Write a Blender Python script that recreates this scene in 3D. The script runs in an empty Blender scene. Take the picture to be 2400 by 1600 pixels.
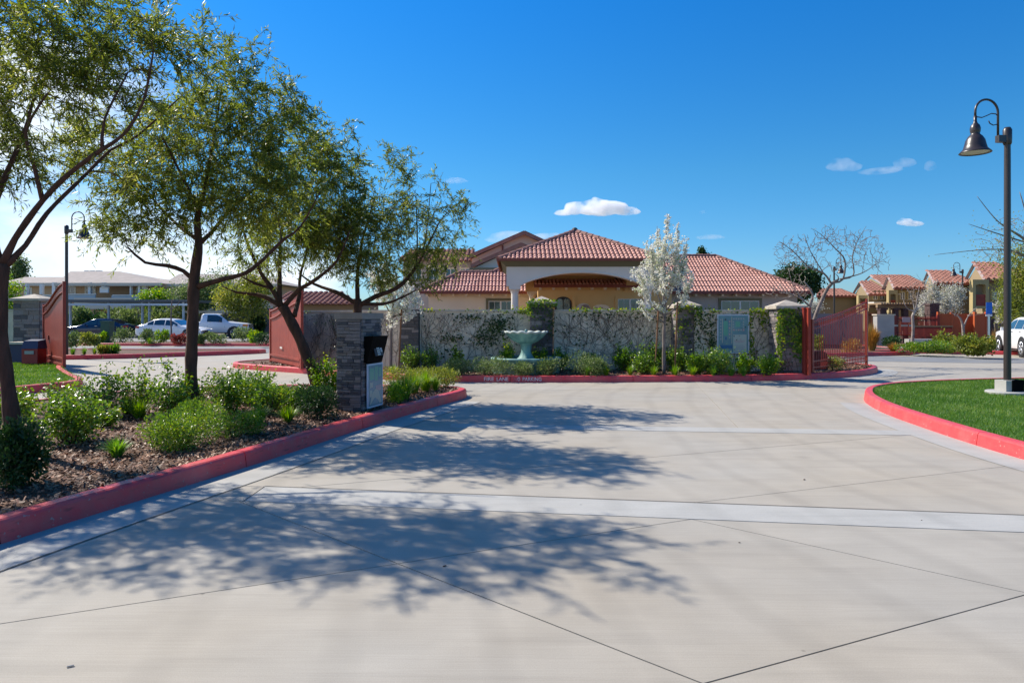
import bpy, math, random
import numpy as np
from mathutils import Vector, Matrix
from mathutils.geometry import tessellate_polygon

# ------------------------------------------------------------------ camera, sky, sun
SC = bpy.context.scene
CO = SC.collection
EYE = 1.6
F = 1600.0          # focal length in photo pixels (2400 wide)
cam = bpy.data.cameras.new('camera')
cam_o = bpy.data.objects.new('camera', cam)
CO.objects.link(cam_o)
cam.sensor_width = 36.0
cam.lens = 24.0
cam_o.location = (0, 0, EYE)
cam_o.rotation_euler = (math.radians(90), 0, 0)
cam.shift_y = -58 / 2400.0
cam.clip_end = 20000
cam.clip_start = 0.1
SC.camera = cam_o

SUN_EL = math.radians(43)
SH = Vector((-0.86, 0.51))          # horizontal direction towards the sun
SUN_AZ = math.atan2(SH.x, SH.y)    # from +Y, clockwise positive
world = bpy.data.worlds.new('World')
SC.world = world
world.use_nodes = True
wn, wl = world.node_tree.nodes, world.node_tree.links
wn.clear()
w_out = wn.new('ShaderNodeOutputWorld')
w_bg = wn.new('ShaderNodeBackground')
w_bg.inputs['Strength'].default_value = 0.15
w_sky = wn.new('ShaderNodeTexSky')
w_sky.sky_type = 'NISHITA'
w_sky.sun_disc = False
w_sky.sun_elevation = SUN_EL
w_sky.sun_rotation = SUN_AZ
w_sky.air_density = 1.0
w_sky.dust_density = 0.25
w_sky.ozone_density = 3.0
w_hs = wn.new('ShaderNodeHueSaturation')
w_hs.inputs['Saturation'].default_value = 1.30
w_hs.inputs['Hue'].default_value = 0.493
wl.new(w_sky.outputs[0], w_hs.inputs['Color'])
# cloud bank low in the sky towards the sun and thin wisps elsewhere
w_tc = wn.new('ShaderNodeTexCoord')
w_sep = wn.new('ShaderNodeSeparateXYZ')
wl.new(w_tc.outputs['Generated'], w_sep.inputs[0])
w_map = wn.new('ShaderNodeMapping')
w_map.inputs['Scale'].default_value = (1.0, 1.0, 3.2)
wl.new(w_tc.outputs['Generated'], w_map.inputs[0])
w_n = wn.new('ShaderNodeTexNoise')
w_n.inputs['Scale'].default_value = 2.6
w_n.inputs['Detail'].default_value = 8
w_n.inputs['Roughness'].default_value = 0.55
w_n.inputs['Distortion'].default_value = 0.3
wl.new(w_map.outputs[0], w_n.inputs['Vector'])
def wmath(op, a, b=None, c=None, clamp=False):
    n = wn.new('ShaderNodeMath'); n.operation = op; n.use_clamp = clamp
    for i, x in enumerate((a, b, c)):
        if x is None: continue
        if isinstance(x, (int, float)): n.inputs[i].default_value = x
        else: wl.new(x, n.inputs[i])
    return n.outputs[0]
# cloudiness grows to the left (-X) and towards the horizon
w_left = wmath('MULTIPLY_ADD', w_sep.outputs['X'], -1.15, -0.46)
w_low = wmath('MULTIPLY_ADD', w_sep.outputs['Z'], -1.15, 0.26)
w_cov = wmath('ADD', w_left, w_low)
w_cov = wmath('MINIMUM', w_cov, 0.24)
w_den = wmath('ADD', w_n.outputs['Fac'], w_cov)
w_m = wn.new('ShaderNodeMapRange')
w_m.interpolation_type = 'SMOOTHSTEP'
w_m.inputs['From Min'].default_value = 0.50
w_m.inputs['From Max'].default_value = 0.80
wl.new(w_den, w_m.inputs['Value'])
w_mix = wn.new('ShaderNodeMix'); w_mix.data_type = 'RGBA'
w_mix.inputs['B'].default_value = (5.2, 5.55, 5.9, 1)
w_fac = wmath('MULTIPLY', w_m.outputs[0], 0.92)
wl.new(w_fac, w_mix.inputs['Factor'])
w_ramp = wn.new('ShaderNodeValToRGB')
w_ramp.color_ramp.elements[0].position = 0.0; w_ramp.color_ramp.elements[0].color = (0.30, 0.445, 0.665, 1)
w_ramp.color_ramp.elements[1].position = 0.42; w_ramp.color_ramp.elements[1].color = (0.150, 0.55, 0.81, 1)
_e = w_ramp.color_ramp.elements.new(0.2); _e.color = (0.28, 0.53, 0.66, 1)
wl.new(w_sep.outputs['Z'], w_ramp.inputs[0])
w_tint = wn.new('ShaderNodeMix'); w_tint.data_type = 'RGBA'; w_tint.blend_type = 'MULTIPLY'; w_tint.inputs['Factor'].default_value = 1.0
wl.new(w_hs.outputs[0], w_tint.inputs['A']); wl.new(w_ramp.outputs[0], w_tint.inputs['B'])
wl.new(w_tint.outputs['Result'], w_mix.inputs['A'])
wl.new(w_mix.outputs['Result'], w_bg.inputs['Color'])
wl.new(w_bg.outputs[0], w_out.inputs[0])

sun = bpy.data.lights.new('sun', 'SUN')
sun.energy = 4.9
sun.angle = math.radians(0.55)
sun.color = (1.0, 0.92, 0.80)
sun_o = bpy.data.objects.new('sun', sun)
CO.objects.link(sun_o)
SD = Vector((SH.x, SH.y, 0)).normalized() * math.cos(SUN_EL) + Vector((0, 0, math.sin(SUN_EL)))
sun_o.rotation_euler = SD.to_track_quat('Z', 'Y').to_euler()
sun_o.location = (-20, 15, 30)

SC.view_settings.view_transform = 'Standard'
SC.view_settings.look = 'None'
SC.view_settings.exposure = 0.50
SC.view_settings.gamma = 1.0
SC.view_settings.use_curve_mapping = False
SC.cycles.max_bounces = 8
SC.cycles.transparent_max_bounces = 8
SC.cycles.transmission_bounces = 4
SC.cycles.volume_bounces = 6

# ------------------------------------------------------------------ helpers
def gp(u, v, z=0.0):
    """point at height z seen at photo pixel (u, v)"""
    Y = (EYE - z) * F / (v - 742.0)
    return ((u - 1200.0) / F * Y, Y)
def px(u, Y): return (u - 1200.0) / F * Y
def pz(v, Y): return EYE - (v - 742.0) / F * Y

def link(o, parent=None):
    CO.objects.link(o)
    if parent is not None: o.parent = parent
    return o
def tag(o, label=None, cat=None, group=None, kind=None):
    if label: o['label'] = label
    if cat: o['category'] = cat
    if group: o['group'] = group
    if kind: o['kind'] = kind
    return o
def thing(name, label, cat, loc=(0, 0, 0), rz=0.0, group=None, kind=None):
    o = bpy.data.objects.new(name, None)
    o.empty_display_size = 0.2
    o.location = loc; o.rotation_euler = (0, 0, rz)
    link(o)
    return tag(o, label, cat, group, kind)

class MB:
    def __init__(s): s.v = []; s.f = []; s.m = []
    def add(s, vs, fs, mi=0):
        b = len(s.v); s.v.extend([tuple(p) for p in vs])
        s.f.extend([tuple(i + b for i in f) for f in fs]); s.m.extend([mi] * len(fs))
        return s
    def box(s, c, d, rz=0.0, mi=0, top=1.0):
        x, y, z = d[0] / 2, d[1] / 2, d[2] / 2
        cs, sn = math.cos(rz), math.sin(rz)
        vs = []
        for k, (sx, sy) in enumerate(((-1, -1), (1, -1), (1, 1), (-1, 1))):
            vs.append((sx * x, sy * y, -z))
        for k, (sx, sy) in enumerate(((-1, -1), (1, -1), (1, 1), (-1, 1))):
            vs.append((sx * x * top, sy * y * top, z))
        vs = [(c[0] + p[0] * cs - p[1] * sn, c[1] + p[0] * sn + p[1] * cs, c[2] + p[2]) for p in vs]
        return s.add(vs, [(3, 2, 1, 0), (4, 5, 6, 7), (0, 1, 5, 4), (1, 2, 6, 5), (2, 3, 7, 6), (3, 0, 4, 7)], mi)
    def b2(s, x0, x1, y0, y1, z0, z1, mi=0):
        return s.box(((x0 + x1) / 2, (y0 + y1) / 2, (z0 + z1) / 2), (x1 - x0, y1 - y0, z1 - z0), 0, mi)
    def tube(s, pts, rad, n=6, mi=0, cap=True):
        pts = [Vector(p) for p in pts]
        if not hasattr(rad, '__len__'): rad = [rad] * len(pts)
        t0 = (pts[1] - pts[0]).normalized()
        ref = Vector((0, 0, 1)) if abs(t0.z) < 0.9 else Vector((1, 0, 0))
        a = t0.cross(ref).normalized()
        vs = []
        for i, p in enumerate(pts):
            if i == 0: t = pts[1] - p
            elif i == len(pts) - 1: t = p - pts[i - 1]
            else: t = pts[i + 1] - pts[i - 1]
            if t.length < 1e-9: t = t0
            t = t.normalized()
            a = (a - t * a.dot(t))
            a = a.normalized() if a.length > 1e-6 else t.orthogonal().normalized()
            b = t.cross(a)
            for k in range(n):
                an = 2 * math.pi * k / n
                vs.append(p + a * (math.cos(an) * rad[i]) + b * (math.sin(an) * rad[i]))
        fs = []
        for i in range(len(pts) - 1):
            for k in range(n):
                k2 = (k + 1) % n
                fs.append((i * n + k, i * n + k2, (i + 1) * n + k2, (i + 1) * n + k))
        if cap:
            fs.append(tuple(range(n - 1, -1, -1)))
            fs.append(tuple((len(pts) - 1) * n + k for k in range(n)))
        return s.add(vs, fs, mi)
    def lathe(s, prof, c=(0, 0, 0), n=20, mi=0, axis='z', wob=None):
        vs = []
        for i, (r, z) in enumerate(prof):
            for k in range(n):
                an = 2 * math.pi * k / n
                rr = r * (wob(an, i) if wob else 1.0)
                if axis == 'z': p = (c[0] + rr * math.cos(an), c[1] + rr * math.sin(an), c[2] + z)
                elif axis == 'y': p = (c[0] + rr * math.cos(an), c[1] - z, c[2] + rr * math.sin(an))
                else: p = (c[0] + z, c[1] + rr * math.cos(an), c[2] + rr * math.sin(an))
                vs.append(p)
        fs = []
        for i in range(len(prof) - 1):
            for k in range(n):
                k2 = (k + 1) % n
                fs.append((i * n + k, i * n + k2, (i + 1) * n + k2, (i + 1) * n + k))
        return s.add(vs, fs, mi)
    def prism(s, poly, z0, z1, mi=0):
        """poly counter-clockwise 2D"""
        n = len(poly)
        vs = [(p[0], p[1], z0) for p in poly] + [(p[0], p[1], z1) for p in poly]
        fs = [(i, (i + 1) % n, n + (i + 1) % n, n + i) for i in range(n)]
        tri = tessellate_polygon([[Vector((p[0], p[1], 0)) for p in poly]])
        for t in tri:
            a, b, c = [Vector(poly[i]) for i in t]
            if (b - a).cross(c - a) < 0: t = (t[0], t[2], t[1])
            fs.append(tuple(n + i for i in t)); fs.append((t[2], t[1], t[0]))
        return s.add(vs, fs, mi)
    def pl(s, poly, z, mi=0):
        tri = tessellate_polygon([[Vector((p[0], p[1], 0)) for p in poly]])
        fs = []
        for t in tri:
            a, b, c = [Vector(poly[i]) for i in t]
            if (b - a).cross(c - a) < 0: t = (t[0], t[2], t[1])
            fs.append(tuple(t))
        zz = z if callable(z) else (lambda x, y: z)
        return s.add([(p[0], p[1], zz(p[0], p[1])) for p in poly], fs, mi)
    def quad(s, a, b, c, d, mi=0): return s.add([a, b, c, d], [(0, 1, 2, 3)], mi)
    def ext(s, prof, y0, y1, mi=0):
        """profile in XZ extruded along Y"""
        n = len(prof)
        vs = [(p[0], y0, p[1]) for p in prof] + [(p[0], y1, p[1]) for p in prof]
        fs = [(i, n + i, n + (i + 1) % n, (i + 1) % n) for i in range(n)]
        for t in tessellate_polygon([[Vector((p[0], p[1], 0)) for p in prof]]):
            fs.append(tuple(t)); fs.append(tuple(n + i for i in reversed(t)))
        return s.add(vs, fs, mi)
    def mesh(s, name, mats, smooth=False):
        me = bpy.data.meshes.new(name)
        me.from_pydata(s.v, [], s.f)
        if not isinstance(mats, (list, tuple)): mats = [mats]
        for m in mats: me.materials.append(m)
        if len(mats) > 1: me.polygons.foreach_set('material_index', s.m)
        if smooth: me.polygons.foreach_set('use_smooth', [True] * len(s.f))
        me.update()
        return me
    def build(s, name, mats, parent=None, smooth=False, kind=None):
        o = link(bpy.data.objects.new(name, s.mesh(name, mats, smooth)), parent)
        if kind: o['kind'] = kind
        return o

def mesh_np(name, V, Q, mat, parent=None, kind=None, smooth=False):
    me = bpy.data.meshes.new(name)
    V = np.asarray(V, dtype=np.float32).reshape(-1, 3); Q = np.asarray(Q, dtype=np.int32)
    k = Q.shape[1]
    me.vertices.add(len(V)); me.vertices.foreach_set('co', V.ravel())
    me.loops.add(Q.size); me.loops.foreach_set('vertex_index', Q.ravel())
    me.polygons.add(len(Q))
    me.polygons.foreach_set('loop_start', np.arange(0, Q.size, k, dtype=np.int32))
    me.polygons.foreach_set('loop_total', np.full(len(Q), k, dtype=np.int32))
    if smooth: me.polygons.foreach_set('use_smooth', np.ones(len(Q), dtype=bool))
    me.materials.append(mat)
    me.update(calc_edges=True); me.validate()
    o = link(bpy.data.objects.new(name, me), parent)
    if kind: o['kind'] = kind
    return o

# ------------------------------------------------------------------ materials
def mat(name, col, rough=0.8, var=0.0, scale=4.0, col2=None, bump=0.0, bscale=60.0, metal=0.0, spec=0.4,
        coord='Object', detail=5.0, stretch=None, island=0.0, contrast=(0.35, 0.65)):
    m = bpy.data.materials.new(name); m.use_nodes = True
    N, L = m.node_tree.nodes, m.node_tree.links
    b = N['Principled BSDF']
    b.inputs['Roughness'].default_value = rough
    b.inputs['Metallic'].default_value = metal
    b.inputs['Specular IOR Level'].default_value = spec
    c1 = tuple(col) + (1,)
    b.inputs['Base Color'].default_value = c1
    vec = None
    if col2 is not None or var or bump or stretch:
        tc = N.new('ShaderNodeTexCoord'); vec = tc.outputs[coord]
        if stretch:
            mp = N.new('ShaderNodeMapping'); mp.inputs['Scale'].default_value = stretch
            L.new(vec, mp.inputs[0]); vec = mp.outputs[0]
    out = None
    if col2 is not None or var:
        if col2 is None: col2 = tuple(max(0, x * (1 - var)) for x in col)
        nz = N.new('ShaderNodeTexNoise'); nz.inputs['Scale'].default_value = scale
        nz.inputs['Detail'].default_value = detail
        L.new(vec, nz.inputs['Vector'])
        mr = N.new('ShaderNodeMapRange'); mr.inputs['From Min'].default_value = contrast[0]; mr.inputs['From Max'].default_value = contrast[1]
        L.new(nz.outputs['Fac'], mr.inputs['Value'])
        mx = N.new('ShaderNodeMix'); mx.data_type = 'RGBA'
        mx.inputs['A'].default_value = c1; mx.inputs['B'].default_value = tuple(col2) + (1,)
        L.new(mr.outputs[0], mx.inputs['Factor']); out = mx.outputs['Result']
    if island:
        g = N.new('ShaderNodeNewGeometry')
        hs = N.new('ShaderNodeHueSaturation')
        mr = N.new('ShaderNodeMapRange'); mr.inputs['To Min'].default_value = 1 - island; mr.inputs['To Max'].default_value = 1 + island
        L.new(g.outputs['Random Per Island'], mr.inputs['Value']); L.new(mr.outputs[0], hs.inputs['Value'])
        if out is not None: L.new(out, hs.inputs['Color'])
        else: hs.inputs['Color'].default_value = c1
        out = hs.outputs[0]
    if out is not None: L.new(out, b.inputs['Base Color'])
    if bump:
        nb = N.new('ShaderNodeTexNoise'); nb.inputs['Scale'].default_value = bscale; nb.inputs['Detail'].default_value = 4
        L.new(vec, nb.inputs['Vector'])
        bp = N.new('ShaderNodeBump'); bp.inputs['Strength'].default_value = bump; bp.inputs['Distance'].default_value = 0.02
        L.new(nb.outputs['Fac'], bp.inputs['Height']); L.new(bp.outputs[0], b.inputs['Normal'])
    m['out'] = 0
    return m

def leaf_mat(name, c1, c2, c3=None, trans=0.4, rough=0.45, scale=1.2, spec=0.4):
    """leaf colours vary leaf by leaf and in patches"""
    m = bpy.data.materials.new(name); m.use_nodes = True
    N, L = m.node_tree.nodes, m.node_tree.links
    b = N['Principled BSDF']; out = N['Material Output']
    b.inputs['Roughness'].default_value = rough
    b.inputs['Specular IOR Level'].default_value = spec
    g = N.new('ShaderNodeNewGeometry')
    r = N.new('ShaderNodeValToRGB')
    r.color_ramp.elements[0].position = 0.0; r.color_ramp.elements[0].color = tuple(c1) + (1,)
    r.color_ramp.elements[1].position = 0.75; r.color_ramp.elements[1].color = tuple(c2) + (1,)
    if c3:
        e = r.color_ramp.elements.new(1.0); e.color = tuple(c3) + (1,)
    tc = N.new('ShaderNodeTexCoord'); nz = N.new('ShaderNodeTexNoise'); nz.inputs['Scale'].default_value = scale
    L.new(tc.outputs['Object'], nz.inputs['Vector'])
    ma = N.new('ShaderNodeMath'); ma.operation = 'MULTIPLY_ADD'; ma.inputs[1].default_value = 1.6; ma.inputs[2].default_value = -0.8
    L.new(nz.outputs['Fac'], ma.inputs[0])
    ad = N.new('ShaderNodeMath'); ad.operation = 'ADD'; ad.use_clamp = True
    L.new(ma.outputs[0], ad.inputs[0]); L.new(g.outputs['Random Per Island'], ad.inputs[1])
    L.new(ad.outputs[0], r.inputs[0]); L.new(r.outputs[0], b.inputs['Base Color'])
    t = N.new('ShaderNodeBsdfTranslucent')
    hs = N.new('ShaderNodeHueSaturation'); hs.inputs['Hue'].default_value = 0.485; hs.inputs['Saturation'].default_value = 1.1; hs.inputs['Value'].default_value = 1.7
    L.new(r.outputs[0], hs.inputs['Color']); L.new(hs.outputs[0], t.inputs['Color'])
    mx = N.new('ShaderNodeMixShader'); mx.inputs[0].default_value = trans
    L.new(b.outputs[0], mx.inputs[1]); L.new(t.outputs[0], mx.inputs[2]); L.new(mx.outputs[0], out.inputs['Surface'])
    return m

def concrete(name, c, warm, dark=0.0):
    m = bpy.data.materials.new(name); m.use_nodes = True
    N, L = m.node_tree.nodes, m.node_tree.links
    b = N['Principled BSDF']; b.inputs['Roughness'].default_value = 0.78; b.inputs['Specular IOR Level'].default_value = 0.35
    tc = N.new('ShaderNodeTexCoord'); ob = tc.outputs['Object']
    def noise(sc, det=6, stretch=None, dist=0.0):
        n = N.new('ShaderNodeTexNoise'); n.inputs['Scale'].default_value = sc; n.inputs['Detail'].default_value = det; n.inputs['Distortion'].default_value = dist
        if stretch:
            mp = N.new('ShaderNodeMapping'); mp.inputs['Scale'].default_value = stretch; mp.inputs['Rotation'].default_value = (0, 0, 0.3)
            L.new(ob, mp.inputs[0]); L.new(mp.outputs[0], n.inputs['Vector'])
        else: L.new(ob, n.inputs['Vector'])
        return n.outputs['Fac']
    def rng(x, a, bb, lo, hi):
        n = N.new('ShaderNodeMapRange'); n.inputs['From Min'].default_value = a; n.inputs['From Max'].default_value = bb
        n.inputs['To Min'].default_value = lo; n.inputs['To Max'].default_value = hi
        L.new(x, n.inputs['Value']); return n.outputs[0]
    mx = N.new('ShaderNodeMix'); mx.data_type = 'RGBA'
    mx.inputs['A'].default_value = tuple(c) + (1,); mx.inputs['B'].default_value = tuple(warm) + (1,)
    L.new(rng(noise(0.35, 3), 0.4, 0.62, 0, 1), mx.inputs['Factor'])
    col = mx.outputs['Result']
    def mul(col, fac):
        h = N.new('ShaderNodeHueSaturation'); L.new(col, h.inputs['Color']); L.new(fac, h.inputs['Value']); return h.outputs[0]
    col = mul(col, rng(noise(2.3, 8), 0.32, 0.7, 1.05, 0.93))
    col = mul(col, rng(noise(140, 3), 0.3, 0.7, 1.05, 0.93))
    col = mul(col, rng(noise(1.2, 5, (0.5, 5, 1), 0.4), 0.52, 0.78, 1.0, 0.88))
    col = mul(col, rng(noise(30, 4, (0.06, 3.0, 1), 0.2), 0.3, 0.7, 1.04, 0.95))
    wv = N.new('ShaderNodeTexWave'); wv.wave_type = 'RINGS'; wv.rings_direction = 'Z'; wv.inputs['Scale'].default_value = 0.42; wv.inputs['Distortion'].default_value = 3.0; wv.inputs['Detail'].default_value = 3; wv.inputs['Detail Scale'].default_value = 0.6
    wm = N.new('ShaderNodeMapping'); wm.inputs['Location'].default_value = (-22, -9, 0); L.new(ob, wm.inputs[0]); L.new(wm.outputs[0], wv.inputs['Vector'])
    col = mul(col, rng(wv.outputs['Fac'], 0.80, 1.0, 1.0, 0.93))
    # small dark spots
    vo = N.new('ShaderNodeTexVoronoi'); vo.inputs['Scale'].default_value = 1.9; vo.inputs['Randomness'].default_value = 1.0
    L.new(ob, vo.inputs['Vector'])
    col = mul(col, rng(vo.outputs['Distance'], 0.012, 0.03, 0.55, 1.0))
    vo2 = N.new('ShaderNodeTexVoronoi'); vo2.inputs['Scale'].default_value = 0.8
    L.new(ob, vo2.inputs['Vector'])
    col = mul(col, rng(vo2.outputs['Distance'], 0.02, 0.10, 0.88, 1.0))
    g = N.new('ShaderNodeObjectInfo')
    col = mul(col, rng(g.outputs['Random'], 0, 1, 0.97, 1.03))
    L.new(col, b.inputs['Base Color'])
    bp = N.new('ShaderNodeBump'); bp.inputs['Strength'].default_value = 0.25; bp.inputs['Distance'].default_value = 0.004
    L.new(noise(180, 3), bp.inputs['Height']); L.new(bp.outputs[0], b.inputs['Normal'])
    return m

M = {}
M['concrete'] = concrete('concrete', (0.372, 0.345, 0.296), (0.380, 0.338, 0.272))
M['concrete_pale'] = concrete('concrete_pale', (0.395, 0.39, 0.365), (0.40, 0.39, 0.355))
def kerb_mat():
    m = mat('kerb_red', (0.70, 0.055, 0.065), 0.45, col2=(0.56, 0.085, 0.085), scale=9, bump=0.15, bscale=40, contrast=(0.3, 0.75))
    N, L = m.node_tree.nodes, m.node_tree.links; b = N['Principled BSDF']
    src = b.inputs['Base Color'].links[0].from_socket; tc = N.new('ShaderNodeTexCoord')
    for (sc, st, lo, hi, c, f) in ((26, (1, 1, 1), .66, .70, (0.36, 0.30, 0.27, 1), .8), (2.2, (1, 1, 1), .50, .72, (0.66, 0.16, 0.15, 1), .5), (5.0, (1, 1, 6), .60, .74, (0.10, 0.03, 0.03, 1), .55)):
        mp = N.new('ShaderNodeMapping'); mp.inputs['Scale'].default_value = st; L.new(tc.outputs['Object'], mp.inputs[0])
        n = N.new('ShaderNodeTexNoise'); n.inputs['Scale'].default_value = sc; n.inputs['Detail'].default_value = 5; L.new(mp.outputs[0], n.inputs['Vector'])
        q = N.new('ShaderNodeMapRange'); q.inputs['From Min'].default_value = lo; q.inputs['From Max'].default_value = hi; q.inputs['To Max'].default_value = f; L.new(n.outputs['Fac'], q.inputs['Value'])
        x = N.new('ShaderNodeMix'); x.data_type = 'RGBA'; L.new(src, x.inputs['A']); x.inputs['B'].default_value = c; L.new(q.outputs[0], x.inputs['Factor']); src = x.outputs['Result']
    L.new(src, b.inputs['Base Color']); return m
M['joint'] = mat('joint', (0.03, 0.028, 0.025), 0.9)
M['asphalt'] = mat('asphalt', (0.17, 0.18, 0.19), 0.85, col2=(0.23, 0.235, 0.24), scale=1.5, bump=0.3, bscale=90)
M['asphalt_lot'] = mat('asphalt_lot', (0.20, 0.20, 0.20), 0.85, col2=(0.27, 0.27, 0.265), scale=0.8)
M['earth'] = mat('earth', (0.13, 0.10, 0.07), 0.95, col2=(0.10, 0.12, 0.05), scale=0.3)
M['kerb'] = kerb_mat()
M['mulch'] = mat('mulch', (0.075, 0.038, 0.022), 0.9, col2=(0.16, 0.085, 0.05), scale=22, bump=0.8, bscale=50)
M['chips'] = mat('bark_chips', (0.32, 0.16, 0.09), 0.6, col2=(0.11, 0.05, 0.03), scale=3, island=0.75)
M['lawn'] = mat('lawn_soil', (0.05, 0.13, 0.012), 0.9, col2=(0.035, 0.09, 0.01), scale=6)
M['grass'] = leaf_mat('grass_blades', (0.050, 0.13, 0.012), (0.10, 0.22, 0.025), (0.22, 0.30, 0.06), trans=0.35, scale=0.9)
M['bark'] = mat('bark', (0.055, 0.028, 0.018), 0.9, col2=(0.11, 0.05, 0.032), scale=14, bump=0.9, bscale=30, stretch=(1, 1, 0.25))
M['bark_grey'] = mat('bark_grey', (0.27, 0.22, 0.19), 0.85, col2=(0.15, 0.12, 0.10), scale=12, bump=0.5, bscale=30, stretch=(1, 1, 0.3))
M['bark_pale'] = mat('bark_pale', (0.42, 0.36, 0.31), 0.8, col2=(0.20, 0.16, 0.14), scale=4)
M['sumac'] = leaf_mat('sumac_leaf', (0.070, 0.105, 0.018), (0.165, 0.215, 0.036), (0.30, 0.32, 0.075), trans=0.55, scale=0.9, rough=0.4)
M['rose'] = leaf_mat('rose_leaf', (0.060, 0.140, 0.018), (0.17, 0.30, 0.035), (0.22, 0.26, 0.03), trans=0.35, scale=3, rough=0.3, spec=0.55)
M['bright'] = leaf_mat('bright_leaf', (0.060, 0.15, 0.010), (0.15, 0.30, 0.018), (0.34, 0.38, 0.03), trans=0.42, scale=3)
M['tuft'] = leaf_mat('tuft_blade', (0.050, 0.15, 0.018), (0.12, 0.27, 0.03), (0.26, 0.36, 0.05), trans=0.4, scale=3)
M['greygreen'] = leaf_mat('grey_green_leaf', (0.07, 0.12, 0.035), (0.15, 0.22, 0.07), (0.24, 0.30, 0.12), trans=0.3, scale=2, rough=0.5)
M['darkleaf'] = leaf_mat('dark_leaf', (0.015, 0.045, 0.012), (0.035, 0.085, 0.018), None, trans=0.25, scale=2)
M['ivy'] = leaf_mat('ivy_leaf', (0.06, 0.13, 0.012), (0.17, 0.28, 0.02), (0.38, 0.40, 0.04), trans=0.4, scale=3)
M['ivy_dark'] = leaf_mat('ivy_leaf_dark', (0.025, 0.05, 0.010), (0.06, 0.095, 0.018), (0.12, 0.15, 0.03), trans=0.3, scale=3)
M['golden'] = leaf_mat('golden_grass', (0.28, 0.16, 0.04), (0.42, 0.26, 0.07), (0.30, 0.30, 0.08), trans=0.35, scale=2)
M['redleaf'] = leaf_mat('red_leaf', (0.16, 0.04, 0.03), (0.26, 0.08, 0.05), None, trans=0.35, scale=2)
M['yellowgreen'] = leaf_mat('yellow_green_leaf', (0.09, 0.13, 0.02), (0.22, 0.26, 0.04), (0.36, 0.34, 0.07), trans=0.4, scale=0.6)
M['blossom'] = leaf_mat('blossom', (0.55, 0.55, 0.48), (0.74, 0.72, 0.66), (0.45, 0.50, 0.30), trans=0.35, scale=2, rough=0.7)
M['blossom_far'] = leaf_mat('blossom_far', (0.40, 0.40, 0.33), (0.58, 0.56, 0.50), (0.35, 0.38, 0.22), trans=0.3, scale=0.7, rough=0.7)
M['stucco'] = mat('stucco', (0.80, 0.69, 0.53), 0.9, col2=(0.70, 0.60, 0.46), scale=2.5, bump=0.6, bscale=120)
M['cap'] = mat('wall_cap', (0.62, 0.55, 0.45), 0.8, col2=(0.50, 0.43, 0.34), scale=6)
M['vine'] = mat('vine_stem', (0.085, 0.06, 0.04), 0.9)
M['stone'] = mat('ledge_stone', (0.22, 0.195, 0.19), 0.85, col2=(0.34, 0.295, 0.28), scale=9, bump=0.7, bscale=45)
M['stone2'] = mat('ledge_stone_brown', (0.32, 0.26, 0.22), 0.85, col2=(0.20, 0.17, 0.15), scale=9, bump=0.7, bscale=45)
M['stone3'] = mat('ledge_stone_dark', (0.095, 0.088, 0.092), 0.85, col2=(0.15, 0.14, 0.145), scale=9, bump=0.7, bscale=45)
M['mortar'] = mat('mortar', (0.05, 0.045, 0.042), 0.95)
M['stonecap'] = mat('stone_cap', (0.24, 0.20, 0.16), 0.8, col2=(0.30, 0.25, 0.21), scale=6, bump=0.3)
M['capwhite'] = mat('pilaster_cap', (0.50, 0.44, 0.36), 0.8, col2=(0.36, 0.31, 0.25), scale=5, bump=0.2)
M['tile'] = mat('roof_tile', (0.64, 0.345, 0.275), 0.6, col2=(0.50, 0.24, 0.185), scale=1.6, island=0.10)
M['tile_far'] = mat('roof_tile_far', (0.33, 0.15, 0.11), 0.8, col2=(0.25, 0.11, 0.08), scale=1.2)
M['tile_dark'] = mat('roof_underlay', (0.10, 0.04, 0.03), 0.9)
M['ridge'] = mat('ridge_tile', (0.34, 0.17, 0.13), 0.75, col2=(0.24, 0.12, 0.10), scale=3)
M['gutter'] = mat('gutter_red', (0.24, 0.065, 0.045), 0.6)
M['olive'] = mat('olive_trim', (0.175, 0.165, 0.10), 0.8)
M['greystucco'] = mat('pale_stucco', (0.80, 0.73, 0.64), 0.9, col2=(0.76, 0.69, 0.60), scale=1.5, bump=0.3, bscale=90)
M['cream'] = mat('cream_stucco', (0.86, 0.72, 0.53), 0.9, col2=(0.83, 0.68, 0.50), scale=1.2, bump=0.3, bscale=90)
M['ochre'] = mat('ochre_stucco', (0.80, 0.54, 0.24), 0.9, col2=(0.76, 0.50, 0.22), scale=1.2)
M['taupe'] = mat('taupe_stucco', (0.50, 0.42, 0.36), 0.9, col2=(0.46, 0.385, 0.33), scale=1.0)
M['white'] = mat('white_paint', (0.78, 0.78, 0.76), 0.5)
M['offwhite'] = mat('off_white', (0.70, 0.66, 0.60), 0.7)
def glass_mat(name, col, rough=0.05):
    m = mat(name, col, rough, spec=1.0); m.node_tree.nodes['Principled BSDF'].inputs['Coat Weight'].default_value = 0.6; return m
M['glass'] = glass_mat('window_glass', (0.03, 0.04, 0.05))
M['carglass'] = glass_mat('car_glass', (0.02, 0.035, 0.045))
M['gate'] = mat('gate_red', (0.33, 0.050, 0.028), 0.45, col2=(0.27, 0.04, 0.025), scale=3)
M['gate_dark'] = mat('gate_dark_red', (0.22, 0.03, 0.022), 0.45)
M['orange_fence'] = mat('orange_fence', (0.48, 0.10, 0.03), 0.55)
M['black'] = mat('black_metal', (0.004, 0.004, 0.004), 0.7, spec=0.05)
M['bronze'] = mat('lamp_bronze', (0.035, 0.026, 0.024), 0.35, spec=0.6)
M['lens'] = mat('lamp_lens', (0.60, 0.58, 0.50), 0.3)
M['silver'] = mat('silver', (0.6, 0.6, 0.6), 0.25, metal=1.0)
M['verdigris'] = mat('verdigris', (0.23, 0.40, 0.35), 0.6, col2=(0.11, 0.22, 0.22), scale=5, bump=0.2, stretch=(1, 1, 0.4))
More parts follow.
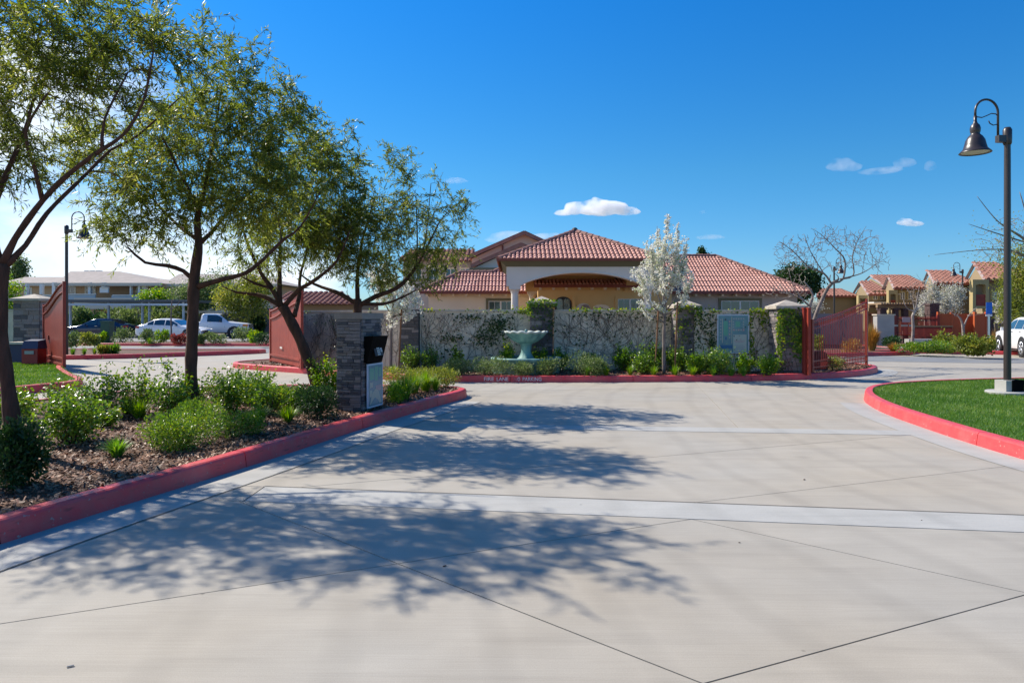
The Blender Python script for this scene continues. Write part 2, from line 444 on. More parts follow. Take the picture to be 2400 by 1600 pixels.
M['verdilight'] = mat('verdigris_rim', (0.60, 0.62, 0.55), 0.6, col2=(0.38, 0.45, 0.42), scale=8)
M['water'] = mat('water', (0.08, 0.20, 0.22), 0.05, spec=0.8)
M['wood'] = mat('stake_wood', (0.27, 0.13, 0.055), 0.8, col2=(0.18, 0.09, 0.045), scale=5, stretch=(1, 1, 0.2))
M['signframe'] = mat('sign_frame', (0.55, 0.60, 0.66), 0.4)
M['mapteal'] = mat('map_teal', (0.12, 0.25, 0.30), 0.25, col2=(0.16, 0.32, 0.33), scale=5)
M['mapgreen'] = mat('map_green', (0.12, 0.38, 0.27), 0.3)
M['mapblue'] = mat('map_blue', (0.03, 0.14, 0.30), 0.3)
M['mappink'] = mat('map_pink', (0.45, 0.32, 0.32), 0.3)
M['mapgrey'] = mat('map_grey', (0.30, 0.36, 0.36), 0.3)
M['paperplate'] = mat('notice_paper', (0.42, 0.50, 0.44), 0.4)
M['map_cream'] = mat('map_cream', (0.48, 0.46, 0.36), 0.35)
M['textwhite'] = mat('stencil_white', (0.85, 0.82, 0.80), 0.7, col2=(0.55, 0.30, 0.30), scale=30, contrast=(0.6, 0.85))
M['textworn'] = mat('stencil_worn', (0.52, 0.10, 0.11), 0.7, col2=(0.62, 0.35, 0.35), scale=40)
M['textbrown'] = mat('sign_lettering', (0.12, 0.06, 0.04), 0.7)
M['carwhite'] = mat('car_white', (0.72, 0.74, 0.76), 0.18, spec=0.6)
M['carnavy'] = mat('car_navy', (0.012, 0.018, 0.05), 0.12, spec=0.8)
M['suvwhite'] = mat('suv_white', (0.78, 0.78, 0.78), 0.2, spec=0.6)
M['rubber'] = mat('rubber', (0.02, 0.02, 0.02), 0.8)
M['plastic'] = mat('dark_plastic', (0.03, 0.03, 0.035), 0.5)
M['rim'] = mat('wheel_rim', (0.55, 0.56, 0.58), 0.25, metal=0.7)
M['lightred'] = mat('tail_lamp', (0.35, 0.02, 0.02), 0.2)
M['lightwhite'] = mat('head_lamp', (0.7, 0.68, 0.62), 0.1)
M['amber'] = mat('amber_lamp', (0.7, 0.25, 0.08), 0.2)
M['greenbox'] = mat('green_box', (0.015, 0.085, 0.06), 0.5)
M['blue'] = mat('blue_sign', (0.01, 0.13, 0.55), 0.4)
M['navybin'] = mat('navy_bin', (0.02, 0.035, 0.10), 0.5)
M['redbin'] = mat('red_bin', (0.30, 0.03, 0.03), 0.5)
M['brownbox'] = mat('brown_box', (0.09, 0.035, 0.035), 0.6)
M['carport'] = mat('carport_steel', (0.09, 0.10, 0.11), 0.6)
M['darkwall'] = mat('dark_wall', (0.11, 0.10, 0.10), 0.9, col2=(0.14, 0.125, 0.12), scale=1)
M['tan'] = mat('tan_siding', (0.60, 0.42, 0.28), 0.9)
M['tan2'] = mat('tan_siding_pale', (0.66, 0.58, 0.47), 0.9)
M['greyroof'] = mat('grey_roof', (0.38, 0.33, 0.30), 0.9, col2=(0.32, 0.28, 0.25), scale=1.5)
M['bluegrey'] = mat('blue_grey_rail', (0.42, 0.50, 0.56), 0.7)
M['mauve'] = mat('mauve_wall', (0.33, 0.26, 0.25), 0.9, col2=(0.28, 0.22, 0.21), scale=1)
M['yellowstucco'] = mat('yellow_stucco', (0.44, 0.34, 0.16), 0.9, col2=(0.40, 0.31, 0.15), scale=0.8)
M['olivestucco'] = mat('olive_stucco', (0.28, 0.21, 0.12), 0.9)
M['greywall'] = mat('grey_block_wall', (0.42, 0.40, 0.38), 0.9, col2=(0.36, 0.35, 0.33), scale=2)
M['darkstone'] = mat('dark_stone', (0.07, 0.045, 0.045), 0.9, col2=(0.13, 0.08, 0.075), scale=9, bump=0.8)
M['pergola'] = mat('pergola_wood', (0.28, 0.19, 0.11), 0.8)
M['cloud'] = None

# ------------------------------------------------------------------ ground, slabs, kerbs
rnd = random.Random(7)
g0 = MB().pl([(-900, -60), (900, -60), (900, 1600), (-900, 1600)], -0.06).build('ground', M['earth'], kind='structure')
pave = MB().pl([(-60, -8), (60, -8), (60, 46), (-60, 46)], -0.022).build('driveway', M['joint'], kind='structure')

def clip(poly, n, c, keep_less=True):
    out = []
    for i in range(len(poly)):
        a, b = poly[i], poly[(i + 1) % len(poly)]
        da = n[0] * a[0] + n[1] * a[1] - c; db = n[0] * b[0] + n[1] * b[1] - c
        if not keep_less: da, db = -da, -db
        if da <= 0: out.append(a)
        if (da < 0 < db) or (db < 0 < da):
            t = da / (da - db); out.append((a[0] + (b[0] - a[0]) * t, a[1] + (b[1] - a[1]) * t))
    return out
def area(p): return 0.5 * sum(p[i][0] * p[(i + 1) % len(p)][1] - p[(i + 1) % len(p)][0] * p[i][1] for i in range(len(p)))
def inset(poly, d):
    q = list(poly)
    for i in range(len(poly)):
        a, b = poly[i], poly[(i + 1) % len(poly)]
        e = (b[0] - a[0], b[1] - a[1]); l = math.hypot(*e)
        if l < 1e-6: continue
        n = (e[1] / l, -e[0] / l)          # outward for CCW
        q = clip(q, n, n[0] * a[0] + n[1] * a[1] - d)
        if len(q) < 3: return None
    return q
def slabs(region, fams, gap=0.0045, m='concrete', zt=0.0):
    """cut a region along families of parallel joints; each piece is a slab"""
    polys = [region]
    for n, cs in fams:
        for c in cs:
            nxt = []
            for p in polys:
                a = clip(p, n, c); b = clip(p, n, c, False)
                for q in (a, b):
                    if len(q) >= 3 and abs(area(q)) > 0.02: nxt.append(q)
            polys = nxt
    for p in polys:
        if area(p) < 0: p = p[::-1]
        q = inset(p, gap)
        if not q or abs(area(q)) < 0.02: continue
        MB().prism(q, -0.02, zt + rnd.uniform(-0.0006, 0.0006)).build('slab', M[m], pave)
def nrm(deg): return (-math.sin(math.radians(deg)), math.cos(math.radians(deg)))
# valley gutter runs between two lines across the drive
VU = [(-2.35, 6.45), (1.54, 5.87), (5.18, 5.42)]
VL = [(-2.35, 5.98), (1.42, 5.40), (5.12, 4.93)]
def yU(x): return 5.87 - 0.145 * (x - 1.54)
def yL(x): return 5.40 - 0.140 * (x - 1.42)
# zone south of the valley gutter
nA, nD = nrm(24.2), nrm(-42.6)
cA = nA[0] * 1.42 + nA[1] * 5.40; cD = nD[0] * 1.42 + nD[1] * 5.40
cA2 = nA[0] * 2.95 + nA[1] * 3.93; cD2 = nD[0] * -0.75 + nD[1] * 4.437
sA, sD = cA - cA2, cD - cD2
slabs([(-12, -5), (12, -5), (12, yL(12)), (-12, yL(-12))], [(nA, [cA - sA * k for k in range(0, 5)]), (nD, [cD + sD * k for k in range(-6, 6)])])
for s_ in (-1, 1):
    slabs([(12 * s_, -5), (40 * s_, -5), (40 * s_, 5.4), (12 * s_, yL(12 * s_))][::s_], [((1, 0), [s_ * 20, s_ * 30])])
# zone between the two pale bands and beyond
nF = nrm(21.0)
cF = nF[0] * 1.54 + nF[1] * 5.87; cG = nF[0] * 0.98 + nF[1] * 7.55
slabs([(-12, yU(-12)), (12, yU(12)), (12, 9.1), (-12, 10.9)], [(nF, [cF, cG, cG + 1.9, cG + 3.8, cG + 5.7, cG - 5.0]), (nD, [cD + 6.3, cD - 2.9, cD + 12])])
slabs([(-12, 10.9), (12, 9.1), (12, 17), (-12, 17)], [(nrm(9), [12.2, 14.6]), (nrm(80), [-6, -1.5, 4.0, 9])])
for s_ in (-1, 1):
    slabs([(12 * s_, 5.4 if s_ < 0 else yU(12)), (40 * s_, 5.4), (40 * s_, 17), (12 * s_, 17)][::s_], [((1, 0), [s_ * 18, s_ * 24, s_ * 31]), ((0, 1), [11])])
slabs([(-40, 17), (40, 17), (40, 45), (-40, 45)], [((1, 0), [-30, -24, -18, -12, -7, 7.8, 13, 18.5, 24, 30]), ((0, 1), [21, 25.5, 31, 37.5])])

def strip(name, left, right, z, m, parent=pave, n=1):
    """ribbon between two polylines, as thin raised sheet"""
    mb = MB(); k = len(left)
    vs = [(p[0], p[1], z) for p in left] + [(p[0], p[1], z) for p in right]
    fs = []
    for i in range(k - 1):
        q = (i, k + i, k + i + 1, i + 1)
        a, b, c = vs[q[0]], vs[q[1]], vs[q[2]]
        if (b[0] - a[0]) * (c[1] - a[1]) - (b[1] - a[1]) * (c[0] - a[0]) < 0: q = q[::-1]
        fs.append(q)
    return mb.add(vs, fs).build(name, M[m], parent)
def seal(pts, w, z=0.007, parent=pave):
    l, r = [], []
    for i, p in enumerate(pts):
        a = Vector(pts[max(0, i - 1)]); b = Vector(pts[min(len(pts) - 1, i + 1)])
        d = (b - a).normalized(); nn = Vector((-d.y, d.x)) * w / 2
        l.append((p[0] + nn.x, p[1] + nn.y)); r.append((p[0] - nn.x, p[1] - nn.y))
    strip('joint_seal', l, r, z, 'joint', parent)
# valley gutter panels
gx = [-2.35, 1.48, 5.15]
for a, b in ((-2.32, 5.2),):
    MB().prism([(a, yL(a)), (b, yL(b)), (b, yU(b)), (a, yU(a))], -0.015, 0.004).build('gutter_panel', M['concrete_pale'], pave)
slabs([(-12, yL(-12)), (-2.335, yL(-2.335)), (-2.335, yU(-2.335)), (-12, yU(-12))], [((1, 0), [-7])])
slabs([(5.21, yL(5.21)), (12, yL(12)), (12, yU(12)), (5.21, yU(5.21))], [])
seal([(-2.33, yU(-2.33)), (5.2, yU(5.2))], 0.013)
# second band
def y2(x): return 10.02 - 0.105 * (x - 1.3)
MB().prism([(-0.9, y2(-.9) - .40), (5.45, y2(5.45) - .38), (5.45, y2(5.45)), (-0.9, y2(-.9))], -0.015, 0.004).build('gutter_panel', M['concrete_pale'], pave)
seal([(-0.9, y2(-.9)), (2.4, y2(2.4))], 0.010)

def smooth(pts, closed=False, step=0.25):
    P = [Vector(p) for p in pts]; n = len(P); out = []
    rng = range(n if closed else n - 1)
    for i in rng:
        if closed: p0, p1, p2, p3 = P[(i - 1) % n], P[i], P[(i + 1) % n], P[(i + 2) % n]
        else: p0, p1, p2, p3 = P[max(0, i - 1)], P[i], P[i + 1], P[min(n - 1, i + 2)]
        k = max(1, int((p2 - p1).length / step))
        for j in range(k):
            t = j / k
            out.append(0.5 * ((2 * p1) + (p2 - p0) * t + (2 * p0 - 5 * p1 + 4 * p2 - p3) * t * t + (3 * p1 - p0 - 3 * p2 + p3) * t ** 3))
    if not closed: out.append(P[-1])
    return out
def offs(P, d, closed=False):
    n = len(P); out = []
    for i in range(n):
        a = P[(i - 1) % n] if closed or i > 0 else P[i]
        b = P[(i + 1) % n] if closed or i < n - 1 else P[i]
        t = (b - a).normalized()
        out.append(P[i] + Vector((-t.y, t.x)) * d)
    return out
def kerb(P, parent_name='kerb', h=0.17, w=0.16, seg=2.7, start=0.0, closed=False, m='kerb', gap=0.012):
    """P smoothed 2D outer base line, island on the left"""
    root = bpy.data.objects.new(parent_name, None); link(root); root['kind'] = 'structure'
    prof = [(0.0, -0.01), (0.006, 0.03), (0.022, h - 0.03), (0.032, h - 0.010), (0.050, h), (w - 0.01, h + 0.002), (w, h - 0.008), (w, 0.02)]
    if closed: P = P + [P[0]]
    L = [0.0]
    for i in range(1, len(P)): L.append(L[-1] + (P[i] - P[i - 1]).length)
    def at(s):
        s = min(max(s, 0), L[-1])
        i = 1
        while i < len(L) - 1 and L[i] < s: i += 1
        t = (s - L[i - 1]) / max(1e-9, L[i] - L[i - 1])
        return P[i - 1].lerp(P[i], t)
    s0 = 0.0; cuts = [0.0]; x = start if start > 0.5 else seg
    while x < L[-1] - 0.5: cuts.append(x); x += seg
    cuts.append(L[-1])
    for a, b in zip(cuts[:-1], cuts[1:]):
        a2, b2 = a + gap / 2, b - gap / 2
        k = max(2, int((b2 - a2) / 0.25) + 1)
        Q = [at(a2 + (b2 - a2) * i / (k - 1)) for i in range(k)]
        mb = MB(); vs = []
        for i, q in enumerate(Q):
            s = a2 + (b2 - a2) * i / (k - 1)
            t = (at(s + 0.05) - at(s - 0.05)).normalized(); nn = Vector((-t.y, t.x))
            for (o, z) in prof: vs.append((q.x + nn.x * o, q.y + nn.y * o, z))
        m_ = len(prof); fs = []
        for i in range(k - 1):
            for j in range(m_ - 1):
                fs.append((i * m_ + j, (i + 1) * m_ + j, (i + 1) * m_ + j + 1, i * m_ + j + 1))
        fs.append(tuple(range(m_))); fs.append(tuple((k - 1) * m_ + j for j in range(m_ - 1, -1, -1)))
        mb.add(vs, fs).build('kerb_segment', M[m], root)
    return root

# island with the call pillar and the row of trees (outer base line, counter-clockwise)
I1 = [(-4.55, 0.5), (-4.20, 2.4), (-3.60, 4.75), (-2.76, 7.44), (-2.12, 9.73), (-1.42, 11.9), (-0.92, 13.35), (-1.0, 13.9), (-1.55, 14.25),
      (-4.5, 14.5), (-7.2, 13.6), (-8.5, 11.0), (-8.9, 6), (-9.0, 0.5), (-7, -0.6), (-5.2, -0.6)]
I1s = smooth(I1, True)
kerb(I1s, closed=True, start=1.82, seg=2.58)
I1i = offs(I1s, 0.15, True)
MB().pl([tuple(p) for p in I1i], 0.145).build('planting_bed', M['mulch'], kind='structure')
# fountain island
I2 = [(-8.9, 22.6), (-8.85, 21.6), (-8.0, 20.7), (-5.8, 19.15), (-3.6, 17.55), (-1.5, 16.80), (1, 16.62), (5, 16.82), (7.46, 17.35), (9.3, 18.3), (10.5, 19.6),
      (10.95, 20.8), (10.5, 21.9), (9.2, 22.4), (8.2, 23.5), (8.0, 26), (16.5, 28.5), (18, 34), (18, 52), (-7.0, 52), (-7.4, 30), (-8.2, 24.2)]
I2s = smooth(I2, True)
kerb(I2s, closed=True, start=2.4, seg=3.0, h=0.155)
I2i = offs(I2s, 0.15, True)
MB().pl([tuple(p) for p in I2i], 0.132).build('planting_bed', M['mulch'], kind='structure')
# lawn with the near lamp post
I3 = [(6.6, 2.0), (5.95, 5.0), (5.72, 7.6), (5.95, 10.1), (6.28, 11.8), (6.85, 13.3), (7.7, 14.5), (9.2, 15.4), (12, 16.15), (16, 16.6), (24, 17), (24, 2), (12, 0)]
I3s = smooth(I3[::-1], True)[::-1]
I3s = smooth([tuple(p) for p in I3s][::-1], True)
kerb(I3s, closed=True, start=2.0, seg=3.1, h=0.17) if area([tuple(p) for p in I3s]) > 0 else kerb(I3s[::-1], closed=True, start=2.0, seg=3.1, h=0.17)
if area([tuple(p) for p in I3s]) < 0: I3s = I3s[::-1]
I3i = offs(I3s, 0.15, True)
MB().pl([tuple(p) for p in I3i], 0.14).build('lawn', M['lawn'], kind='structure')
# far left lawn island, far left planted island, street and kerbs beyond
I4 = [(-14.0, 21.2), (-12.9, 19.6), (-11.2, 17.4), (-10.0, 15.95), (-9.75, 15.3), (-9.9, 14.6), (-11, 12.5), (-14, 10), (-24, 8), (-24, 24), (-17, 24)]
I4s = smooth(I4, True)
if area([tuple(p) for p in I4s]) < 0: I4s = I4s[::-1]
kerb(I4s, closed=True, seg=3.0)
MB().pl([tuple(p) for p in offs(I4s, 0.15, True)], 0.14).build('lawn', M['lawn'], kind='structure')
I5 = [(-30, 22.5), (-16.6, 25.4), (-13.4, 27.2), (-11.4, 29.0), (-10.9, 29.9), (-11.6, 30.4), (-18, 30.6), (-34, 30.8)]
I5s = smooth(I5, True)
kerb(I5s, closed=True, seg=3.0)
MB().pl([tuple(p) for p in offs(I5s, 0.15, True)], 0.13).build('planting_bed', M['mulch'], kind='structure')
# asphalt street beyond the gates
MB().pl([(-60, 31.2), (-14, 31.0), (-7.9, 29.6), (-7.9, 36.2), (-60, 36.2)], 0.005).build('street', M['asphalt'], kind='structure')
MB().pl([(12.2, 24.6), (16, 23.6), (45, 20.0), (45, 25.0), (20, 26.0), (13.8, 28.2)], 0.005).build('street', M['asphalt'], kind='structure')
# parking lots
MB().pl([(-90, 41), (-7.5, 41), (-7.5, 62), (-90, 62)], 0.008).build('parking_lot', M['asphalt_lot'], kind='structure')
# far kerbs with planting strips
def bank(pts, back, z=0.13, m='mulch', seg=4.0):
    P = smooth(pts, False)
    kerb(P, seg=seg, h=0.15)
    Q = offs(P, 0.15)
    MB().pl([tuple(p) for p in Q] + list(back), z).build('planting_bed', M[m], kind='structure')
bank([(-60, 37.4), (-24, 37.4), (-12.8, 36.8), (-8, 36.4), (-7.6, 37.5)], [(-7.7, 41), (-60, 41)])
bank([(8.6, 24.6), (9.8, 26.4), (12, 27.8), (15.5, 29.7), (19.4, 29.2), (25, 27.5), (45, 26.2)], [(45, 40), (8.6, 60)])
MB().pl([(17.6, 31.2), (45, 31.2), (45, 33.4), (17.6, 33.4)], 0.145).build('footpath', M['concrete_pale'], kind='structure')
# pale gutters along kerbs
def kgutter(P, a, b, w=0.47, seg=3.0, sealed=True):
    Q = P[a:b]
    o = offs(Q, -w); i_ = offs(Q, 0.004)
    n = max(2, int(seg / 0.25)); k = 0
    while k < len(Q) - 1:
        e = min(k + n, len(Q) - 1)
        strip('gutter_panel', o[k:e + 1], i_[k:e + 1], 0.0042, 'concrete_pale')
        k = e
    if sealed: seal([tuple(p) for p in o], 0.006)
def idx(P, x, y): return min(range(len(P)), key=lambda i: (P[i].x - x) ** 2 + (P[i].y - y) ** 2)
kgutter(I1s, 0, idx(I1s, -1.0, 13.2), 0.5, 3.0)
ia, ib = idx(I3s, 6.3, 3.6), idx(I3s, 6.5, 12.6)
if ia < ib: kgutter(I3s, ia, ib, 0.45, 3.0, False)
else: kgutter(I3s, ib, ia, 0.45, 3.0, False)
kgutter(I2s, idx(I2s, 7.46, 17.3), idx(I2s, 10.9, 21.2), 0.5, 3.0, False)

# stencilled lettering on the kerb face
def text(body, size, loc, rot, m, parent=None, extr=0.001, name='lettering', align='CENTER'):
    c = bpy.data.curves.new(name, 'FONT'); c.body = body; c.size = size; c.extrude = extr
    c.align_x = align; c.align_y = 'CENTER'
    c.materials.append(M[m]); c.resolution_u = 3; c.offset = 0.0
    tmp = bpy.data.objects.new(name, c); CO.objects.link(tmp)
    me = bpy.data.meshes.new_from_object(tmp.evaluated_get(bpy.context.evaluated_depsgraph_get()))
    bpy.data.objects.remove(tmp)
    o = link(bpy.data.objects.new(name, me), parent); o.location = loc; o.rotation_euler = rot
    return o
kr = [o for o in CO.objects if o.name.startswith('kerb') and o.type == 'EMPTY'][1]
def ktext(s, u0, u1, m):
    x = px((u0 + u1) / 2, 16.62); i = idx(I2s, x, 16.7); y = I2s[i].y + (0.003 if True else 0)
    # face y at this x
    j = i + 1 if I2s[i].x < x else i - 1
    t = (x - I2s[i].x) / (I2s[j].x - I2s[i].x); y = I2s[i].y + t * (I2s[j].y - I2s[i].y)
    o = text(s, 0.128, (x, y + 0.008, 0.076), (math.radians(84), 0, math.atan2(I2s[i + 1].y - I2s[i].y, I2s[i + 1].x - I2s[i].x)), m, kr, 0.0015)
    bpy.context.view_layer.update()
    w = (u1 - u0) / F * 16.62
    o.scale.x = w / max(0.01, o.dimensions.x)
    return o
ktext('FIRE', 1134, 1157, 'textwhite'); ktext('LANE', 1164, 1191, 'textwhite')
ktext('N', 1205, 1211, 'textworn'); ktext('O', 1213, 1219, 'textwhite'); ktext('PARKING', 1225, 1269, 'textwhite')

# ------------------------------------------------------------------ garden walls, pilasters, gates
def wallseg(label, a, b, z0, z1, th=0.2, capo=0.03, name='garden_wall'):
    a, b = Vector(a), Vector(b); d = b - a; L = d.length; rz = math.atan2(d.y, d.x)
    t = thing(name, label, 'wall', (a.x, a.y, 0), rz)
    MB().b2(0, L, 0, th, z0, z1 - 0.055).build('wall_face', M['stucco'], t)
    n = max(1, int(round(L / 1.6)))
    for i in range(n):
        MB().b2(L * i / n + 0.002, L * (i + 1) / n - 0.002, -capo, th + capo, z1 - 0.053, z1).build('cap', M['cap'], t)
    return t, a, d.normalized(), L

STN = {}
def stone_variant(m, k):
    key = (m, k)
    if key not in STN:
        r = random.Random(hash(m) % 1000 + k * 17)
        mb = MB(); j = lambda: r.uniform(-0.06, 0.06)
        vs = [(-.5 + j() * .3, -.5 + j(), -.5 + j()), (.5 + j() * .3, -.5 + j(), -.5 + j()), (.5, .5, -.5), (-.5, .5, -.5),
              (-.5 + j() * .3, -.5 + j(), .5 + j()), (.5 + j() * .3, -.5 + j(), .5 + j()), (.5, .5, .5), (-.5, .5, .5), (r.uniform(-.2, .2), -.62 + j(), r.uniform(-.2, .2))]
        fs = [(3, 2, 1, 0), (4, 5, 6, 7), (0, 1, 8), (1, 5, 8), (5, 4, 8), (4, 0, 8), (1, 2, 6, 5), (2, 3, 7, 6), (3, 0, 4, 7)]
        mb.add(vs, fs); STN[key] = mb.mesh('stone', M[m])
    return STN[key]
def stones_on(parent, faces, h0, h1, ch, lw, seed, mats=('stone', 'stone', 'stone2', 'stone3'), proud=0.03):
    """ledge stones as single objects on the given faces; a face is (x0,y0,x1,y1) walked with outside on the right"""
    r = random.Random(seed)
    for (x0, y0, x1, y1) in faces:
        L = math.hypot(x1 - x0, y1 - y0); rz = math.atan2(y1 - y0, x1 - x0)
        z = h0
        while z < h1 - 0.015:
            c = min(h1 - z, ch * r.uniform(0.7, 1.35)); s = 0.0
            while s < L - 0.01:
                w = min(L - s, lw * r.uniform(0.55, 1.6))
                if L - s - w < lw * 0.4: w = L - s
                o = bpy.data.objects.new('stone', stone_variant(r.choice(mats), r.randrange(3)))
                link(o, parent)
                p = r.uniform(0.6, 1.25) * proud
                cx = s + w / 2
                ox, oy = math.sin(rz), -math.cos(rz)   # outward
                o.location = (x0 + math.cos(rz) * cx + ox * (p / 2 - 0.004), y0 + math.sin(rz) * cx + oy * (p / 2 - 0.004), z + c / 2)
                o.rotation_euler = (0, 0, rz); o.scale = (w - 0.006, p + 0.008, c - 0.006)
                s += w
            z += c
def pilaster(label, x, y, w, d, h, rz=0.0, seed=1, faces='fl', cap=True, capm='capwhite', ch=0.09, lw=0.24, mats=('stone', 'stone', 'stone2', 'stone3')):
    t = thing('stone_pilaster', label, 'pilaster', (x, y, 0), rz)
    k = 0.03
    MB().b2(-w / 2 + k, w / 2 - k, -d / 2 + k, d / 2 - k, 0.05, h).build('core', M['mortar'], t)
    F_ = []
    if 'f' in faces: F_.append((-w / 2 + k, -d / 2 + k, w / 2 - k, -d / 2 + k))
    if 'l' in faces: F_.append((-w / 2 + k, d / 2 - k, -w / 2 + k, -d / 2 + k))
    if 'r' in faces: F_.append((w / 2 - k, -d / 2 + k, w / 2 - k, d / 2 - k))
    stones_on(t, F_, 0.1, h, ch, lw, seed, mats)
    if cap:
        o = 0.07
        mb = MB().b2(-w / 2 - o, w / 2 + o, -d / 2 - o, d / 2 + o, h + .001, h + 0.08)
        b = len(mb.v)
        mb.add([(-w / 2 - o + .02, -d / 2 - o + .02, h + 0.08), (w / 2 + o - .02, -d / 2 - o + .02, h + 0.08), (w / 2 + o - .02, d / 2 + o - .02, h + 0.08), (-w / 2 - o + .02, d / 2 + o - .02, h + 0.08), (0, 0, h + 0.24)],
               [(0, 1, 4), (1, 2, 4), (2, 3, 4), (3, 0, 4)])
        mb.build('cap', M[capm], t)
    return t
WT = 1.795
W_ = []
W_.append(wallseg('long ivy-stemmed stucco garden wall behind the left of the fountain', (px(984, 18.95), 18.95), (px(1243, 18.95), 18.95), 0.1, WT))
W_.append(wallseg('stucco garden wall between the leafy stone pilaster and the white pear tree', (px(1298, 18.95), 18.95), (px(1592, 18.95), 18.95), 0.1, WT))
W_.append(wallseg('stucco garden wall carrying the teal community map sign', (px(1628, 18.35), 18.35), (px(1824, 18.35), 18.35), 0.1, WT - 0.01))
W_.append(wallseg('slanting stucco garden wall beside the open red board gate', (-7.35, 22.0), (px(938, 19.4), 19.4), 0.1, WT))
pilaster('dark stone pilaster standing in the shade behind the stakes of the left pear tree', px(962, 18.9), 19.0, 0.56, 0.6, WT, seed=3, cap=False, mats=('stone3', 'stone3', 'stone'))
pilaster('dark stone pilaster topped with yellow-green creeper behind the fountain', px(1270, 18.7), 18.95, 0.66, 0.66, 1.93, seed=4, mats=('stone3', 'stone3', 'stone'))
pilaster('stone pilaster with pale cap half hidden behind the white pear tree', px(1611, 18.4), 18.7, 0.62, 0.64, 1.83, seed=5)
pilaster('creeper-covered stone pilaster with pale pyramid cap beside the open barred gate', px(1855, 17.6), 17.95, 0.68, 0.64, 1.80, seed=6, faces='flr')
pilaster('stone pilaster with cream cap beside the far left red gate', px(66, 22.6), 22.9, 0.92, 0.8, 2.12, seed=7, faces='fr', ch=0.11, lw=0.3)
pilaster('narrow pale stone pilaster behind the left edge of the open board gate', -7.62, 22.6, 0.34, 0.5, 1.95, seed=8, faces='fl', mats=('stone2', 'stone'))
# low walls joining the far left pilaster
wallseg('low grey stucco wall left of the cream-capped pilaster', (-24, 23.1), (px(30, 22.9), 23.1), 0.1, 1.85)

# call pillar
pr = math.atan2(0.26, 0.97)
t = thing('call_pillar', 'ledge-stone call pillar with black keypad and map board on the near planting bed', 'pillar', (-2.285, 10.38, 0), -pr)
PW, PD, PH = 0.46, 0.72, 1.66
MB().b2(-PW + .03, -.03, 0.03, PD - .03, 0.1, PH - 0.09).build('core', M['mortar'], t)
stones_on(t, [(-PW + .03, .03, -.03, .03), (-.03, .03, -.03, PD - .03)], 0.12, PH - 0.10, 0.044, 0.15, 11, ('stone', 'stone', 'stone2', 'stone3', 'stone3'))
MB().b2(-PW - .01, .012, -.012, PD + .01, PH - 0.098, PH).build('cap', M['stonecap'], t)
kp = MB()
kp.add([(0.0, .07, 1.30), (0.0, PD - .17, 1.30), (0.0, PD - .17, .90), (0.0, .07, .90), (.17, .05, 1.30), (.17, PD - .15, 1.30), (.06, PD - .15, .88), (.06, .05, .88)],
       [(0, 1, 5, 4), (4, 5, 6, 7), (3, 7, 6, 2), (0, 4, 7, 3), (1, 2, 6, 5)]).build('keypad_housing', M['black'], t)
scr = link(bpy.data.objects.new('keypad_panel', MB().b2(-.10, .10, -.14, .14, 0, .006).mesh('keypad_panel', M['plastic'])), t)
scr.location = (.118, PD / 2 - .05, 1.09); scr.rotation_euler = (math.radians(-0), math.radians(75), 0)
for i in range(4):
    for j in range(3):
        b = link(bpy.data.objects.new('button', MB().b2(-.011, .011, -.011, .011, 0, .005).mesh('button', M['silver'])), scr)
        b.location = (.06 - i * .032 + .02, -.05 + j * .034, .007)
for j in range(2):
    b = link(bpy.data.objects.new('marking', MB().b2(-.055, .055, -.007, .007, 0, .003).mesh('marking', M['white'])), scr)
    b.location = (-.01, .075 + j * .03, .007)
sb = thing('map_board', 'narrow upright map board on the side of the ledge-stone call pillar', 'sign', (-2.285, 10.38, 0), -pr)
MB().b2(.03, .05, .10, PD - .10, .19, .87).build('backing', M['signframe'], sb)
MB().b2(.05, .054, .125, PD - .125, .215, .845).build('map_sheet', M['mapteal'], sb)
q = MB(); r5 = random.Random(3)
for (y0, y1, z0, z1, mm) in ((.16, .30, .62, .80, 0), (.33, .44, .60, .82, 0), (.47, .56, .66, .80, 0), (.17, .26, .50, .58, 1), (.36, .56, .44, .52, 2), (.16, .24, .36, .46, 1)):
    q.b2(.054, .0555, y0, y1, z0, z1, mm)
q.build('map_blocks', [M['mapgreen'], M['map_cream'], M['mappink']], sb)
# pale hill shape at the foot of the map
hp = [(.16, .24), (.20, .34), (.27, .43), (.35, .47), (.43, .45), (.50, .36), (.55, .27), (.57, .24)]
MB().add([(.0560, a, b) for a, b in hp], [tuple(range(len(hp)))]).build('map_shape', M['map_cream'], sb)
hp2 = [(.18, .235), (.26, .30), (.34, .34), (.42, .30), (.50, .235)]
MB().add([(.0575, a, b) for a, b in hp2], [tuple(range(len(hp2)))]).build('map_shape', M['mapteal'], sb)

# community map sign on the right wall
sx0, sx1 = px(1681, 18.3), px(1756, 18.3)
ms = thing('map_sign', 'teal community map sign with a pale notice mounted on the ivy wall', 'sign', (sx0, 18.31, 0))
w = sx1 - sx0
MB().b2(0, w, -.015, .02, .62, 1.66).build('frame', M['signframe'], ms)
MB().b2(.03, w - .03, -.020, -.015, .65, 1.63).build('map_sheet', M['mapteal'], ms)
q = MB()
q.b2(.17, .28, -.022, -.0205, 1.10, 1.48, 0); q.b2(.49, .61, -.022, -.0205, 1.33, 1.47, 0)
q.b2(.21, .25, -.022, -.0205, .98, 1.06, 1); q.b2(.06, .40, -.022, -.0205, .75, .84, 1)
for k in range(7): q.b2(.07, .11, -.022, -.0205, .98 + k * .085, 1.03 + k * .085, 3)
for k in range(6): q.b2(.31, .35, -.022, -.0205, 1.02 + k * .085, 1.07 + k * .085, 2 if k % 2 else 3)
for k in range(5): q.b2(.42 + k * .065, .465 + k * .065, -.022, -.0205, 1.52, 1.57, 3)
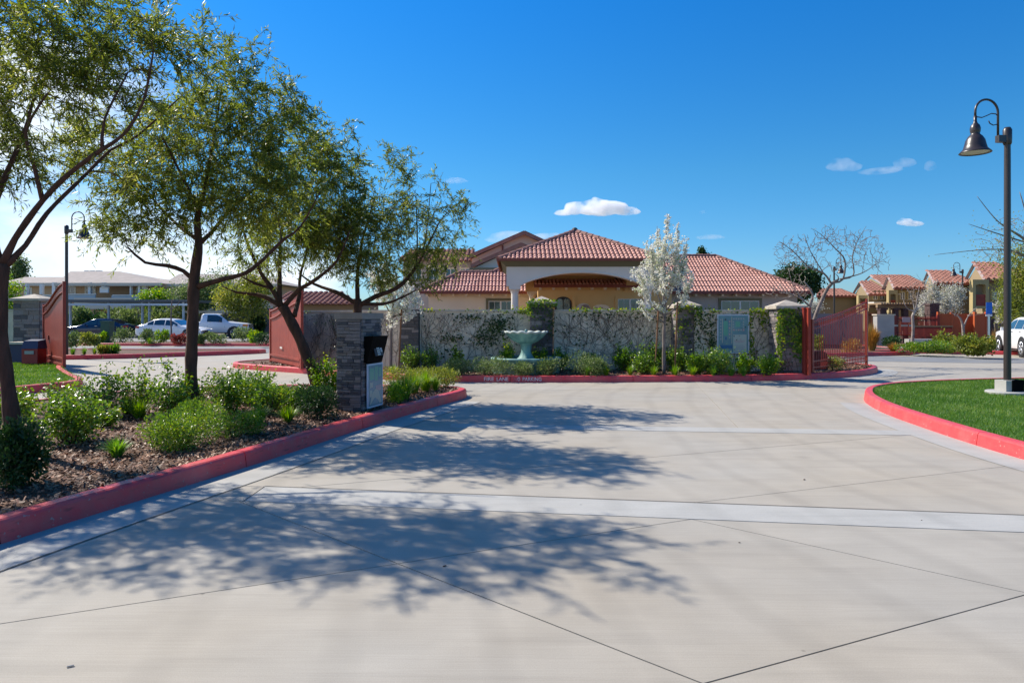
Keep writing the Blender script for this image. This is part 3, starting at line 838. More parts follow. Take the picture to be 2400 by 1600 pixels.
for k in range(5): q.b2(.42 + k * .065, .465 + k * .065, -.022, -.0205, 1.22, 1.27, 3 if k % 2 else 2)
for k in range(3): q.b2(.41, .45, -.022, -.0205, 1.30 + k * .07, 1.34 + k * .07, 3); q.b2(.68, .72, -.022, -.0205, 1.30 + k * .07, 1.34 + k * .07, 3)
q.b2(.38, .395, -.022, -.0205, .88, 1.60, 4); q.b2(.13, .145, -.022, -.0205, .90, 1.55, 4)
q.build('map_blocks', [M['mapgreen'], M['mapblue'], M['mappink'], M['mapgrey'], M['map_cream']], ms)
nt = MB().b2(.42, .78, -.030, -.0225, .66, 1.12).build('notice', M['paperplate'], ms)
q = MB(); q.b2(.45, .74, -.0315, -.0305, .95, .965, 1); q.b2(.47, .70, -.0315, -.0305, .91, .925, 1); q.b2(.61, .64, -.0315, -.0305, .98, 1.01, 1)
for k in range(4): q.b2(.46, .74 - .04 * (k % 2), -.0315, -.0305, .72 + k * .035, .732 + k * .035, 0)
q.b2(.435, .455, -.0315, -.0305, 1.06, 1.10, 2)
q.build('print_lines', [M['mapgrey'], M['mappink'], M['plastic']], nt)

# fountain
fx, fy = px(1233, 18.0), 18.0
ft = thing('fountain', 'verdigris shell-bowl fountain standing in a round pool before the wall', 'fountain', (fx, fy, 0))
rimf = lambda a, i: 1.0
MB().lathe([(.88, .10), (.90, .46), (.93, .49), (.93, .52), (.90, .54), (.84, .54), (.82, .50), (.82, .30)], n=40).build('basin', M['verdigris'], ft, True)
MB().lathe([(.82, .47), (.001, .47)], n=32).build('water', M['water'], ft)
MB().lathe([(.24, .44), (.24, .50), (.19, .53), (.14, .62), (.12, .70), (.135, .78), (.14, .86), (.17, .88), (.17, .90)], n=24, wob=lambda a, i: 1.0 if i < 2 else 1 + .05 * math.cos(8 * a)).build('pedestal', M['verdigris'], ft, True)
flu = lambda a, i: 1 + (.055 * abs(math.cos(7 * a)) - 0.02) * min(1, i / 3)
MB().lathe([(.15, .895), (.20, .90), (.31, .95), (.41, 1.03), (.49, 1.12), (.525, 1.17)], n=84, wob=flu).build('bowl', M['verdigris'], ft, True)
rm = MB(); pr_ = []
n = 84; vs = []
for (rr, zz, rw) in ((.525, 1.165, 1), (.555, 1.185, 1), (.555, 1.21, 1), (.52, 1.215, 1), (.47, 1.18, 1), (.44, 1.13, 1)):
    for k in range(n):
        a = 2 * math.pi * k / n
        vs.append((rr * flu(a, 5) * math.cos(a), rr * flu(a, 5) * math.sin(a), zz + .014 * math.cos(14 * a)))
fs = [(i * n + k, i * n + (k + 1) % n, (i + 1) * n + (k + 1) % n, (i + 1) * n + k) for i in range(5) for k in range(n)]
rm.add(vs, fs).build('rim', M['verdilight'], ft, True)
MB().lathe([(.45, 1.155), (.001, 1.155)], n=24).build('bowl_water', M['water'], ft)
MB().lathe([(.035, 1.15), (.03, 1.20), (.045, 1.22), (.03, 1.25), (.012, 1.27), (.001, 1.275)], n=12).build('nozzle', M['verdigris'], ft, True)

# gates
def barred_gate(label, a, b, ztop, npk, z0, post=True, catname='barred_gate'):
    a, b = Vector(a), Vector(b); d = b - a; L = d.length
    t = thing(catname, label, 'gate', (a.x, a.y, 0), math.atan2(d.y, d.x))
    for x in (0.03, L - .04):
        MB().b2(x - .035, x + .035, -.03, .03, z0, ztop(x / L) + (.03 if x > .5 else -.02)).build('stile', M['gate'], t)
    for off in (0.0, -.19):
        pts = [(.06 + (L - .13) * i / 12, 0, ztop((.06 + (L - .13) * i / 12) / L) - .07 + off) for i in range(13)]
        MB().tube(pts, .02, 6).build('rail', M['gate'], t)
    for zz in (z0 + .10, z0 + .26):
        MB().b2(.065, L - .075, -.018, .018, zz, zz + .035).build('rail', M['gate'], t)
    for i in range(npk):
        x = .10 + (L - .22) * (i + .5) / npk
        MB().b2(x - .008, x + .008, -.008, .008, z0 + .05, ztop(x / L) - .02).build('picket', M['gate_dark'], t)
        # ring between the paired top rails
        c = (x + (L - .22) / npk / 2, 0, ztop(x / L) - .165)
        MB().tube([(c[0] + .032 * math.cos(q), 0, c[2] + .035 * math.sin(q)) for q in [2 * math.pi * k / 8 for k in range(9)]], .007, 4, cap=False).build('ring', M['gate'], t)
        c = (c[0], 0, z0 + .20)
        MB().tube([(c[0] + .032 * math.cos(q), 0, c[2] + .035 * math.sin(q)) for q in [2 * math.pi * k / 8 for k in range(9)]], .007, 4, cap=False).build('ring', M['gate'], t)
    return t
barred_gate('open dark red barred gate with rising top rail beside the creeper-covered pilaster', (px(1902, 17.6), 17.6), (px(2032, 20.3), 20.3), lambda s: 1.55 + .56 * (s ** 1.3), 31, .17)
for (u, Y, lab) in ((1887, 17.42, 'dark red steel gate post touching the creeper-covered pilaster'), (1895.5, 17.3, 'slimmer red steel gate post carrying the open barred gate')):
    g = thing('gate_post', lab, 'gate post', (px(u, Y), Y, 0), group='steel posts of the barred gate')
    MB().b2(-.055 if u < 1890 else -.035, .055 if u < 1890 else .035, -.05, .05, .12, 1.80).build('post', M['gate' if u > 1890 else 'gate_dark'], g)
    MB().b2(-.065 if u < 1890 else -.04, .065 if u < 1890 else .04, -.06, .06, 1.80, 1.83).build('post_cap', M['gate'], g)
def board_gate(label, a, b, z0, zt, nb, side=1):
    a, b = Vector(a), Vector(b); d = b - a; L = d.length
    t = thing('board_gate', label, 'gate', (a.x, a.y, 0), math.atan2(d.y, d.x))
    for x in (.05, L - .05):
        MB().b2(x - .05, x + .05, -.04, .04, z0, zt(x / L) + .02).build('stile', M['gate'], t)
    bw = (L - .2) / nb
    for i in range(nb):
        x = .1 + bw * i
        za, zb = zt(x / L) - .02, zt((x + bw) / L) - .02
        MB().add([(x + .002, -.012, z0 + .06), (x + bw - .004, -.012, z0 + .06), (x + bw - .004, .012, z0 + .06), (x + .002, .012, z0 + .06),
                  (x + .002, -.012, za), (x + bw - .004, -.012, zb), (x + bw - .004, .012, zb), (x + .002, .012, za)],
                 [(3, 2, 1, 0), (4, 5, 6, 7), (0, 1, 5, 4), (1, 2, 6, 5), (2, 3, 7, 6), (3, 0, 4, 7)]).build('board', M['gate'], t)
    for dz in (.06, .30):
        pts = [(.1 + (L - .2) * i / 12, -.03, zt((.1 + (L - .2) * i / 12) / L) - dz) for i in range(13)]
        MB().tube(pts, .028, 6).build('top_rail', M['gate'], t)
    for zz in (z0 + .05, z0 + .22):
        MB().b2(.1, L - .1, -.045, -.013, zz, zz + .06).build('bottom_rail', M['gate'], t)
    return t
g = board_gate('open red board gate with a small white plate beside the slanting garden wall', (-7.85, 22.2), (px(708, 19.2), 19.2), .13, lambda s: 1.84 + .48 * (s * s * (3 - 2 * s)), 16)
MB().b2(1.35, 1.62, -.05, -.045, .62, .68).build('plate', M['offwhite'], g)
g = board_gate('open red board gate with arched top beside the cream-capped pilaster', (px(103, 22), 22.0), (px(151, 19.7), 19.7), .13, lambda s: 1.98 + .62 * (s * s * (3 - 2 * s)), 14)
MB().box((.9, -.03, .95), (.12, .03, .14)).build('latch_box', M['gate_dark'], g)
# bin and cabinet by the far left pilaster
t = thing('news_bin', 'small red bin with navy lid in front of the cream-capped pilaster', 'bin', (px(80, 21), 21.0, 0))
MB().b2(-.24, .24, -.2, .2, .14, .62).build('bin_body', M['redbin'], t)
MB().add([(-.26, -.22, .622), (.26, -.22, .622), (.26, .22, .622), (-.26, .22, .622), (-.22, -.14, .86), (.22, -.14, .86), (.22, .2, .90), (-.22, .2, .90)],
         [(3, 2, 1, 0), (4, 5, 6, 7), (0, 1, 5, 4), (1, 2, 6, 5), (2, 3, 7, 6), (3, 0, 4, 7)]).build('lid', M['navybin'], t)
MB().b2(-.14, .14, -.225, -.202, .46, .56).build('slot', M['mapgrey'], t)
t = thing('utility_cabinet', 'low navy cabinet with pale top against the cream-capped pilaster', 'cabinet', (px(66, 21.9), 22.0, 0))
MB().b2(-.5, .46, -.25, .2, .14, .72).build('cabinet_body', M['navybin'], t)
MB().b2(-.55, .5, -.3, .25, .722, .79).build('cabinet_top', M['cap'], t)
t = thing('gate_operator', 'rounded dark brown gate operator box behind the open barred gate', 'cabinet', (px(1914, 18.6), 18.65, 0))
pf = [(-.24, .14), (-.24, .52), (-.20, .62), (-.10, .68), (.10, .68), (.20, .62), (.24, .52), (.24, .14)]
MB().ext(pf, -.2, .2).build('cover', M['brownbox'], t)
MB().b2(-.18, .18, -.215, -.201, .20, .38).build('emblem_plate', M['gate_dark'], t)
MB().b2(-.28, .28, -.24, .24, .13, .16).build('base_slab', M['concrete_pale'], t)

# ------------------------------------------------------------------ lamp posts
def lamp(label, x, y, zb, rz, group, base=True, hs=1.0):
    t = thing('street_lamp', label, 'street lamp', (x, y, 0), rz, group)
    H = 5.16 * hs
    if base:
        MB().lathe([(.36, zb - .03), (.36, zb + .04), (.34, zb + .055), (.001, zb + .055)], n=28).build('footing', M['concrete_pale'], t)
        MB().b2(-.15, .13, -.13, .13, zb + .056, zb + .26).build('plinth', M['concrete_pale'], t)
        MB().b2(-.03, .22, -.145, -.131, zb + .03, zb + .27).build('base_cover', M['black'], t)
        MB().b2(.131, .22, -.13, .14, zb + .03, zb + .27).build('base_cover', M['black'], t)
    MB().lathe([(.062, zb + .05), (.062, zb + .5), (.055, H - .3), (.053, H)], n=16).build('pole', M['bronze'], t, True)
    MB().lathe([(.062, H - .02), (.075, H + .01), (.078, H + .1), (.078, H + .26), (.05, H + .31), (.001, H + .32)], n=12).build('pole_cap', M['bronze'], t, True)
    MB().b2(-.22, -.05, -.045, .045, H + .02, H + .15).build('bracket', M['bronze'], t)
    ax = -.20; pts = []
    for i in range(15):
        a = math.pi * i / 14
        pts.append((ax - .24 + .24 * math.cos(a), 0, H + .58 + .24 * math.sin(a)))
    pts = [(ax, 0, H + .05)] + pts + [(ax - .48, 0, H + .50)]
    MB().tube(pts, .021, 8).build('arm', M['bronze'], t, True)
    sc = [(ax, 0, H + .52), (ax - .05, 0, H + .555), (ax - .14, 0, H + .56), (ax - .25, 0, H + .51), (ax - .34, 0, H + .475), (ax - .47, 0, H + .485)]
    MB().tube(sc, .010, 6).build('scroll', M['bronze'], t, True)
    MB().tube([(ax - .02, 0, H + .36), (ax - .10, 0, H + .34), (ax - .17, 0, H + .37), (ax - .20, 0, H + .42)], .010, 6).build('scroll', M['bronze'], t, True)
    sx = ax - .48
    MB().lathe([(.001, .51), (.028, .50), (.028, .40), (.04, .36), (.075, .32), (.09, .26), (.085, .20), (.075, .17), (.08, .15), (.12, .11), (.16, .04), (.18, -.05), (.20, -.12), (.25, -.17), (.27, -.195),
                (.265, -.20), (.24, -.175), (.001, -.13)], (sx, 0, H), 28).build('shade', M['bronze'], t, True)
    MB().lathe([(.235, -.182), (.001, -.184)], (sx, 0, H), 20).build('lens', M['lens'], t)
    return t
lamp('tall dark street lamp with hooked arm on the right lawn', px(2361, 12.95), 12.95, .14, math.radians(8), 'hook-armed street lamps', hs=0.945)
lamp('slim street lamp rising behind the far shrubs near the pool fence', px(2256, 52), 52, .1, 0, 'hook-armed street lamps', False, hs=.95)
lamp('street lamp seen end-on through the bare tree behind the barred gate', px(1955, 47), 47, .1, math.radians(102), 'hook-armed street lamps', False, hs=.92)
lamp('street lamp behind the far left board gate with its arm turned right', px(156, 26.2), 26.2, .1, math.radians(180), 'hook-armed street lamps', False, hs=.93)
lamp('street lamp whose shade hangs among the leaves at the top left edge', -10.6, 12.3, .1, math.radians(180), 'hook-armed street lamps', False, hs=.95)

# ------------------------------------------------------------------ tiled roofs
TILE = {}
def tile_mesh(w, l, m):
    k = (w, l, m)
    if k not in TILE:
        vs = []; n = 6
        for (y, dz) in ((0, .055), (l * 1.06, .015)):
            for i in range(n + 1):
                a = math.pi * i / n
                vs.append((-.36 * w * math.cos(a), y, dz + .30 * w * math.sin(a)))
        for (y, dz) in ((0, .045), (l * 1.06, .005)): vs.append((.64 * w, y, dz))
        fs = [(i + 1, i, n + 1 + i, n + 2 + i)[::-1] for i in range(n)]
        fs.append((n, 2 * n + 2, 2 * n + 3, 2 * n + 1))
        # front lip
        fs.append(tuple(range(n + 1)))
        TILE[k] = MB().add(vs, fs).mesh('tile', M[m])
    return TILE[k]
def roof_face(parent, poly, singles=0, w=.20, l=.33, m='tile', under='tile_dark', cam_sort=True, name='roof_plane'):
    """poly: 3D corners, first edge is the eave (left to right seen from outside)"""
    P = [Vector(p) for p in poly]
    e = (P[1] - P[0]).normalized(); n = e.cross(P[2] - P[0]).normalized()
    if n.z < 0: n = -n
    s = n.cross(e)
    base = MB().add(P, [tuple(range(len(P)))]).build(name, M[under], parent)
    q = [((p - P[0]).dot(e), (p - P[0]).dot(s)) for p in P]
    if area(q) < 0: q = q[::-1]
    xs = [a for a, b in q]; ys = [b for a, b in q]
    def inside(x, y):
        for i in range(len(q)):
            a, b = q[i], q[(i + 1) % len(q)]
            if (b[0] - a[0]) * (y - a[1]) - (b[1] - a[1]) * (x - a[0]) < -.06: return False
        return True
    cells = []
    j = 0; y = min(ys) - .04
    while y < max(ys) - .05:
        x = min(xs) + w * .5
        while x < max(xs):
            if inside(x, y + l * .4): cells.append((x, y))
            x += w
        y += l; j += 1
    R = Matrix((e, s, n)).transposed().to_4x4()
    me = tile_mesh(w, l, m)
    if cam_sort: cells.sort(key=lambda c: (P[0] + e * c[0] + s * c[1] - Vector((0, 0, 1.6))).length)
    for (x, y) in cells[:singles]:
        o = link(bpy.data.objects.new('tile', me), parent)
        R2 = R.copy(); R2.translation = P[0] + e * x + s * y + n * (.006 * math.sin(x * 37 + y * 11))
        o.matrix_local = R2
    rest = cells[singles:]
    if rest:
        V = np.array([v.co[:] for v in me.vertices]); n_ = len(V)
        E = np.array([e, s, n])
        big = MB(); allv = []; allf = []
        F0 = [tuple(p.vertices) for p in me.polygons]
        o3 = np.array(P[0])
        for k, (x, y) in enumerate(rest):
            L_ = V + np.array([x, y, .006 * math.sin(x * 37 + y * 11)])
            allv.append(L_ @ E + o3)
            allf.extend([tuple(i + k * n_ for i in f) for f in F0])
        mm = bpy.data.meshes.new('tiles'); mm.from_pydata(np.concatenate(allv).tolist(), [], allf); mm.materials.append(M[m])
        o = link(bpy.data.objects.new('tiles', mm), parent); o['kind'] = 'stuff'
    return base
def ridge_line(parent, a, b, r=.10, name='ridge_tiles', m='ridge'):
    a, b = Vector(a), Vector(b); n = max(2, int((b - a).length / .33)); mb = MB()
    for i in range(n):
        p, q = a.lerp(b, i / n), a.lerp(b, (i + 1.08) / n)
        mb.tube([p, q], [r * 1.12, r * .9], 8)
    return mb.build(name, M[m], parent)

# ------------------------------------------------------------------ clubhouse
club = thing('clubhouse', 'single-storey stucco clubhouse with terracotta tile roof behind the garden wall', 'building', (0, 0, 0))
ZE = 2.80
# walls
def wallbox(parent, x0, x1, y0, y1, z0, z1, m, name='wall'): return MB().b2(x0, x1, y0, y1, z0, z1).build(name, M[m], parent)
wallbox(club, -4.1, 1.22, 33.5, 40, .1, 2.88, 'cream')  # left wing: warm bounced light is put into the cream colour
wallbox(club, 7.35, 14.0, 33.5, 40, .1, 2.88, 'taupe')  # right wing: its grey shading is put into the darker taupe colour
wallbox(club, 1.225, 7.345, 31.4, 40, .1, 3.0, 'ochre')
# eaves: fascia, gutter, rafter tails
def eave(parent, x0, x1, y, z, nt=0, side=0):
    MB().b2(x0, x1, y - .06, y, z - .10, z + .03).build('eave_gutter', M['gutter'], parent)
    MB().b2(x0, x1, y + .002, 33.5 if y > 31 else y + .9, z - .07, z - .03).build('soffit', M['cream'], parent)
    for i in range(nt):
        x = x0 + (x1 - x0) * (i + .5) / nt
        MB().b2(x - .05, x + .05, y + .08, y + .49, z - .20, z - .072).build('rafter_tail', M['cream'], parent)
eave(club, -4.45, 1.3, 33.0, ZE, 9)
eave(club, 7.3, 14.45, 33.0, ZE, 11)
eave(club, 1.0, 7.5, 30.9, 3.02, 11)
RZ = 4.80; sl = (RZ - ZE) / 3.55
roof_face(club, [(7.3, 33, ZE), (14.45, 33, ZE), (10.9, 36.55, RZ), (7.3, 36.55, RZ)], 300, w=.168, l=.275)
roof_face(club, [(14.45, 33, ZE), (14.45, 40.1, ZE), (10.9, 36.55, RZ)], 0, w=.168, l=.275)
roof_face(club, [(-2.8, 33, ZE), (1.3, 33, ZE), (1.3, 36.55, RZ), (0.75, 36.55, RZ)], 0, w=.168, l=.275)
roof_face(club, [(-4.45, 33, ZE), (-2.82, 33, ZE), (-1.0, 34.8, ZE + 1.8 * sl), (-2.65, 34.8, ZE + 1.8 * sl)], 0, w=.168, l=.275)
roof_face(club, [(1.0, 30.9, 3.02), (7.5, 30.9, 3.02), (7.5, 36.5, RZ + .02), (1.0, 36.5, RZ + .02)], 0, w=.168, l=.275)
MB().add([(-4.45, 33, ZE), (-4.45, 36.6, ZE), (-2.65, 34.8, ZE + 1.8 * sl)], [(0, 2, 1)]).build('roof_plane', M['tile'], club)
MB().add([(-2.8, 40, ZE), (14.4, 40, ZE), (10.9, 36.55, RZ), (.75, 36.55, RZ), (-2.8, 33.01, ZE)], [(0, 3, 2, 1), (0, 4, 3)]).build('roof_plane', M['tile'], club)
for a, b in (((14.45, 33, ZE + .04), (10.9, 36.55, RZ + .05)), ((10.9, 36.55, RZ + .05), (.75, 36.55, RZ + .05)), ((.75, 36.55, RZ + .05), (-1.0, 34.8, ZE + 1.8 * sl + .05)),
             ((-1.0, 34.8, ZE + 1.8 * sl + .05), (-2.65, 34.8, ZE + 1.8 * sl + .05)), ((-2.65, 34.8, ZE + 1.8 * sl + .05), (-4.45, 33, ZE + .05))):
    ridge_line(club, a, b)
def window(parent, x0, x1, z0, z1, y, trim='olive', panes=2, tw=.13, bars=0, gl='glass', blind=None):
    w = link(bpy.data.objects.new('window', MB().b2(x0 - tw, x1 + tw, y - .05, y + .02, z1, z1 + tw).b2(x0 - tw, x0, y - .05, y + .02, z0, z1 - .001).b2(x1, x1 + tw, y - .05, y + .02, z0, z1 - .001).mesh('window', M[trim])), parent)
    n = panes; pw = (x1 - x0) / n
    for i in range(n):
        a, b = x0 + pw * i, x0 + pw * (i + 1)
        f = .035
        mb = MB().b2(a, b, y - .03, y - .005, z1 - f, z1).b2(a, b, y - .03, y - .005, z0, z0 + f).b2(a, a + f, y - .03, y - .005, z0 + f, z1 - f).b2(b - f, b, y - .03, y - .005, z0 + f, z1 - f)
        for k in range(bars): 
            xx = a + (b - a) * (k + 1) / (bars + 1); mb.b2(xx - .008, xx + .008, y - .022, y - .014, z0 + f, z1 - f)
        mb.build('frame', M['white'], w)
        MB().b2(a + f, b - f, y - .013, y - .010, z0 + f, z1 - f).build('pane', M[gl], w)
    return w
window(club, px(1145, 33.5), px(1202, 33.5), .9, 2.37, 33.5, bars=1)
window(club, px(1690, 33.5), px(1779, 33.5), .9, 2.38, 33.5, bars=1)
window(club, px(1448, 31.4), px(1505, 31.4), .9, 2.42, 31.4, trim='ochre', panes=2, bars=1)
# arched doorway, small arch, sign board
def arch_poly(x0, x1, z0, z1, n=12):
    r = (x1 - x0) / 2; cx = (x0 + x1) / 2; zc = z1 - r * .8
    return [(x0, z0), (x1, z0)] + [(cx + r * math.cos(math.pi * i / n), zc + r * .8 * math.sin(math.pi * i / n)) for i in range(n + 1)]
YW = 31.4
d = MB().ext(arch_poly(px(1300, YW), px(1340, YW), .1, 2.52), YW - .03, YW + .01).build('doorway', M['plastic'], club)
MB().ext(arch_poly(px(1305, YW), px(1319, YW), .1, 2.42), YW - .06, YW - .032).build('door_leaf', M['glass'], d)
MB().ext(arch_poly(px(1321, YW), px(1335, YW), .1, 2.42), YW - .06, YW - .032).build('door_leaf', M['glass'], d)
d = MB().ext(arch_poly(px(1350, YW), px(1384, YW), .1, 2.22), YW - .03, YW + .01).build('niche', M['offwhite'], club)
MB().ext(arch_poly(px(1361, YW), px(1382, YW), .1, 2.16), YW - .05, YW - .032).build('niche_back', M['mauve'], d)
MB().b2(px(1341, YW), px(1348, YW), YW - .12, YW - .002, .1, 2.55).build('pier', M['ochre'], club)
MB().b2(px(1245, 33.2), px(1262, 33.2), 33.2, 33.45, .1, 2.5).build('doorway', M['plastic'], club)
sg = thing('office_sign', 'small arched cream sign reading Office showing above the garden wall', 'sign', (px(1409, 30.2), 30.2, 0))
sw = 41 / F * 30.2 / 2
MB().ext([(-sw, 1.2), (sw, 1.2), (sw, 1.95), (sw * .85, 2.05), (sw * .5, 2.12), (0, 2.145), (-sw * .5, 2.12), (-sw * .85, 2.05), (-sw, 1.95)], -.03, .03).build('board', M['cream'], sg)
text('Office', .30, (0, -.034, 1.905), (math.radians(90), 0, 0), 'textbrown', sg, .002)
for s_ in (-1, 1): MB().b2(s_ * sw * .7 - .03, s_ * sw * .7 + .03, -.02, .02, .1, 1.2).build('leg', M['olive'], sg)

# portico
PY0, PX0, PX1 = 26.4, px(1187, 26.4), px(1540, 26.4)
pt = thing('entrance_portico', 'pale stucco entrance portico with arched openings and pyramid tile roof', 'portico', (0, 0, 0))
PD_ = PX1 - PX0
zs, zp, zf, ze = 2.78, 3.30, 3.53, 3.78
def arch_panel(L, th, n=24, inset_=.56):
    """panel in XZ from 0..L with segmental arch cut out"""
    x0, x1 = inset_, L - inset_
    top = [(0, zf), (0, zs)]
    arc = [(x0 + (x1 - x0) * i / n, zs + .03 + (zp - zs - .03) * math.sin(math.pi * i / n) ** .75) for i in range(n + 1)]
    mb = MB()
    # build as strips
    def col(xa, xb, za, zb): 
        mb.add([(xa, 0, za), (xb, 0, zb), (xb, 0, zf), (xa, 0, zf), (xa, th, za), (xb, th, zb), (xb, th, zf), (xa, th, zf)],
               [(0, 1, 2, 3), (7, 6, 5, 4), (1, 0, 4, 5), (3, 2, 6, 7)])
    mb.b2(0, x0, 0, th, zs, zf); mb.b2(x1, L, 0, th, zs, zf)
    for i in range(n): col(arc[i][0], arc[i + 1][0], arc[i][1], arc[i + 1][1])
    return mb
for (x, y, rz, L, m) in ((PX0, PY0, 0, PD_, 'greystucco'), (PX0 + .85, PY0 + PD_ - .45, 0, PD_ - 1.7, 'ochre'), (PX0 + .45, PY0 + .451, math.pi / 2, PD_ - .902, 'ochre'), (PX1, PY0 + .451, math.pi / 2, PD_ - .902, 'ochre')):
    o = arch_panel(L, .449).build('arched_beam', M[m], pt); o.location = (x, y, 0); o.rotation_euler = (0, 0, rz)
# arch edge moulding on the front
n = 24; pts = []
for i in range(n + 1):
    x = .56 + (PD_ - 1.12) * i / n; pts.append((PX0 + x, PY0 - .02, zs + .05 + (zp - zs - .03) * math.sin(math.pi * i / n) ** .75))
MB().tube(pts, .035, 6).build('arch_moulding', M['greystucco'], pt)
for (cx_, cy_, m) in ((PX0 + .32, PY0 + .24, 'greystucco'), (PX1 - .32, PY0 + .24, 'greystucco'), (PX0 + 1.16, PY0 + PD_ - .25, 'cream'), (PX1 - 1.16, PY0 + PD_ - .25, 'cream')):
    c = MB().lathe([(.16, .1), (.16, .3), (.14, .34), (.148, 1.2), (.135, 2.5)], (cx_, cy_, 0), 20).build('column', M[m], pt, True)
    MB().lathe([(.135, 2.5), (.15, 2.53), (.15, 2.56), (.19, 2.62), (.19, 2.66)], (cx_, cy_, 0), 20).box((cx_, cy_, 2.72), (.46, .46, .115)).build('capital', M[m], c)
    MB().box((cx_, cy_, .16), (.42, .42, .12)).build('column_base', M[m], c)
MB().b2(PX0 + .46, PX1 - .46, PY0 + .46, PY0 + PD_ - .46, 3.45, 3.5).build('ceiling', M['ochre'], pt)
# trim band flaring out to the eave
bx0, bx1, by0, by1 = PX0 - .02, PX1 + .02, PY0 - .02, PY0 + PD_ + .02
ex = .30
q = MB().add([(bx0, by0, zf), (bx1, by0, zf), (bx1, by1, zf), (bx0, by1, zf), (bx0 - ex * .7, by0 - ex * .7, ze - .04), (bx1 + ex * .7, by0 - ex * .7, ze - .04), (bx1 + ex * .7, by1 + ex * .7, ze - .04), (bx0 - ex * .7, by1 + ex * .7, ze - .04)],
             [(3, 2, 1, 0), (4, 5, 6, 7), (0, 1, 5, 4), (1, 2, 6, 5), (2, 3, 7, 6), (3, 0, 4, 7)]).build('eave_band', M['olive'], pt)
e0, e1, f0, f1 = bx0 - ex, bx1 + ex, by0 - ex, by1 + ex
for (a, b, c, d_) in ((e0 - .04, e1 + .04, f0 - .05, f0), (e0 - .04, e1 + .04, f1, f1 + .05)):
    MB().b2(a, b, c, d_, ze - .05, ze + .05).build('eave_gutter', M['gutter'], pt)
for (a, b) in ((e0 - .05, e0), (e1, e1 + .05)):
    MB().b2(a, b, f0 + .002, f1 - .002, ze - .05, ze + .05).build('eave_gutter', M['gutter'], pt)
ap = ((e0 + e1) / 2, (f0 + f1) / 2, pz(545, (f0 + f1) / 2))
roof_face(pt, [(e0, f0, ze), (e1, f0, ze), ap], 300, w=.168, l=.275)
roof_face(pt, [(e0, f1, ze), (e0, f0, ze), ap], 0, w=.168, l=.275)
roof_face(pt, [(e1, f0, ze), (e1, f1, ze), ap], 0, w=.168, l=.275)
MB().add([(e1, f1, ze), (e0, f1, ze), ap], [(0, 1, 2)]).build('roof_plane', M['tile'], pt)
apv = Vector(ap) + Vector((0, 0, .06))
for (x, y) in ((e0, f0), (e1, f0), (e0, f1), (e1, f1)): ridge_line(pt, (x, y, ze + .03), apv, .10)
MB().lathe([(.14, -.05), (.13, .08), (.08, .14), (.001, .16)], apv, 10).build('finial', M['bronze'], pt)

# ------------------------------------------------------------------ tall apartment block behind the clubhouse
ab = thing('apartment_building', 'tall pink and cream gabled apartment building rising behind the clubhouse', 'building', (0, 0, 0))
Y1 = 60.0
def gable(parent, up, vp, ul, vl, ur, vr, Y, depth, m, ov=.5, rm='tile_far', bot=None, vent=False):
    a = (px(ul, Y), pz(vl, Y)); p = (px(up, Y), pz(vp, Y)); b = (px(ur, Y), pz(vr, Y)); z0 = bot if bot is not None else .1
    MB().ext([(a[0] + .3, z0), (b[0] - .3, z0), (b[0] - .3, b[1] - .22), (p[0], p[1] - .25), (a[0] + .3, a[1] - .22)], Y, Y + depth).build('wall', M[m], parent)
    r = MB()
    for (c, d_) in ((a, p), (p, b)):
        nx, nz = -(d_[1] - c[1]), d_[0] - c[0]; l = math.hypot(nx, nz); nx, nz = nx / l * .22, nz / l * .22
        r.ext([(c[0], c[1] - .15), (d_[0], d_[1] - .15), (d_[0] + nx * .3, d_[1] + .05), (c[0] + nx * .3, c[1] + .05)], Y - ov, Y + depth)
    o = r.build('roof', M[rm], parent)
    k = MB()
    for (c, d_) in ((a, p), (p, b)):
        k.ext([(c[0], c[1] - .30), (d_[0], d_[1] - .30), (d_[0], d_[1] - .02), (c[0], c[1] - .02)], Y - ov - .06, Y - ov - .003)
    k.build('bargeboard', M['ridge'], parent)
    if vent: MB().ext([(p[0] - .45, p[1] - 1.6), (p[0] + .45, p[1] - 1.6), (p[0] + .45, p[1] - 1.1), (p[0], p[1] - .7), (p[0] - .45, p[1] - 1.1)], Y - .06, Y - .003).build('vent', M['olive'], parent)
    return a, p, b
M['pinkstucco'] = mat('pink_stucco', (0.78, 0.50, 0.36), .9, col2=(.80, .55, .42), scale=.3)
gable(ab, 1229, 543, 1098, 600, 1330, 590, Y1, 14, 'pinkstucco')
gable(ab, 1221, 571, 1104, 621, 1300, 606, Y1 - 3.0, 2.9, 'offwhite', vent=True)
MB().b2(px(1100, 54.5), px(1215, 54.5), 54.5, 56.9, pz(640, 54.5), pz(627, 54.5)).build('eave_band', M['olive'], ab)
MB().b2(px(1176, 59.9), px(1180, 59.9), 59.85, 59.99, pz(600, 59.9), pz(575, 59.9)).build('downpipe', M['gutter'], ab)
MB().ext([(px(945, 66), .1), (px(1110, 66), .1), (px(1110, 66), pz(606, 66)), (px(945, 66), pz(606, 66))], 66, 76).build('wall', M['taupe'], ab)
roof_face(ab, [(px(932, 65.3), 65.3, pz(612, 65.3)), (px(1120, 65.3), 65.3, pz(612, 65.3)), (px(1110, 70), 70, pz(585, 70)), (px(965, 70), 70, pz(585, 70))], 0, w=.42, l=.45, m='tile_far')
for k, u in enumerate((965, 1005, 1045, 1080)): window(ab, px(u, 66), px(u + 22, 66), pz(655, 66), pz(630, 66), 66, trim='cream', panes=2)
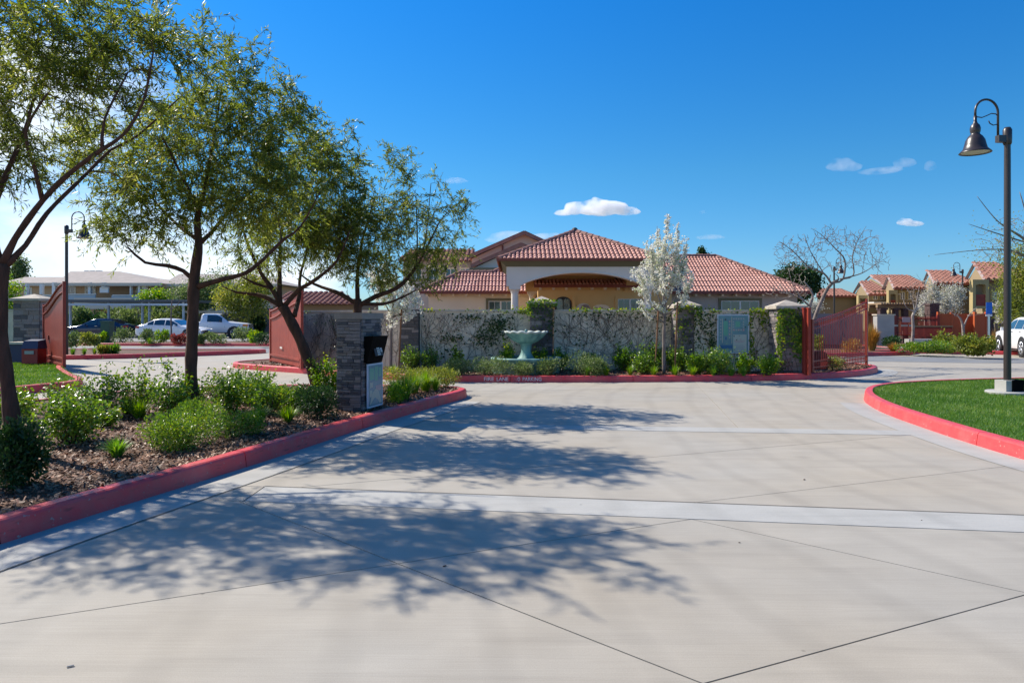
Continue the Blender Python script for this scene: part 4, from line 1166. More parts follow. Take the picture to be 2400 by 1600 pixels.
# red tiled house seen between the trees left of the wall
rh = thing('gabled_house', 'low red-tiled house glimpsed between the leaning trees above the slanting wall', 'house', (0, 0, 0))
MB().b2(px(640, 44), px(830, 44), 44, 52, .1, pz(712, 44)).build('wall', M['olivestucco'], rh)
roof_face(rh, [(px(632, 43.4), 43.4, pz(714, 43.4)), (px(840, 43.4), 43.4, pz(714, 43.4)), (px(800, 47), 47, pz(686, 47)), (px(680, 47), 47, pz(686, 47))], 0, w=.35, l=.42, m='tile_far')

# ------------------------------------------------------------------ apartments far left
la = thing('apartment_building', 'long grey-roofed two-storey apartment building with balconies at the far left', 'building', (0, 0, 0))
YL = 80.0
MB().b2(px(20, YL), px(640, YL), YL, YL + 12, .1, pz(668, YL)).build('wall', M['tan'], la)
def lroof(u0, u1, ue0, ue1, vt, ve, Y, d=6):
    MB().add([(px(ue0, Y), Y, pz(ve, Y)), (px(ue1, Y), Y, pz(ve, Y)), (px(u1, Y + d), Y + d, pz(vt, Y + d)), (px(u0, Y + d), Y + d, pz(vt, Y + d)), (px(ue0, Y), Y + 2 * d, pz(ve, Y)), (px(ue1, Y), Y + 2 * d, pz(ve, Y))],
             [(0, 1, 2, 3), (1, 5, 2), (0, 3, 4), (4, 3, 2, 5), (0, 4, 5, 1)]).build('roof', M['greyroof'], la)
    MB().b2(px(ue0, Y), px(ue1, Y), Y - .25, Y - .003, pz(ve + 6, Y), pz(ve - 1, Y)).build('fascia', M['tan2'], la)
lroof(60, 340, -10, 470, 649, 664, YL - 1.0)
lroof(165, 280, 130, 380, 636, 664, YL - 3.5, 7)
lroof(420, 600, 380, 660, 642, 666, YL - 2.0, 6)
for (u, w, v0, v1, m) in ((67, 4, 668, 700, 'white'), (101, 6, 668, 690, 'white'), (131, 8, 664, 690, 'white'), (214, 6, 664, 700, 'white'), (247, 8, 664, 684, 'white'), (310, 3, 668, 702, 'white'), (330, 5, 668, 712, 'white'), (342, 10, 668, 712, 'tan2')):
    MB().b2(px(u - w / 2, 77), px(u + w / 2, 77), 76.6, 77, pz(v1, 77), pz(v0 - 2, 77)).build('balcony_post', M[m], la)
for (u0, u1, v0, v1) in ((100, 140, 692, 704), (160, 225, 690, 702), (236, 256, 674, 686), (264, 330, 692, 706)):
    bb = MB().b2(px(u0, 76.4), px(u1, 76.4), 76.2, 76.4, pz(v1, 76.4), pz(v0, 76.4)).build('balcony', M['bluegrey' if u0 != 236 else 'white'], la)
    MB().b2(px(u0, 76.1), px(u1, 76.1), 76.05, 76.19, pz(v0, 76.1), pz(v0 - 1.5, 76.1)).build('handrail', M['white'], bb)
MB().b2(px(225, YL), px(352, YL), YL - 4, YL - .01, pz(725, YL), pz(700, YL)).build('porch_wall', M['tan2'], la)
for (u0, u1, v0, v1) in ((158, 175, 672, 692), (202, 222, 672, 692), (322, 328, 676, 694), (60, 72, 676, 692)):
    window(la, px(u0, YL), px(u1, YL), pz(v1, YL), pz(v0, YL), YL, trim='white', panes=2, tw=.15)
for k in range(3): MB().box((px(205 + 14 * k, 84), 84, pz(640, 84)), (.5, .5, .6)).build('vent_pipe', M['offwhite'], la)
MB().b2(px(353, 79), px(640, 79), 78.9, 79.95, .1, pz(672, 79)).build('wall', M['tan2'], la)
for k in range(5): window(la, px(385 + k * 48, 78.9), px(400 + k * 48, 78.9), pz(694, 78.9), pz(680, 78.9), 78.9, trim='tan2', panes=2, tw=.1)

# carports, dark walls
cp = thing('carport', 'long dark steel carport in front of the far left apartments', 'carport', (0, 0, 0))
MB().b2(px(150, 53), px(448, 53), 52.4, 58, pz(708, 53), pz(702.5, 53)).build('roof', M['carport'], cp)
MB().b2(px(150, 52.3), px(448, 52.3), 52.2, 52.39, pz(716, 52.3), pz(711, 52.3)).build('beam', M['bluegrey'], cp)
for u in (165, 255, 334, 350, 430): MB().b2(px(u - 1.6, 53), px(u + 1.6, 53), 52.9, 53.1, .05, pz(708, 53)).build('post', M['bluegrey'], cp)
cp = thing('carport', 'low white-roofed carport behind the pickup truck', 'carport', (0, 0, 0))
MB().b2(px(428, 57), px(533, 57), 57, 62, pz(733, 57), pz(728, 57)).build('roof', M['white'], cp)
for u in (432, 480, 529): MB().b2(px(u - 1.5, 57.2), px(u + 1.5, 57.2), 57.1, 57.3, .05, pz(733, 57.2)).build('post', M['carport'], cp)
t = thing('boundary_wall', 'dark boundary wall behind the parked pickup truck', 'wall', (0, 0, 0))
MB().b2(px(-60, 64), px(533, 64), 64, 64.3, .05, pz(735, 64)).build('panel', M['darkwall'], t)
t = thing('boundary_wall', 'taller grey-brown wall just right of the white-roofed carport', 'wall', (0, 0, 0))
MB().b2(px(535, 60), px(700, 60), 60, 60.3, .05, pz(722, 60)).build('panel', M['darkwall'], t)
t = thing('electrical_cabinet', 'green utility cabinet on the bed in front of the dark car', 'cabinet', (px(252, 39.2), 39.2, 0))
MB().b2(-.25, .25, -.25, .25, .13, 1.28).build('cabinet_body', M['greenbox'], t); MB().b2(-.28, .28, -.28, .28, 1.282, 1.36).build('cabinet_lid', M['greenbox'], t)

# ------------------------------------------------------------------ apartments and pool enclosure at right
def rowhouse(label, Y, us, ue, vr, ve, ug, vgl, depth=7, m='olivestucco', bay=None, rz=0):
    """roof plane facing the viewer with its left gable end turned a little to the viewer"""
    t = thing('apartment_building', label, 'building', (0, 0, 0), group='yellow apartment buildings at the right')
    x0, x1 = px(us, Y), px(ue, Y); ze_ = pz(ve, Y); xr0 = px(ug, Y + depth / 2); zr = pz(vr, Y + depth / 2); xb0 = px(2 * ug - us + 4, Y + depth)
    MB().add([(x0 + .25, Y + .5, .1), (x1, Y + .5, .1), (x1, Y + .5, ze_ - .05), (x0 + .25, Y + .5, ze_ - .05), (xr0 + .1, Y + depth / 2, zr - .35), (xb0, Y + depth, ze_), (xb0, Y + depth, .1)],
             [(0, 1, 2, 3), (0, 3, 4, 5, 6)]).build('wall', M[m], t)
    roof_face(t, [(x0, Y, ze_), (x1, Y, ze_), (x1, Y + depth / 2, zr), (xr0, Y + depth / 2, zr)], 0, w=.42, l=.45, m='tile_far')
    k = MB(); 
    k.tube([(x0, Y, ze_ - .05), (xr0, Y + depth / 2, zr)], .13, 4); k.tube([(xr0, Y + depth / 2, zr), (xb0 - .2, Y + depth, ze_)], .13, 4)
    k.build('bargeboard', M['mauve'], t)
    MB().b2(x0, x1, Y - .08, Y - .002, ze_ - .14, ze_ + .04).build('fascia', M['gutter'], t)
    ridge_line(t, (xr0, Y + depth / 2, zr), (x1, Y + depth / 2, zr), .12)
    return t
b1 = rowhouse('nearest yellow apartment building with arched balcony at the right edge', 52, 2309, 2420, 618, 655, 2284, 652, 8)
b2 = rowhouse('second yellow apartment building behind the slim far street lamp', 58, 2191, 2296, 637, 664, 2176, 660, 8)
b3 = rowhouse('third yellow apartment building above the dark stone pillar', 64, 2096, 2192, 648, 675, 2082, 675, 8)
b4 = rowhouse('fourth yellow apartment building just right of the bare tree behind the gate', 70, 2036, 2092, 661, 690, 2016, 688, 8)
b5 = rowhouse('farthest small tiled apartment roofs low behind the barred gate', 76, 1915, 2012, 678, 694, 1920, 692, 8)
b6 = rowhouse('tall tiled roof stepping up behind the third yellow apartment building', 80, 2075, 2175, 646, 672, 2040, 675, 10)
def bay(parent, Y, u0, u1, vtop, vspr, vrail0, vrail1, vb):
    x0, x1 = px(u0, Y), px(u1, Y); w = .42 * (x1 - x0) / 2.2
    MB().b2(x0, x0 + w, Y, Y + .4, .1, pz(vtop, Y)).build('bay_pier', M['yellowstucco'], parent)
    MB().b2(x1 - w, x1, Y, Y + .4, .1, pz(vtop, Y)).build('bay_pier', M['yellowstucco'], parent)
    n = 8; xa, xb = x0 + w, x1 - w; mb = MB(); zt, zs_ = pz(vtop, Y), pz(vspr, Y)
    for i in range(n):
        a, b = xa + (xb - xa) * i / n, xa + (xb - xa) * (i + 1) / n
        za = zs_ + (zt - .35 - zs_) * math.sin(math.pi * i / n) ** .6; zb = zs_ + (zt - .35 - zs_) * math.sin(math.pi * (i + 1) / n) ** .6
        mb.add([(a, Y, za), (b, Y, zb), (b, Y, zt), (a, Y, zt), (a, Y + .38, za), (b, Y + .38, zb)], [(0, 1, 2, 3), (1, 0, 4, 5)])
    mb.build('bay_arch', M['yellowstucco'], parent)
    rl = MB().b2(xa, xb, Y + .05, Y + .09, pz(vrail0, Y) - .08, pz(vrail0, Y)).build('balcony_rail', M['gate'], parent)
    nb = 9
    for i in range(nb):
        xx = xa + (xb - xa) * (i + .5) / nb; MB().b2(xx - .035, xx + .035, Y + .055, Y + .085, pz(vrail1, Y), pz(vrail0, Y) - .08).build('baluster', M['gate'], rl)
    MB().b2(xa, xb, Y + .02, Y + .5, pz(vb, Y), pz(vrail1, Y)).build('balcony_floor', M['yellowstucco'], parent)
    MB().b2(xa, xb, Y + .36, Y + .38, pz(vrail1, Y) + .01, zt - .3).build('recess', M['olivestucco'], parent)
bay(b1, 51.2, 2280, 2318, 655, 668, 690, 717, 723)
bay(b3, 63, 2083, 2104, 680, 690, 703, 712, 716)
bay(b4, 69, 2012, 2034, 692, 698, 706, 713, 717)
for (b, Y, us) in ((b1, 52.5, (2326, 2345)), (b2, 58.5, (2204, 2224, 2246)), (b3, 64.5, (2110, 2128, 2146)), (b4, 70.5, (2046, 2062, 2078))):
    for u in us: window(b, px(u, Y), px(u + 10, Y), pz(702, Y), pz(684, Y), Y, trim='yellowstucco', panes=2, tw=.12)
MB().b2(px(2036, 68), px(2108, 68), 67, 69.9, pz(714, 68), pz(708, 68)).build('awning', M['offwhite'], b4)
t = thing('parapet_wall', 'long mauve stucco wall seen through the bars of the open gate', 'wall', (0, 0, 0))
MB().b2(px(1903, 36), px(2022, 36), 36, 36.3, .1, pz(735, 36)).build('panel', M['mauve'], t)
t = thing('block_wall', 'short pale grey block wall behind the tall golden grass', 'wall', (0, 0, 0))
MB().b2(px(2056, 35), px(2096, 35), 35, 35.4, .1, pz(739, 35)).build('panel', M['greywall'], t)
MB().b2(px(2054, 35), px(2098, 35), 34.96, 35.44, pz(739, 35), pz(736, 35)).build('coping', M['cap'], t)
def ironfence(label, Y, u0, u1, v0, v1, n, m='gate', posts=(), board=False, name='pool_fence'):
    t = thing(name, label, 'fence', (px(u0, Y), Y, 0)); L = px(u1, Y) - px(u0, Y); zt, zb = pz(v0, Y), pz(v1, Y)
    for z in (zt - .12, zb + .15): MB().b2(0, L, -.02, .02, z - .03, z + .03).build('rail', M[m], t)
    bw = L / n
    for i in range(n):
        x = bw * (i + .5); h = bw * (.46 if board else .16)
        MB().b2(x - h, x + h, -.045, -.022, zb, zt).build('board' if board else 'picket', M[m], t)
    for x in (0, L) + tuple(px(u, Y) - px(u0, Y) for u in posts): MB().b2(x - .06, x + .06, -.06, .06, .1, zt + .1).build('post', M[m], t)
    return t
ironfence('dark red picket fence between the block wall and the stone pillar', 36.5, 2097, 2198, 742, 792, 34, 'gate_dark', (2140,))
ironfence('orange-red pool fence right of the dark stone pillar', 36.8, 2199, 2284, 735, 794, 26, 'orange_fence', (2230,), True)
ironfence('orange slatted gate beside the blue parking sign', 36.4, 2285, 2311, 735, 792, 9, 'orange_fence', (), True, 'pool_gate')
ironfence('low red fence behind the block wall', 40, 2032, 2096, 733, 780, 20, 'gate_dark')
t = thing('caution_sign', 'small pink notice on the dark red picket fence', 'sign', (px(2126, 36.3), 36.38, 0))
MB().b2(-.22, .22, -.012, 0, pz(755, 36.3), pz(743, 36.3)).build('panel', M['mappink'], t)
for k, (ua, ub) in enumerate(((2097, 2107), (2114, 2130), (2133, 2140))):
    t = thing('warning_tape', ('short yellow warning strip at the left end of the dark red fence', 'longest yellow warning strip in the middle of the dark red fence', 'tiny pale warning strip beside the thin street tree trunk')[k], 'warning strip', (px(ua, 36.3), 36.40, 0))
    MB().b2(0, px(ub, 36.3) - px(ua, 36.3), -.01, 0, pz(765, 36.3), pz(761, 36.3)).build('strip', M['paperplate' if k == 2 else 'map_cream'], t)
def stonepost(label, Y, u0, u1, v0):
    w = px(u1, Y) - px(u0, Y); h = pz(v0, Y)
    t = thing('stone_pillar', label, 'pillar', (px((u0 + u1) / 2, Y), Y + w / 2, 0))
    MB().b2(-w / 2 + .03, w / 2 - .03, -w / 2 + .03, w / 2 - .03, .1, h - .1).build('core', M['mortar'], t)
    stones_on(t, [(-w / 2 + .03, -w / 2 + .03, w / 2 - .03, -w / 2 + .03), (-w / 2 + .03, w / 2 - .03, -w / 2 + .03, -w / 2 + .03)], .1, h - .1, .2, .4, 5, ('darkstone',))
    MB().b2(-w / 2 - .03, w / 2 + .03, -w / 2 - .03, w / 2 + .03, h - .1, h).build('cap', M['darkstone'], t)
stonepost('tall dark stone pillar between the two red fences', 37.5, 2180, 2203, 711)
stonepost('dark stone pillar right of the blue parking sign', 36.8, 2315, 2331, 733)
stonepost('dark stone pillar carrying the left end of the pergola', 38.5, 2064, 2080, 722)
stonepost('dark stone pillar under the middle of the pergola', 38.5, 2096, 2108, 722)
stonepost('dark stone pillar under the right end of the pergola', 38.5, 2118, 2131, 722)
pg = thing('pergola', 'brown timber pergola roof over the pool entrance', 'pergola', (0, 0, 0))
for k in range(3): MB().b2(px(2048, 39), px(2140, 39), 38.6 + k * .9, 38.8 + k * .9, pz(721, 39), pz(714, 39)).build('beam', M['pergola'], pg)
for k in range(14): 
    x = px(2052, 39) + (px(2134, 39) - px(2052, 39)) * k / 13; MB().b2(x - .05, x + .05, 38.3, 41, pz(713.8, 39), pz(710, 39)).build('rafter', M['pergola'], pg)
t = thing('raised_planter', 'low dark red railing with timber top in front of the pool pillar', 'railing', (px(2140, 35.8), 35.8, 0))
L = px(2232, 35.8) - px(2140, 35.8); MB().b2(0, L, -.06, .06, pz(766, 35.8), pz(763, 35.8)).build('top_rail', M['pergola'], t)
for i in range(34): MB().b2(L * (i + .5) / 34 - .018, L * (i + .5) / 34 + .018, -.018, .018, .2, pz(766, 35.8)).build('picket', M['gate_dark'], t)
t = thing('parking_sign', 'blue parking sign on a grey post beside the orange gate', 'sign', (px(2317, 32), 32, 0))
MB().b2(-.045, .045, -.03, .03, .1, pz(735, 32)).build('post', M['silver'], t)
MB().b2(px(2310, 32) - px(2317, 32), px(2324, 32) - px(2317, 32), -.05, -.032, pz(736, 32), pz(708.5, 32)).build('panel', M['blue'], t)
MB().b2(-.16, .14, -.05, -.032, pz(741, 32), pz(737, 32)).build('plate', M['white'], t)
t = thing('garden_seat', 'long pale concrete seat wall behind the low junipers', 'bench', (0, 0, 0))
MB().b2(px(2125, 33.8), px(2200, 33.8), 33.6, 34, .12, pz(794, 33.8)).build('seat', M['concrete_pale'], t)
t = thing('timber_fence', 'short brown timber fence behind the white car', 'fence', (px(2331, 38), 38, 0))
for i in range(14): MB().b2(i * .2 + .005, i * .2 + .19, -.01, .01, .1, pz(757, 38)).build('board', M['pergola'], t)

# ------------------------------------------------------------------ vegetation
def unit(a): return a / np.maximum(1e-9, np.linalg.norm(a, axis=-1, keepdims=True))
def leaf_quads(P, D, L, W, rng, flat=0.0):
    """narrow leaves: one rhombus each"""
    n = len(P); D = unit(D)
    R = rng.normal(size=(n, 3)); S = unit(np.cross(D, R))
    if flat: 
        U = np.tile([0, 0, 1.0], (n, 1)) + rng.normal(size=(n, 3)) * (1 - flat); S = unit(np.cross(D, U))
    L = np.broadcast_to(L, (n,))[:, None]; W = np.broadcast_to(W, (n,))[:, None]
    N_ = np.cross(S, D)
    V = np.stack([P, P + D * L * .45 + S * W * .5 + N_ * L * .04, P + D * L - N_ * L * .05, P + D * L * .45 - S * W * .5 + N_ * L * .04], 1)
    Q = np.arange(4 * n).reshape(n, 4)
    return V.reshape(-1, 3), Q
def leaf_oval(P, D, L, W, rng, flat=0.4):
    """broad leaves: two quads folded along the midrib"""
    n = len(P); D = unit(D)
    U = np.tile([0, 0, 1.0], (n, 1)) * flat * 2 + rng.normal(size=(n, 3)); S = unit(np.cross(D, U)); N_ = np.cross(S, D)
    L = np.broadcast_to(L, (n,))[:, None]; W = np.broadcast_to(W, (n,))[:, None]
    V = np.stack([P, P + D * L * .3 + S * W * .5 + N_ * W * .15, P + D * L * .7 + S * W * .42 + N_ * W * .12, P + D * L,
                  P + D * L * .7 - S * W * .42 + N_ * W * .12, P + D * L * .3 - S * W * .5 + N_ * W * .15], 1)
    b = np.arange(n)[:, None] * 6
    Q = np.concatenate([b + np.array([[0, 1, 2, 3]]), b + np.array([[0, 3, 4, 5]])], 0)
    return V.reshape(-1, 3), Q
def join(parts):
    V = []; Q = []; o = 0
    for v, q in parts: V.append(v); Q.append(q + o); o += len(v)
    return np.concatenate(V), np.concatenate(Q)

def grow(limbs, lobes, ntips, seed, shell=.45, tw=.0035, jag=.05, rk=.010, maxr=.6, sides=4, up=0.15, mindepth=0.0, floor=0.0):
    """limbs: polylines of (x,y,z,r); twigs are grown from them to points spread through the lobes"""
    rng = np.random.default_rng(seed)
    mb = MB(); N_ = []; 
    for lm in limbs:
        pts = [Vector(p[:3]) for p in lm]; rr = [p[3] for p in lm]
        sp, sr = [], []
        for i in range(len(pts) - 1):
            p0 = pts[max(0, i - 1)]; p1 = pts[i]; p2 = pts[i + 1]; p3 = pts[min(len(pts) - 1, i + 2)]
            k = max(2, int((p2 - p1).length / .12))
            for j in range(k):
                t = j / k
                sp.append(.5 * ((2 * p1) + (p2 - p0) * t + (2 * p0 - 5 * p1 + 4 * p2 - p3) * t * t + (3 * p1 - p0 - 3 * p2 + p3) * t ** 3))
                sr.append(rr[i] + (rr[i + 1] - rr[i]) * t)
        sp.append(pts[-1]); sr.append(rr[-1])
        w = [1 + .07 * math.sin(i * 1.7 + seed) for i in range(len(sr))]
        mb.tube(sp, [a * b for a, b in zip(sr, w)], 9)
        for a, b in zip(sp, sr): N_.append((a.x, a.y, a.z, b))
    nodes = np.zeros((len(N_) + ntips * 14, 4)); nodes[:len(N_)] = N_; nn = len(N_)
    vol = np.array([l[3] * l[4] * l[5] * (l[6] if len(l) > 6 else 1) for l in lobes]); vol = vol / vol.sum()
    ch = rng.choice(len(lobes), ntips, p=vol)
    C = np.array([l[:3] for l in lobes])[ch]; Rr = np.array([l[3:6] for l in lobes])[ch]
    dirs = unit(rng.normal(size=(ntips, 3))); rad = rng.random(ntips) ** shell
    T = C + dirs * Rr * rad[:, None]
    d0 = np.array([np.min(np.linalg.norm(nodes[:nn, :3] - t, axis=1)) for t in T])
    tips = []
    for k in np.argsort(d0):
        t = T[k]
        dv = t - nodes[:nn, :3]; d = np.linalg.norm(dv, axis=1)
        # prefer nodes below / inside the tip, and not the base of the trunk
        cost = d - up * dv[:, 2] + np.where(nodes[:nn, 2] < mindepth, 5, 0)
        i = int(np.argmin(cost)); p0 = nodes[i, :3]; r0 = nodes[i, 3]; D = d[i]
        if D < .03: continue
        ns = max(2, int(D / .16)); 
        perp = rng.normal(size=3) * jag * D; perp[2] = abs(perp[2]) * .5 + .05 * D
        ra = max(min(r0 * maxr, tw + rk * D), floor)
        pts = []; rs = []
        for j in range(ns + 1):
            s = j / ns
            p = p0 + (t - p0) * s + perp * math.sin(math.pi * s) + (rng.normal(size=3) * .012 if 0 < j < ns else 0)
            pts.append(Vector(p)); rs.append(max(floor * .8, ra + (tw * .6 - ra) * s if ra > tw * .6 else ra))
            if j > 0 and nn < len(nodes): nodes[nn] = (*p, rs[-1]); nn += 1
        mb.tube(pts, rs, sides, cap=False)
        v = np.array(pts[-1] - pts[-2]); tips.append((np.array(pts[-1]), v / max(1e-6, np.linalg.norm(v)), np.array(C[k])))
    return mb, tips

def sumac_tree(label, base, limbs, lobes, ntips, seed, spr=3, lv=22, L=(.05, .11), wd=.013, spl=(.3, .6)):
    t = thing('street_tree', label, 'tree', base, group='leaning evergreen trees in the near planting bed')
    loc = [[(x - base[0], y - base[1], z - base[2], r) for x, y, z, r in lm] for lm in limbs]
    lob = [(l[0] - base[0], l[1] - base[1], l[2] - base[2]) + tuple(l[3:]) for l in lobes]
    mb, tips = grow(loc, lob, ntips, seed, tw=.005, rk=.012, mindepth=1.3)
    mb.build('trunk', M['bark'], t, True)
    rng = np.random.default_rng(seed + 50)
    P = np.array([a for a, b, c in tips]); Dr = np.array([b for a, b, c in tips]); C = np.array([c for a, b, c in tips])
    P = np.repeat(P, spr, 0); Dr = np.repeat(Dr, spr, 0); C = np.repeat(C, spr, 0); n = len(P)
    out = unit(P - C + rng.normal(size=(n, 3)) * .3)
    D = unit(Dr * .5 + out * .6 + rng.normal(size=(n, 3)) * .55 + np.array([0, 0, .15]))
    SL = rng.uniform(*spl, size=n); P0 = P - D * SL[:, None] * rng.uniform(.1, .6, size=n)[:, None]
    # stems of the sprays
    k = lv; s = (np.arange(k) + .5) / k
    S = s[None, :, None] + rng.uniform(-.02, .02, size=(n, k, 1))
    droop = np.array([0, 0, -.30]) * SL[:, None, None] * S ** 2
    LP = P0[:, None, :] + D[:, None, :] * SL[:, None, None] * S + droop
    LD = D[:, None, :] * .75 + rng.normal(size=(n, k, 3)) * .55 + np.array([0, 0, -.55]) * S
    LL = rng.uniform(L[0], L[1], size=(n * k)); 
    keep = rng.random(n * k) < .93
    V, Q = leaf_quads(LP.reshape(-1, 3)[keep], LD.reshape(-1, 3)[keep], LL[keep], wd * (LL[keep] / .08), rng)
    mesh_np('foliage', V, Q, M['sumac'], t)
    st = MB(); sel = rng.choice(n, min(n, 900), replace=False)
    for i in sel:
        a = P0[i]; b = P0[i] + D[i] * SL[i] * .5 + np.array([0, 0, -.075]) * SL[i]; c = P0[i] + D[i] * SL[i] + np.array([0, 0, -.3]) * SL[i]
        st.tube([a, b, c], [.003, .0025, .0015], 3, cap=False)
    st.build('twigs', M['bark'], t)
    return t
def up3(u, v, Y, r): return (px(u, Y), Y, pz(v, Y), r)
def lob(u, v, Y, ru, ry, rv, w=1.0): return (px(u, Y), Y, pz(v, Y), ru / F * Y, ry, rv / F * Y, w)
# nearest tree at the left edge
Y = 7.4
b = (px(38, Y), Y, .13)
limbs = [[(b[0], Y, .10, .10), up3(22, 930, Y, .074), up3(3, 780, Y, .064), up3(4, 660, Y, .066), up3(8, 618, Y, .06)],
         [up3(8, 618, Y, .045), up3(35, 560, Y, .034), up3(100, 470, Y - .1, .029), up3(165, 405, Y - .2, .026), up3(240, 350, Y - .3, .022), up3(290, 315, Y - .35, .017), up3(335, 240, Y - .4, .014), up3(360, 120, Y - .5, .008)],
         [up3(10, 625, Y, .04), up3(60, 575, Y + .1, .028), up3(110, 500, Y + .2, .024), up3(190, 420, Y + .5, .020), up3(262, 350, Y + .8, .016), up3(320, 320, Y + .9, .014), up3(420, 230, Y + 1, .007)],
         [up3(100, 470, Y - .1, .026), up3(80, 390, Y - .2, .020), up3(60, 310, Y - .3, .015), up3(110, 220, Y - .4, .010)],
         [up3(5, 640, Y, .05), up3(-20, 520, Y, .040), up3(10, 420, Y, .028), up3(60, 300, Y, .018), up3(90, 180, Y, .010)],
         [up3(5, 640, Y, .05), up3(-60, 480, Y, .04), up3(-160, 300, Y, .03), up3(-220, 120, Y, .015)],
         [up3(240, 350, Y - .3, .02), up3(245, 280, Y - .3, .013), up3(300, 170, Y - .2, .008)]]
lobes = [lob(60, 150, Y, 210, .9, 130, 1), lob(230, 90, Y - .1, 170, .9, 120), lob(390, 80, Y - .1, 100, .7, 85), lob(-180, 210, Y, 230, 1.1, 190),
         lob(40, 330, Y, 130, .8, 110, .8), lob(250, 230, Y, 150, .8, 80, .8), lob(120, 10, Y, 200, .9, 70, .6), lob(-30, 460, Y, 70, .5, 60, .4), lob(200, 400, Y + .2, 90, .5, 60, .3)]
sumac_tree('largest evergreen tree at the left edge with limbs arching right', b, limbs, lobes, 540, 1, spr=3, lv=23, L=(.05, .11), wd=.0145)
# second tree
Y = 10.1
b = (px(450, Y), Y, .13)
limbs = [[(b[0], Y, .10, .11), up3(448, 860, Y, .085), up3(452, 760, Y, .082), up3(455, 660, Y, .080), up3(466, 570, Y, .06), up3(462, 515, Y, .045), up3(480, 440, Y, .03), up3(500, 330, Y, .02), up3(520, 200, Y, .01)],
         [up3(456, 660, Y, .04), up3(430, 635, Y, .032), up3(390, 622, Y - .2, .028), up3(340, 615, Y - .5, .020), up3(300, 580, Y - .7, .012)],
         [up3(462, 672, Y, .05), up3(520, 655, Y - .1, .036), up3(575, 640, Y - .2, .030), up3(620, 605, Y - .3, .025), up3(660, 565, Y - .3, .022), up3(705, 530, Y - .4, .014), up3(750, 450, Y - .5, .008)],
         [up3(470, 568, Y, .04), up3(500, 540, Y + .2, .028), up3(540, 490, Y + .4, .022), up3(600, 440, Y + .6, .016), up3(660, 380, Y + .7, .008)],
         [up3(462, 560, Y, .035), up3(420, 530, Y + .3, .025), up3(370, 480, Y + .5, .018), up3(310, 400, Y + .6, .010)],
         [up3(468, 500, Y, .03), up3(430, 420, Y - .4, .02), up3(380, 320, Y - .7, .012)]]
lobes = [lob(300, 380, Y, 130, .9, 120), lob(470, 300, Y, 150, 1.1, 120), lob(560, 180, Y, 110, .8, 90, .8), lob(640, 330, Y, 120, .9, 130), lob(300, 540, Y, 95, .7, 70, .8),
         lob(420, 460, Y, 140, 1.0, 90), lob(590, 470, Y, 130, .9, 90), lob(540, 95, Y, 60, .5, 60, .4), lob(700, 250, Y, 50, .4, 70, .5), lob(215, 500, Y, 50, .4, 70, .5), lob(710, 440, Y - .3, 70, .6, 60, .6)]
sumac_tree('tall upright evergreen tree between the left gate and the leaning tree', b, limbs, lobes, 680, 2, spr=3, lv=22, L=(.055, .115), wd=.0155)
# third tree, leaning trunk
Y = 12.7
b = (px(748, Y), Y, .13)
limbs = [[(b[0], Y, .10, .12), up3(735, 880, Y, .10), up3(705, 800, Y, .095), up3(675, 740, Y, .095), up3(662, 718, Y, .09)],
         [up3(665, 722, Y, .06), up3(630, 700, Y, .045), up3(600, 690, Y, .035), up3(555, 685, Y - .2, .02), up3(520, 670, Y - .3, .010)],
         [up3(660, 718, Y, .06), up3(640, 680, Y, .045), up3(612, 640, Y, .038), up3(580, 570, Y, .025), up3(560, 500, Y, .014)],
         [up3(655, 710, Y, .06), up3(655, 670, Y + .1, .045), up3(656, 620, Y + .2, .035), up3(660, 540, Y + .2, .024), up3(680, 440, Y + .1, .012)],
         [up3(668, 716, Y, .05), up3(700, 680, Y, .042), up3(740, 655, Y - .2, .034), up3(790, 610, Y - .4, .02), up3(820, 540, Y - .5, .010)],
         [up3(690, 740, Y, .05), up3(702, 690, Y + .3, .035), up3(705, 640, Y + .5, .025), up3(740, 520, Y + .7, .012)],
         [up3(640, 676, Y, .03), up3(600, 665, Y - .3, .022), up3(560, 645, Y - .5, .012)]]
lobes = [lob(620, 560, Y, 90, .9, 80), lob(720, 540, Y, 120, 1.0, 90), lob(780, 420, Y, 90, .9, 100), lob(740, 340, Y, 80, .7, 70, .7), lob(820, 520, Y, 70, .7, 70, .7), lob(800, 290, Y, 45, .4, 60, .4),
         lob(580, 650, Y - .3, 50, .4, 40, .5), lob(660, 430, Y, 80, .8, 90, .8), lob(770, 620, Y - .2, 70, .5, 40, .5)]
sumac_tree('evergreen tree with leaning forked trunk left of the call pillar', b, limbs, lobes, 410, 3, spr=3, lv=22, L=(.06, .12), wd=.017)
# fourth tree, behind the call pillar
Y = 13.2
b = (px(840, Y), Y, .13)
limbs = [[(b[0], Y, .10, .11), up3(842, 860, Y, .09), up3(838, 780, Y, .085), up3(838, 725, Y, .085), up3(838, 700, Y, .07)],
         [up3(842, 716, Y, .055), up3(880, 695, Y, .045), up3(930, 675, Y - .1, .042), up3(965, 640, Y - .1, .036), up3(990, 600, Y - .2, .024), up3(1030, 520, Y - .2, .012)],
         [up3(835, 712, Y, .05), up3(800, 690, Y, .042), up3(770, 678, Y + .1, .035), up3(735, 665, Y + .2, .025), up3(700, 640, Y + .2, .012)],
         [up3(838, 700, Y, .05), up3(838, 640, Y + .2, .035), up3(850, 560, Y + .3, .025), up3(880, 460, Y + .3, .012)],
         [up3(850, 712, Y, .04), up3(900, 712, Y - .1, .03), up3(935, 700, Y - .2, .022), up3(975, 680, Y - .3, .012)],
         [up3(975, 628, Y - .1, .022), up3(978, 560, Y, .015), up3(975, 460, Y, .008)], [up3(988, 605, Y, .018), up3(1000, 540, Y + .1, .012), up3(1010, 430, Y + .1, .006)]]
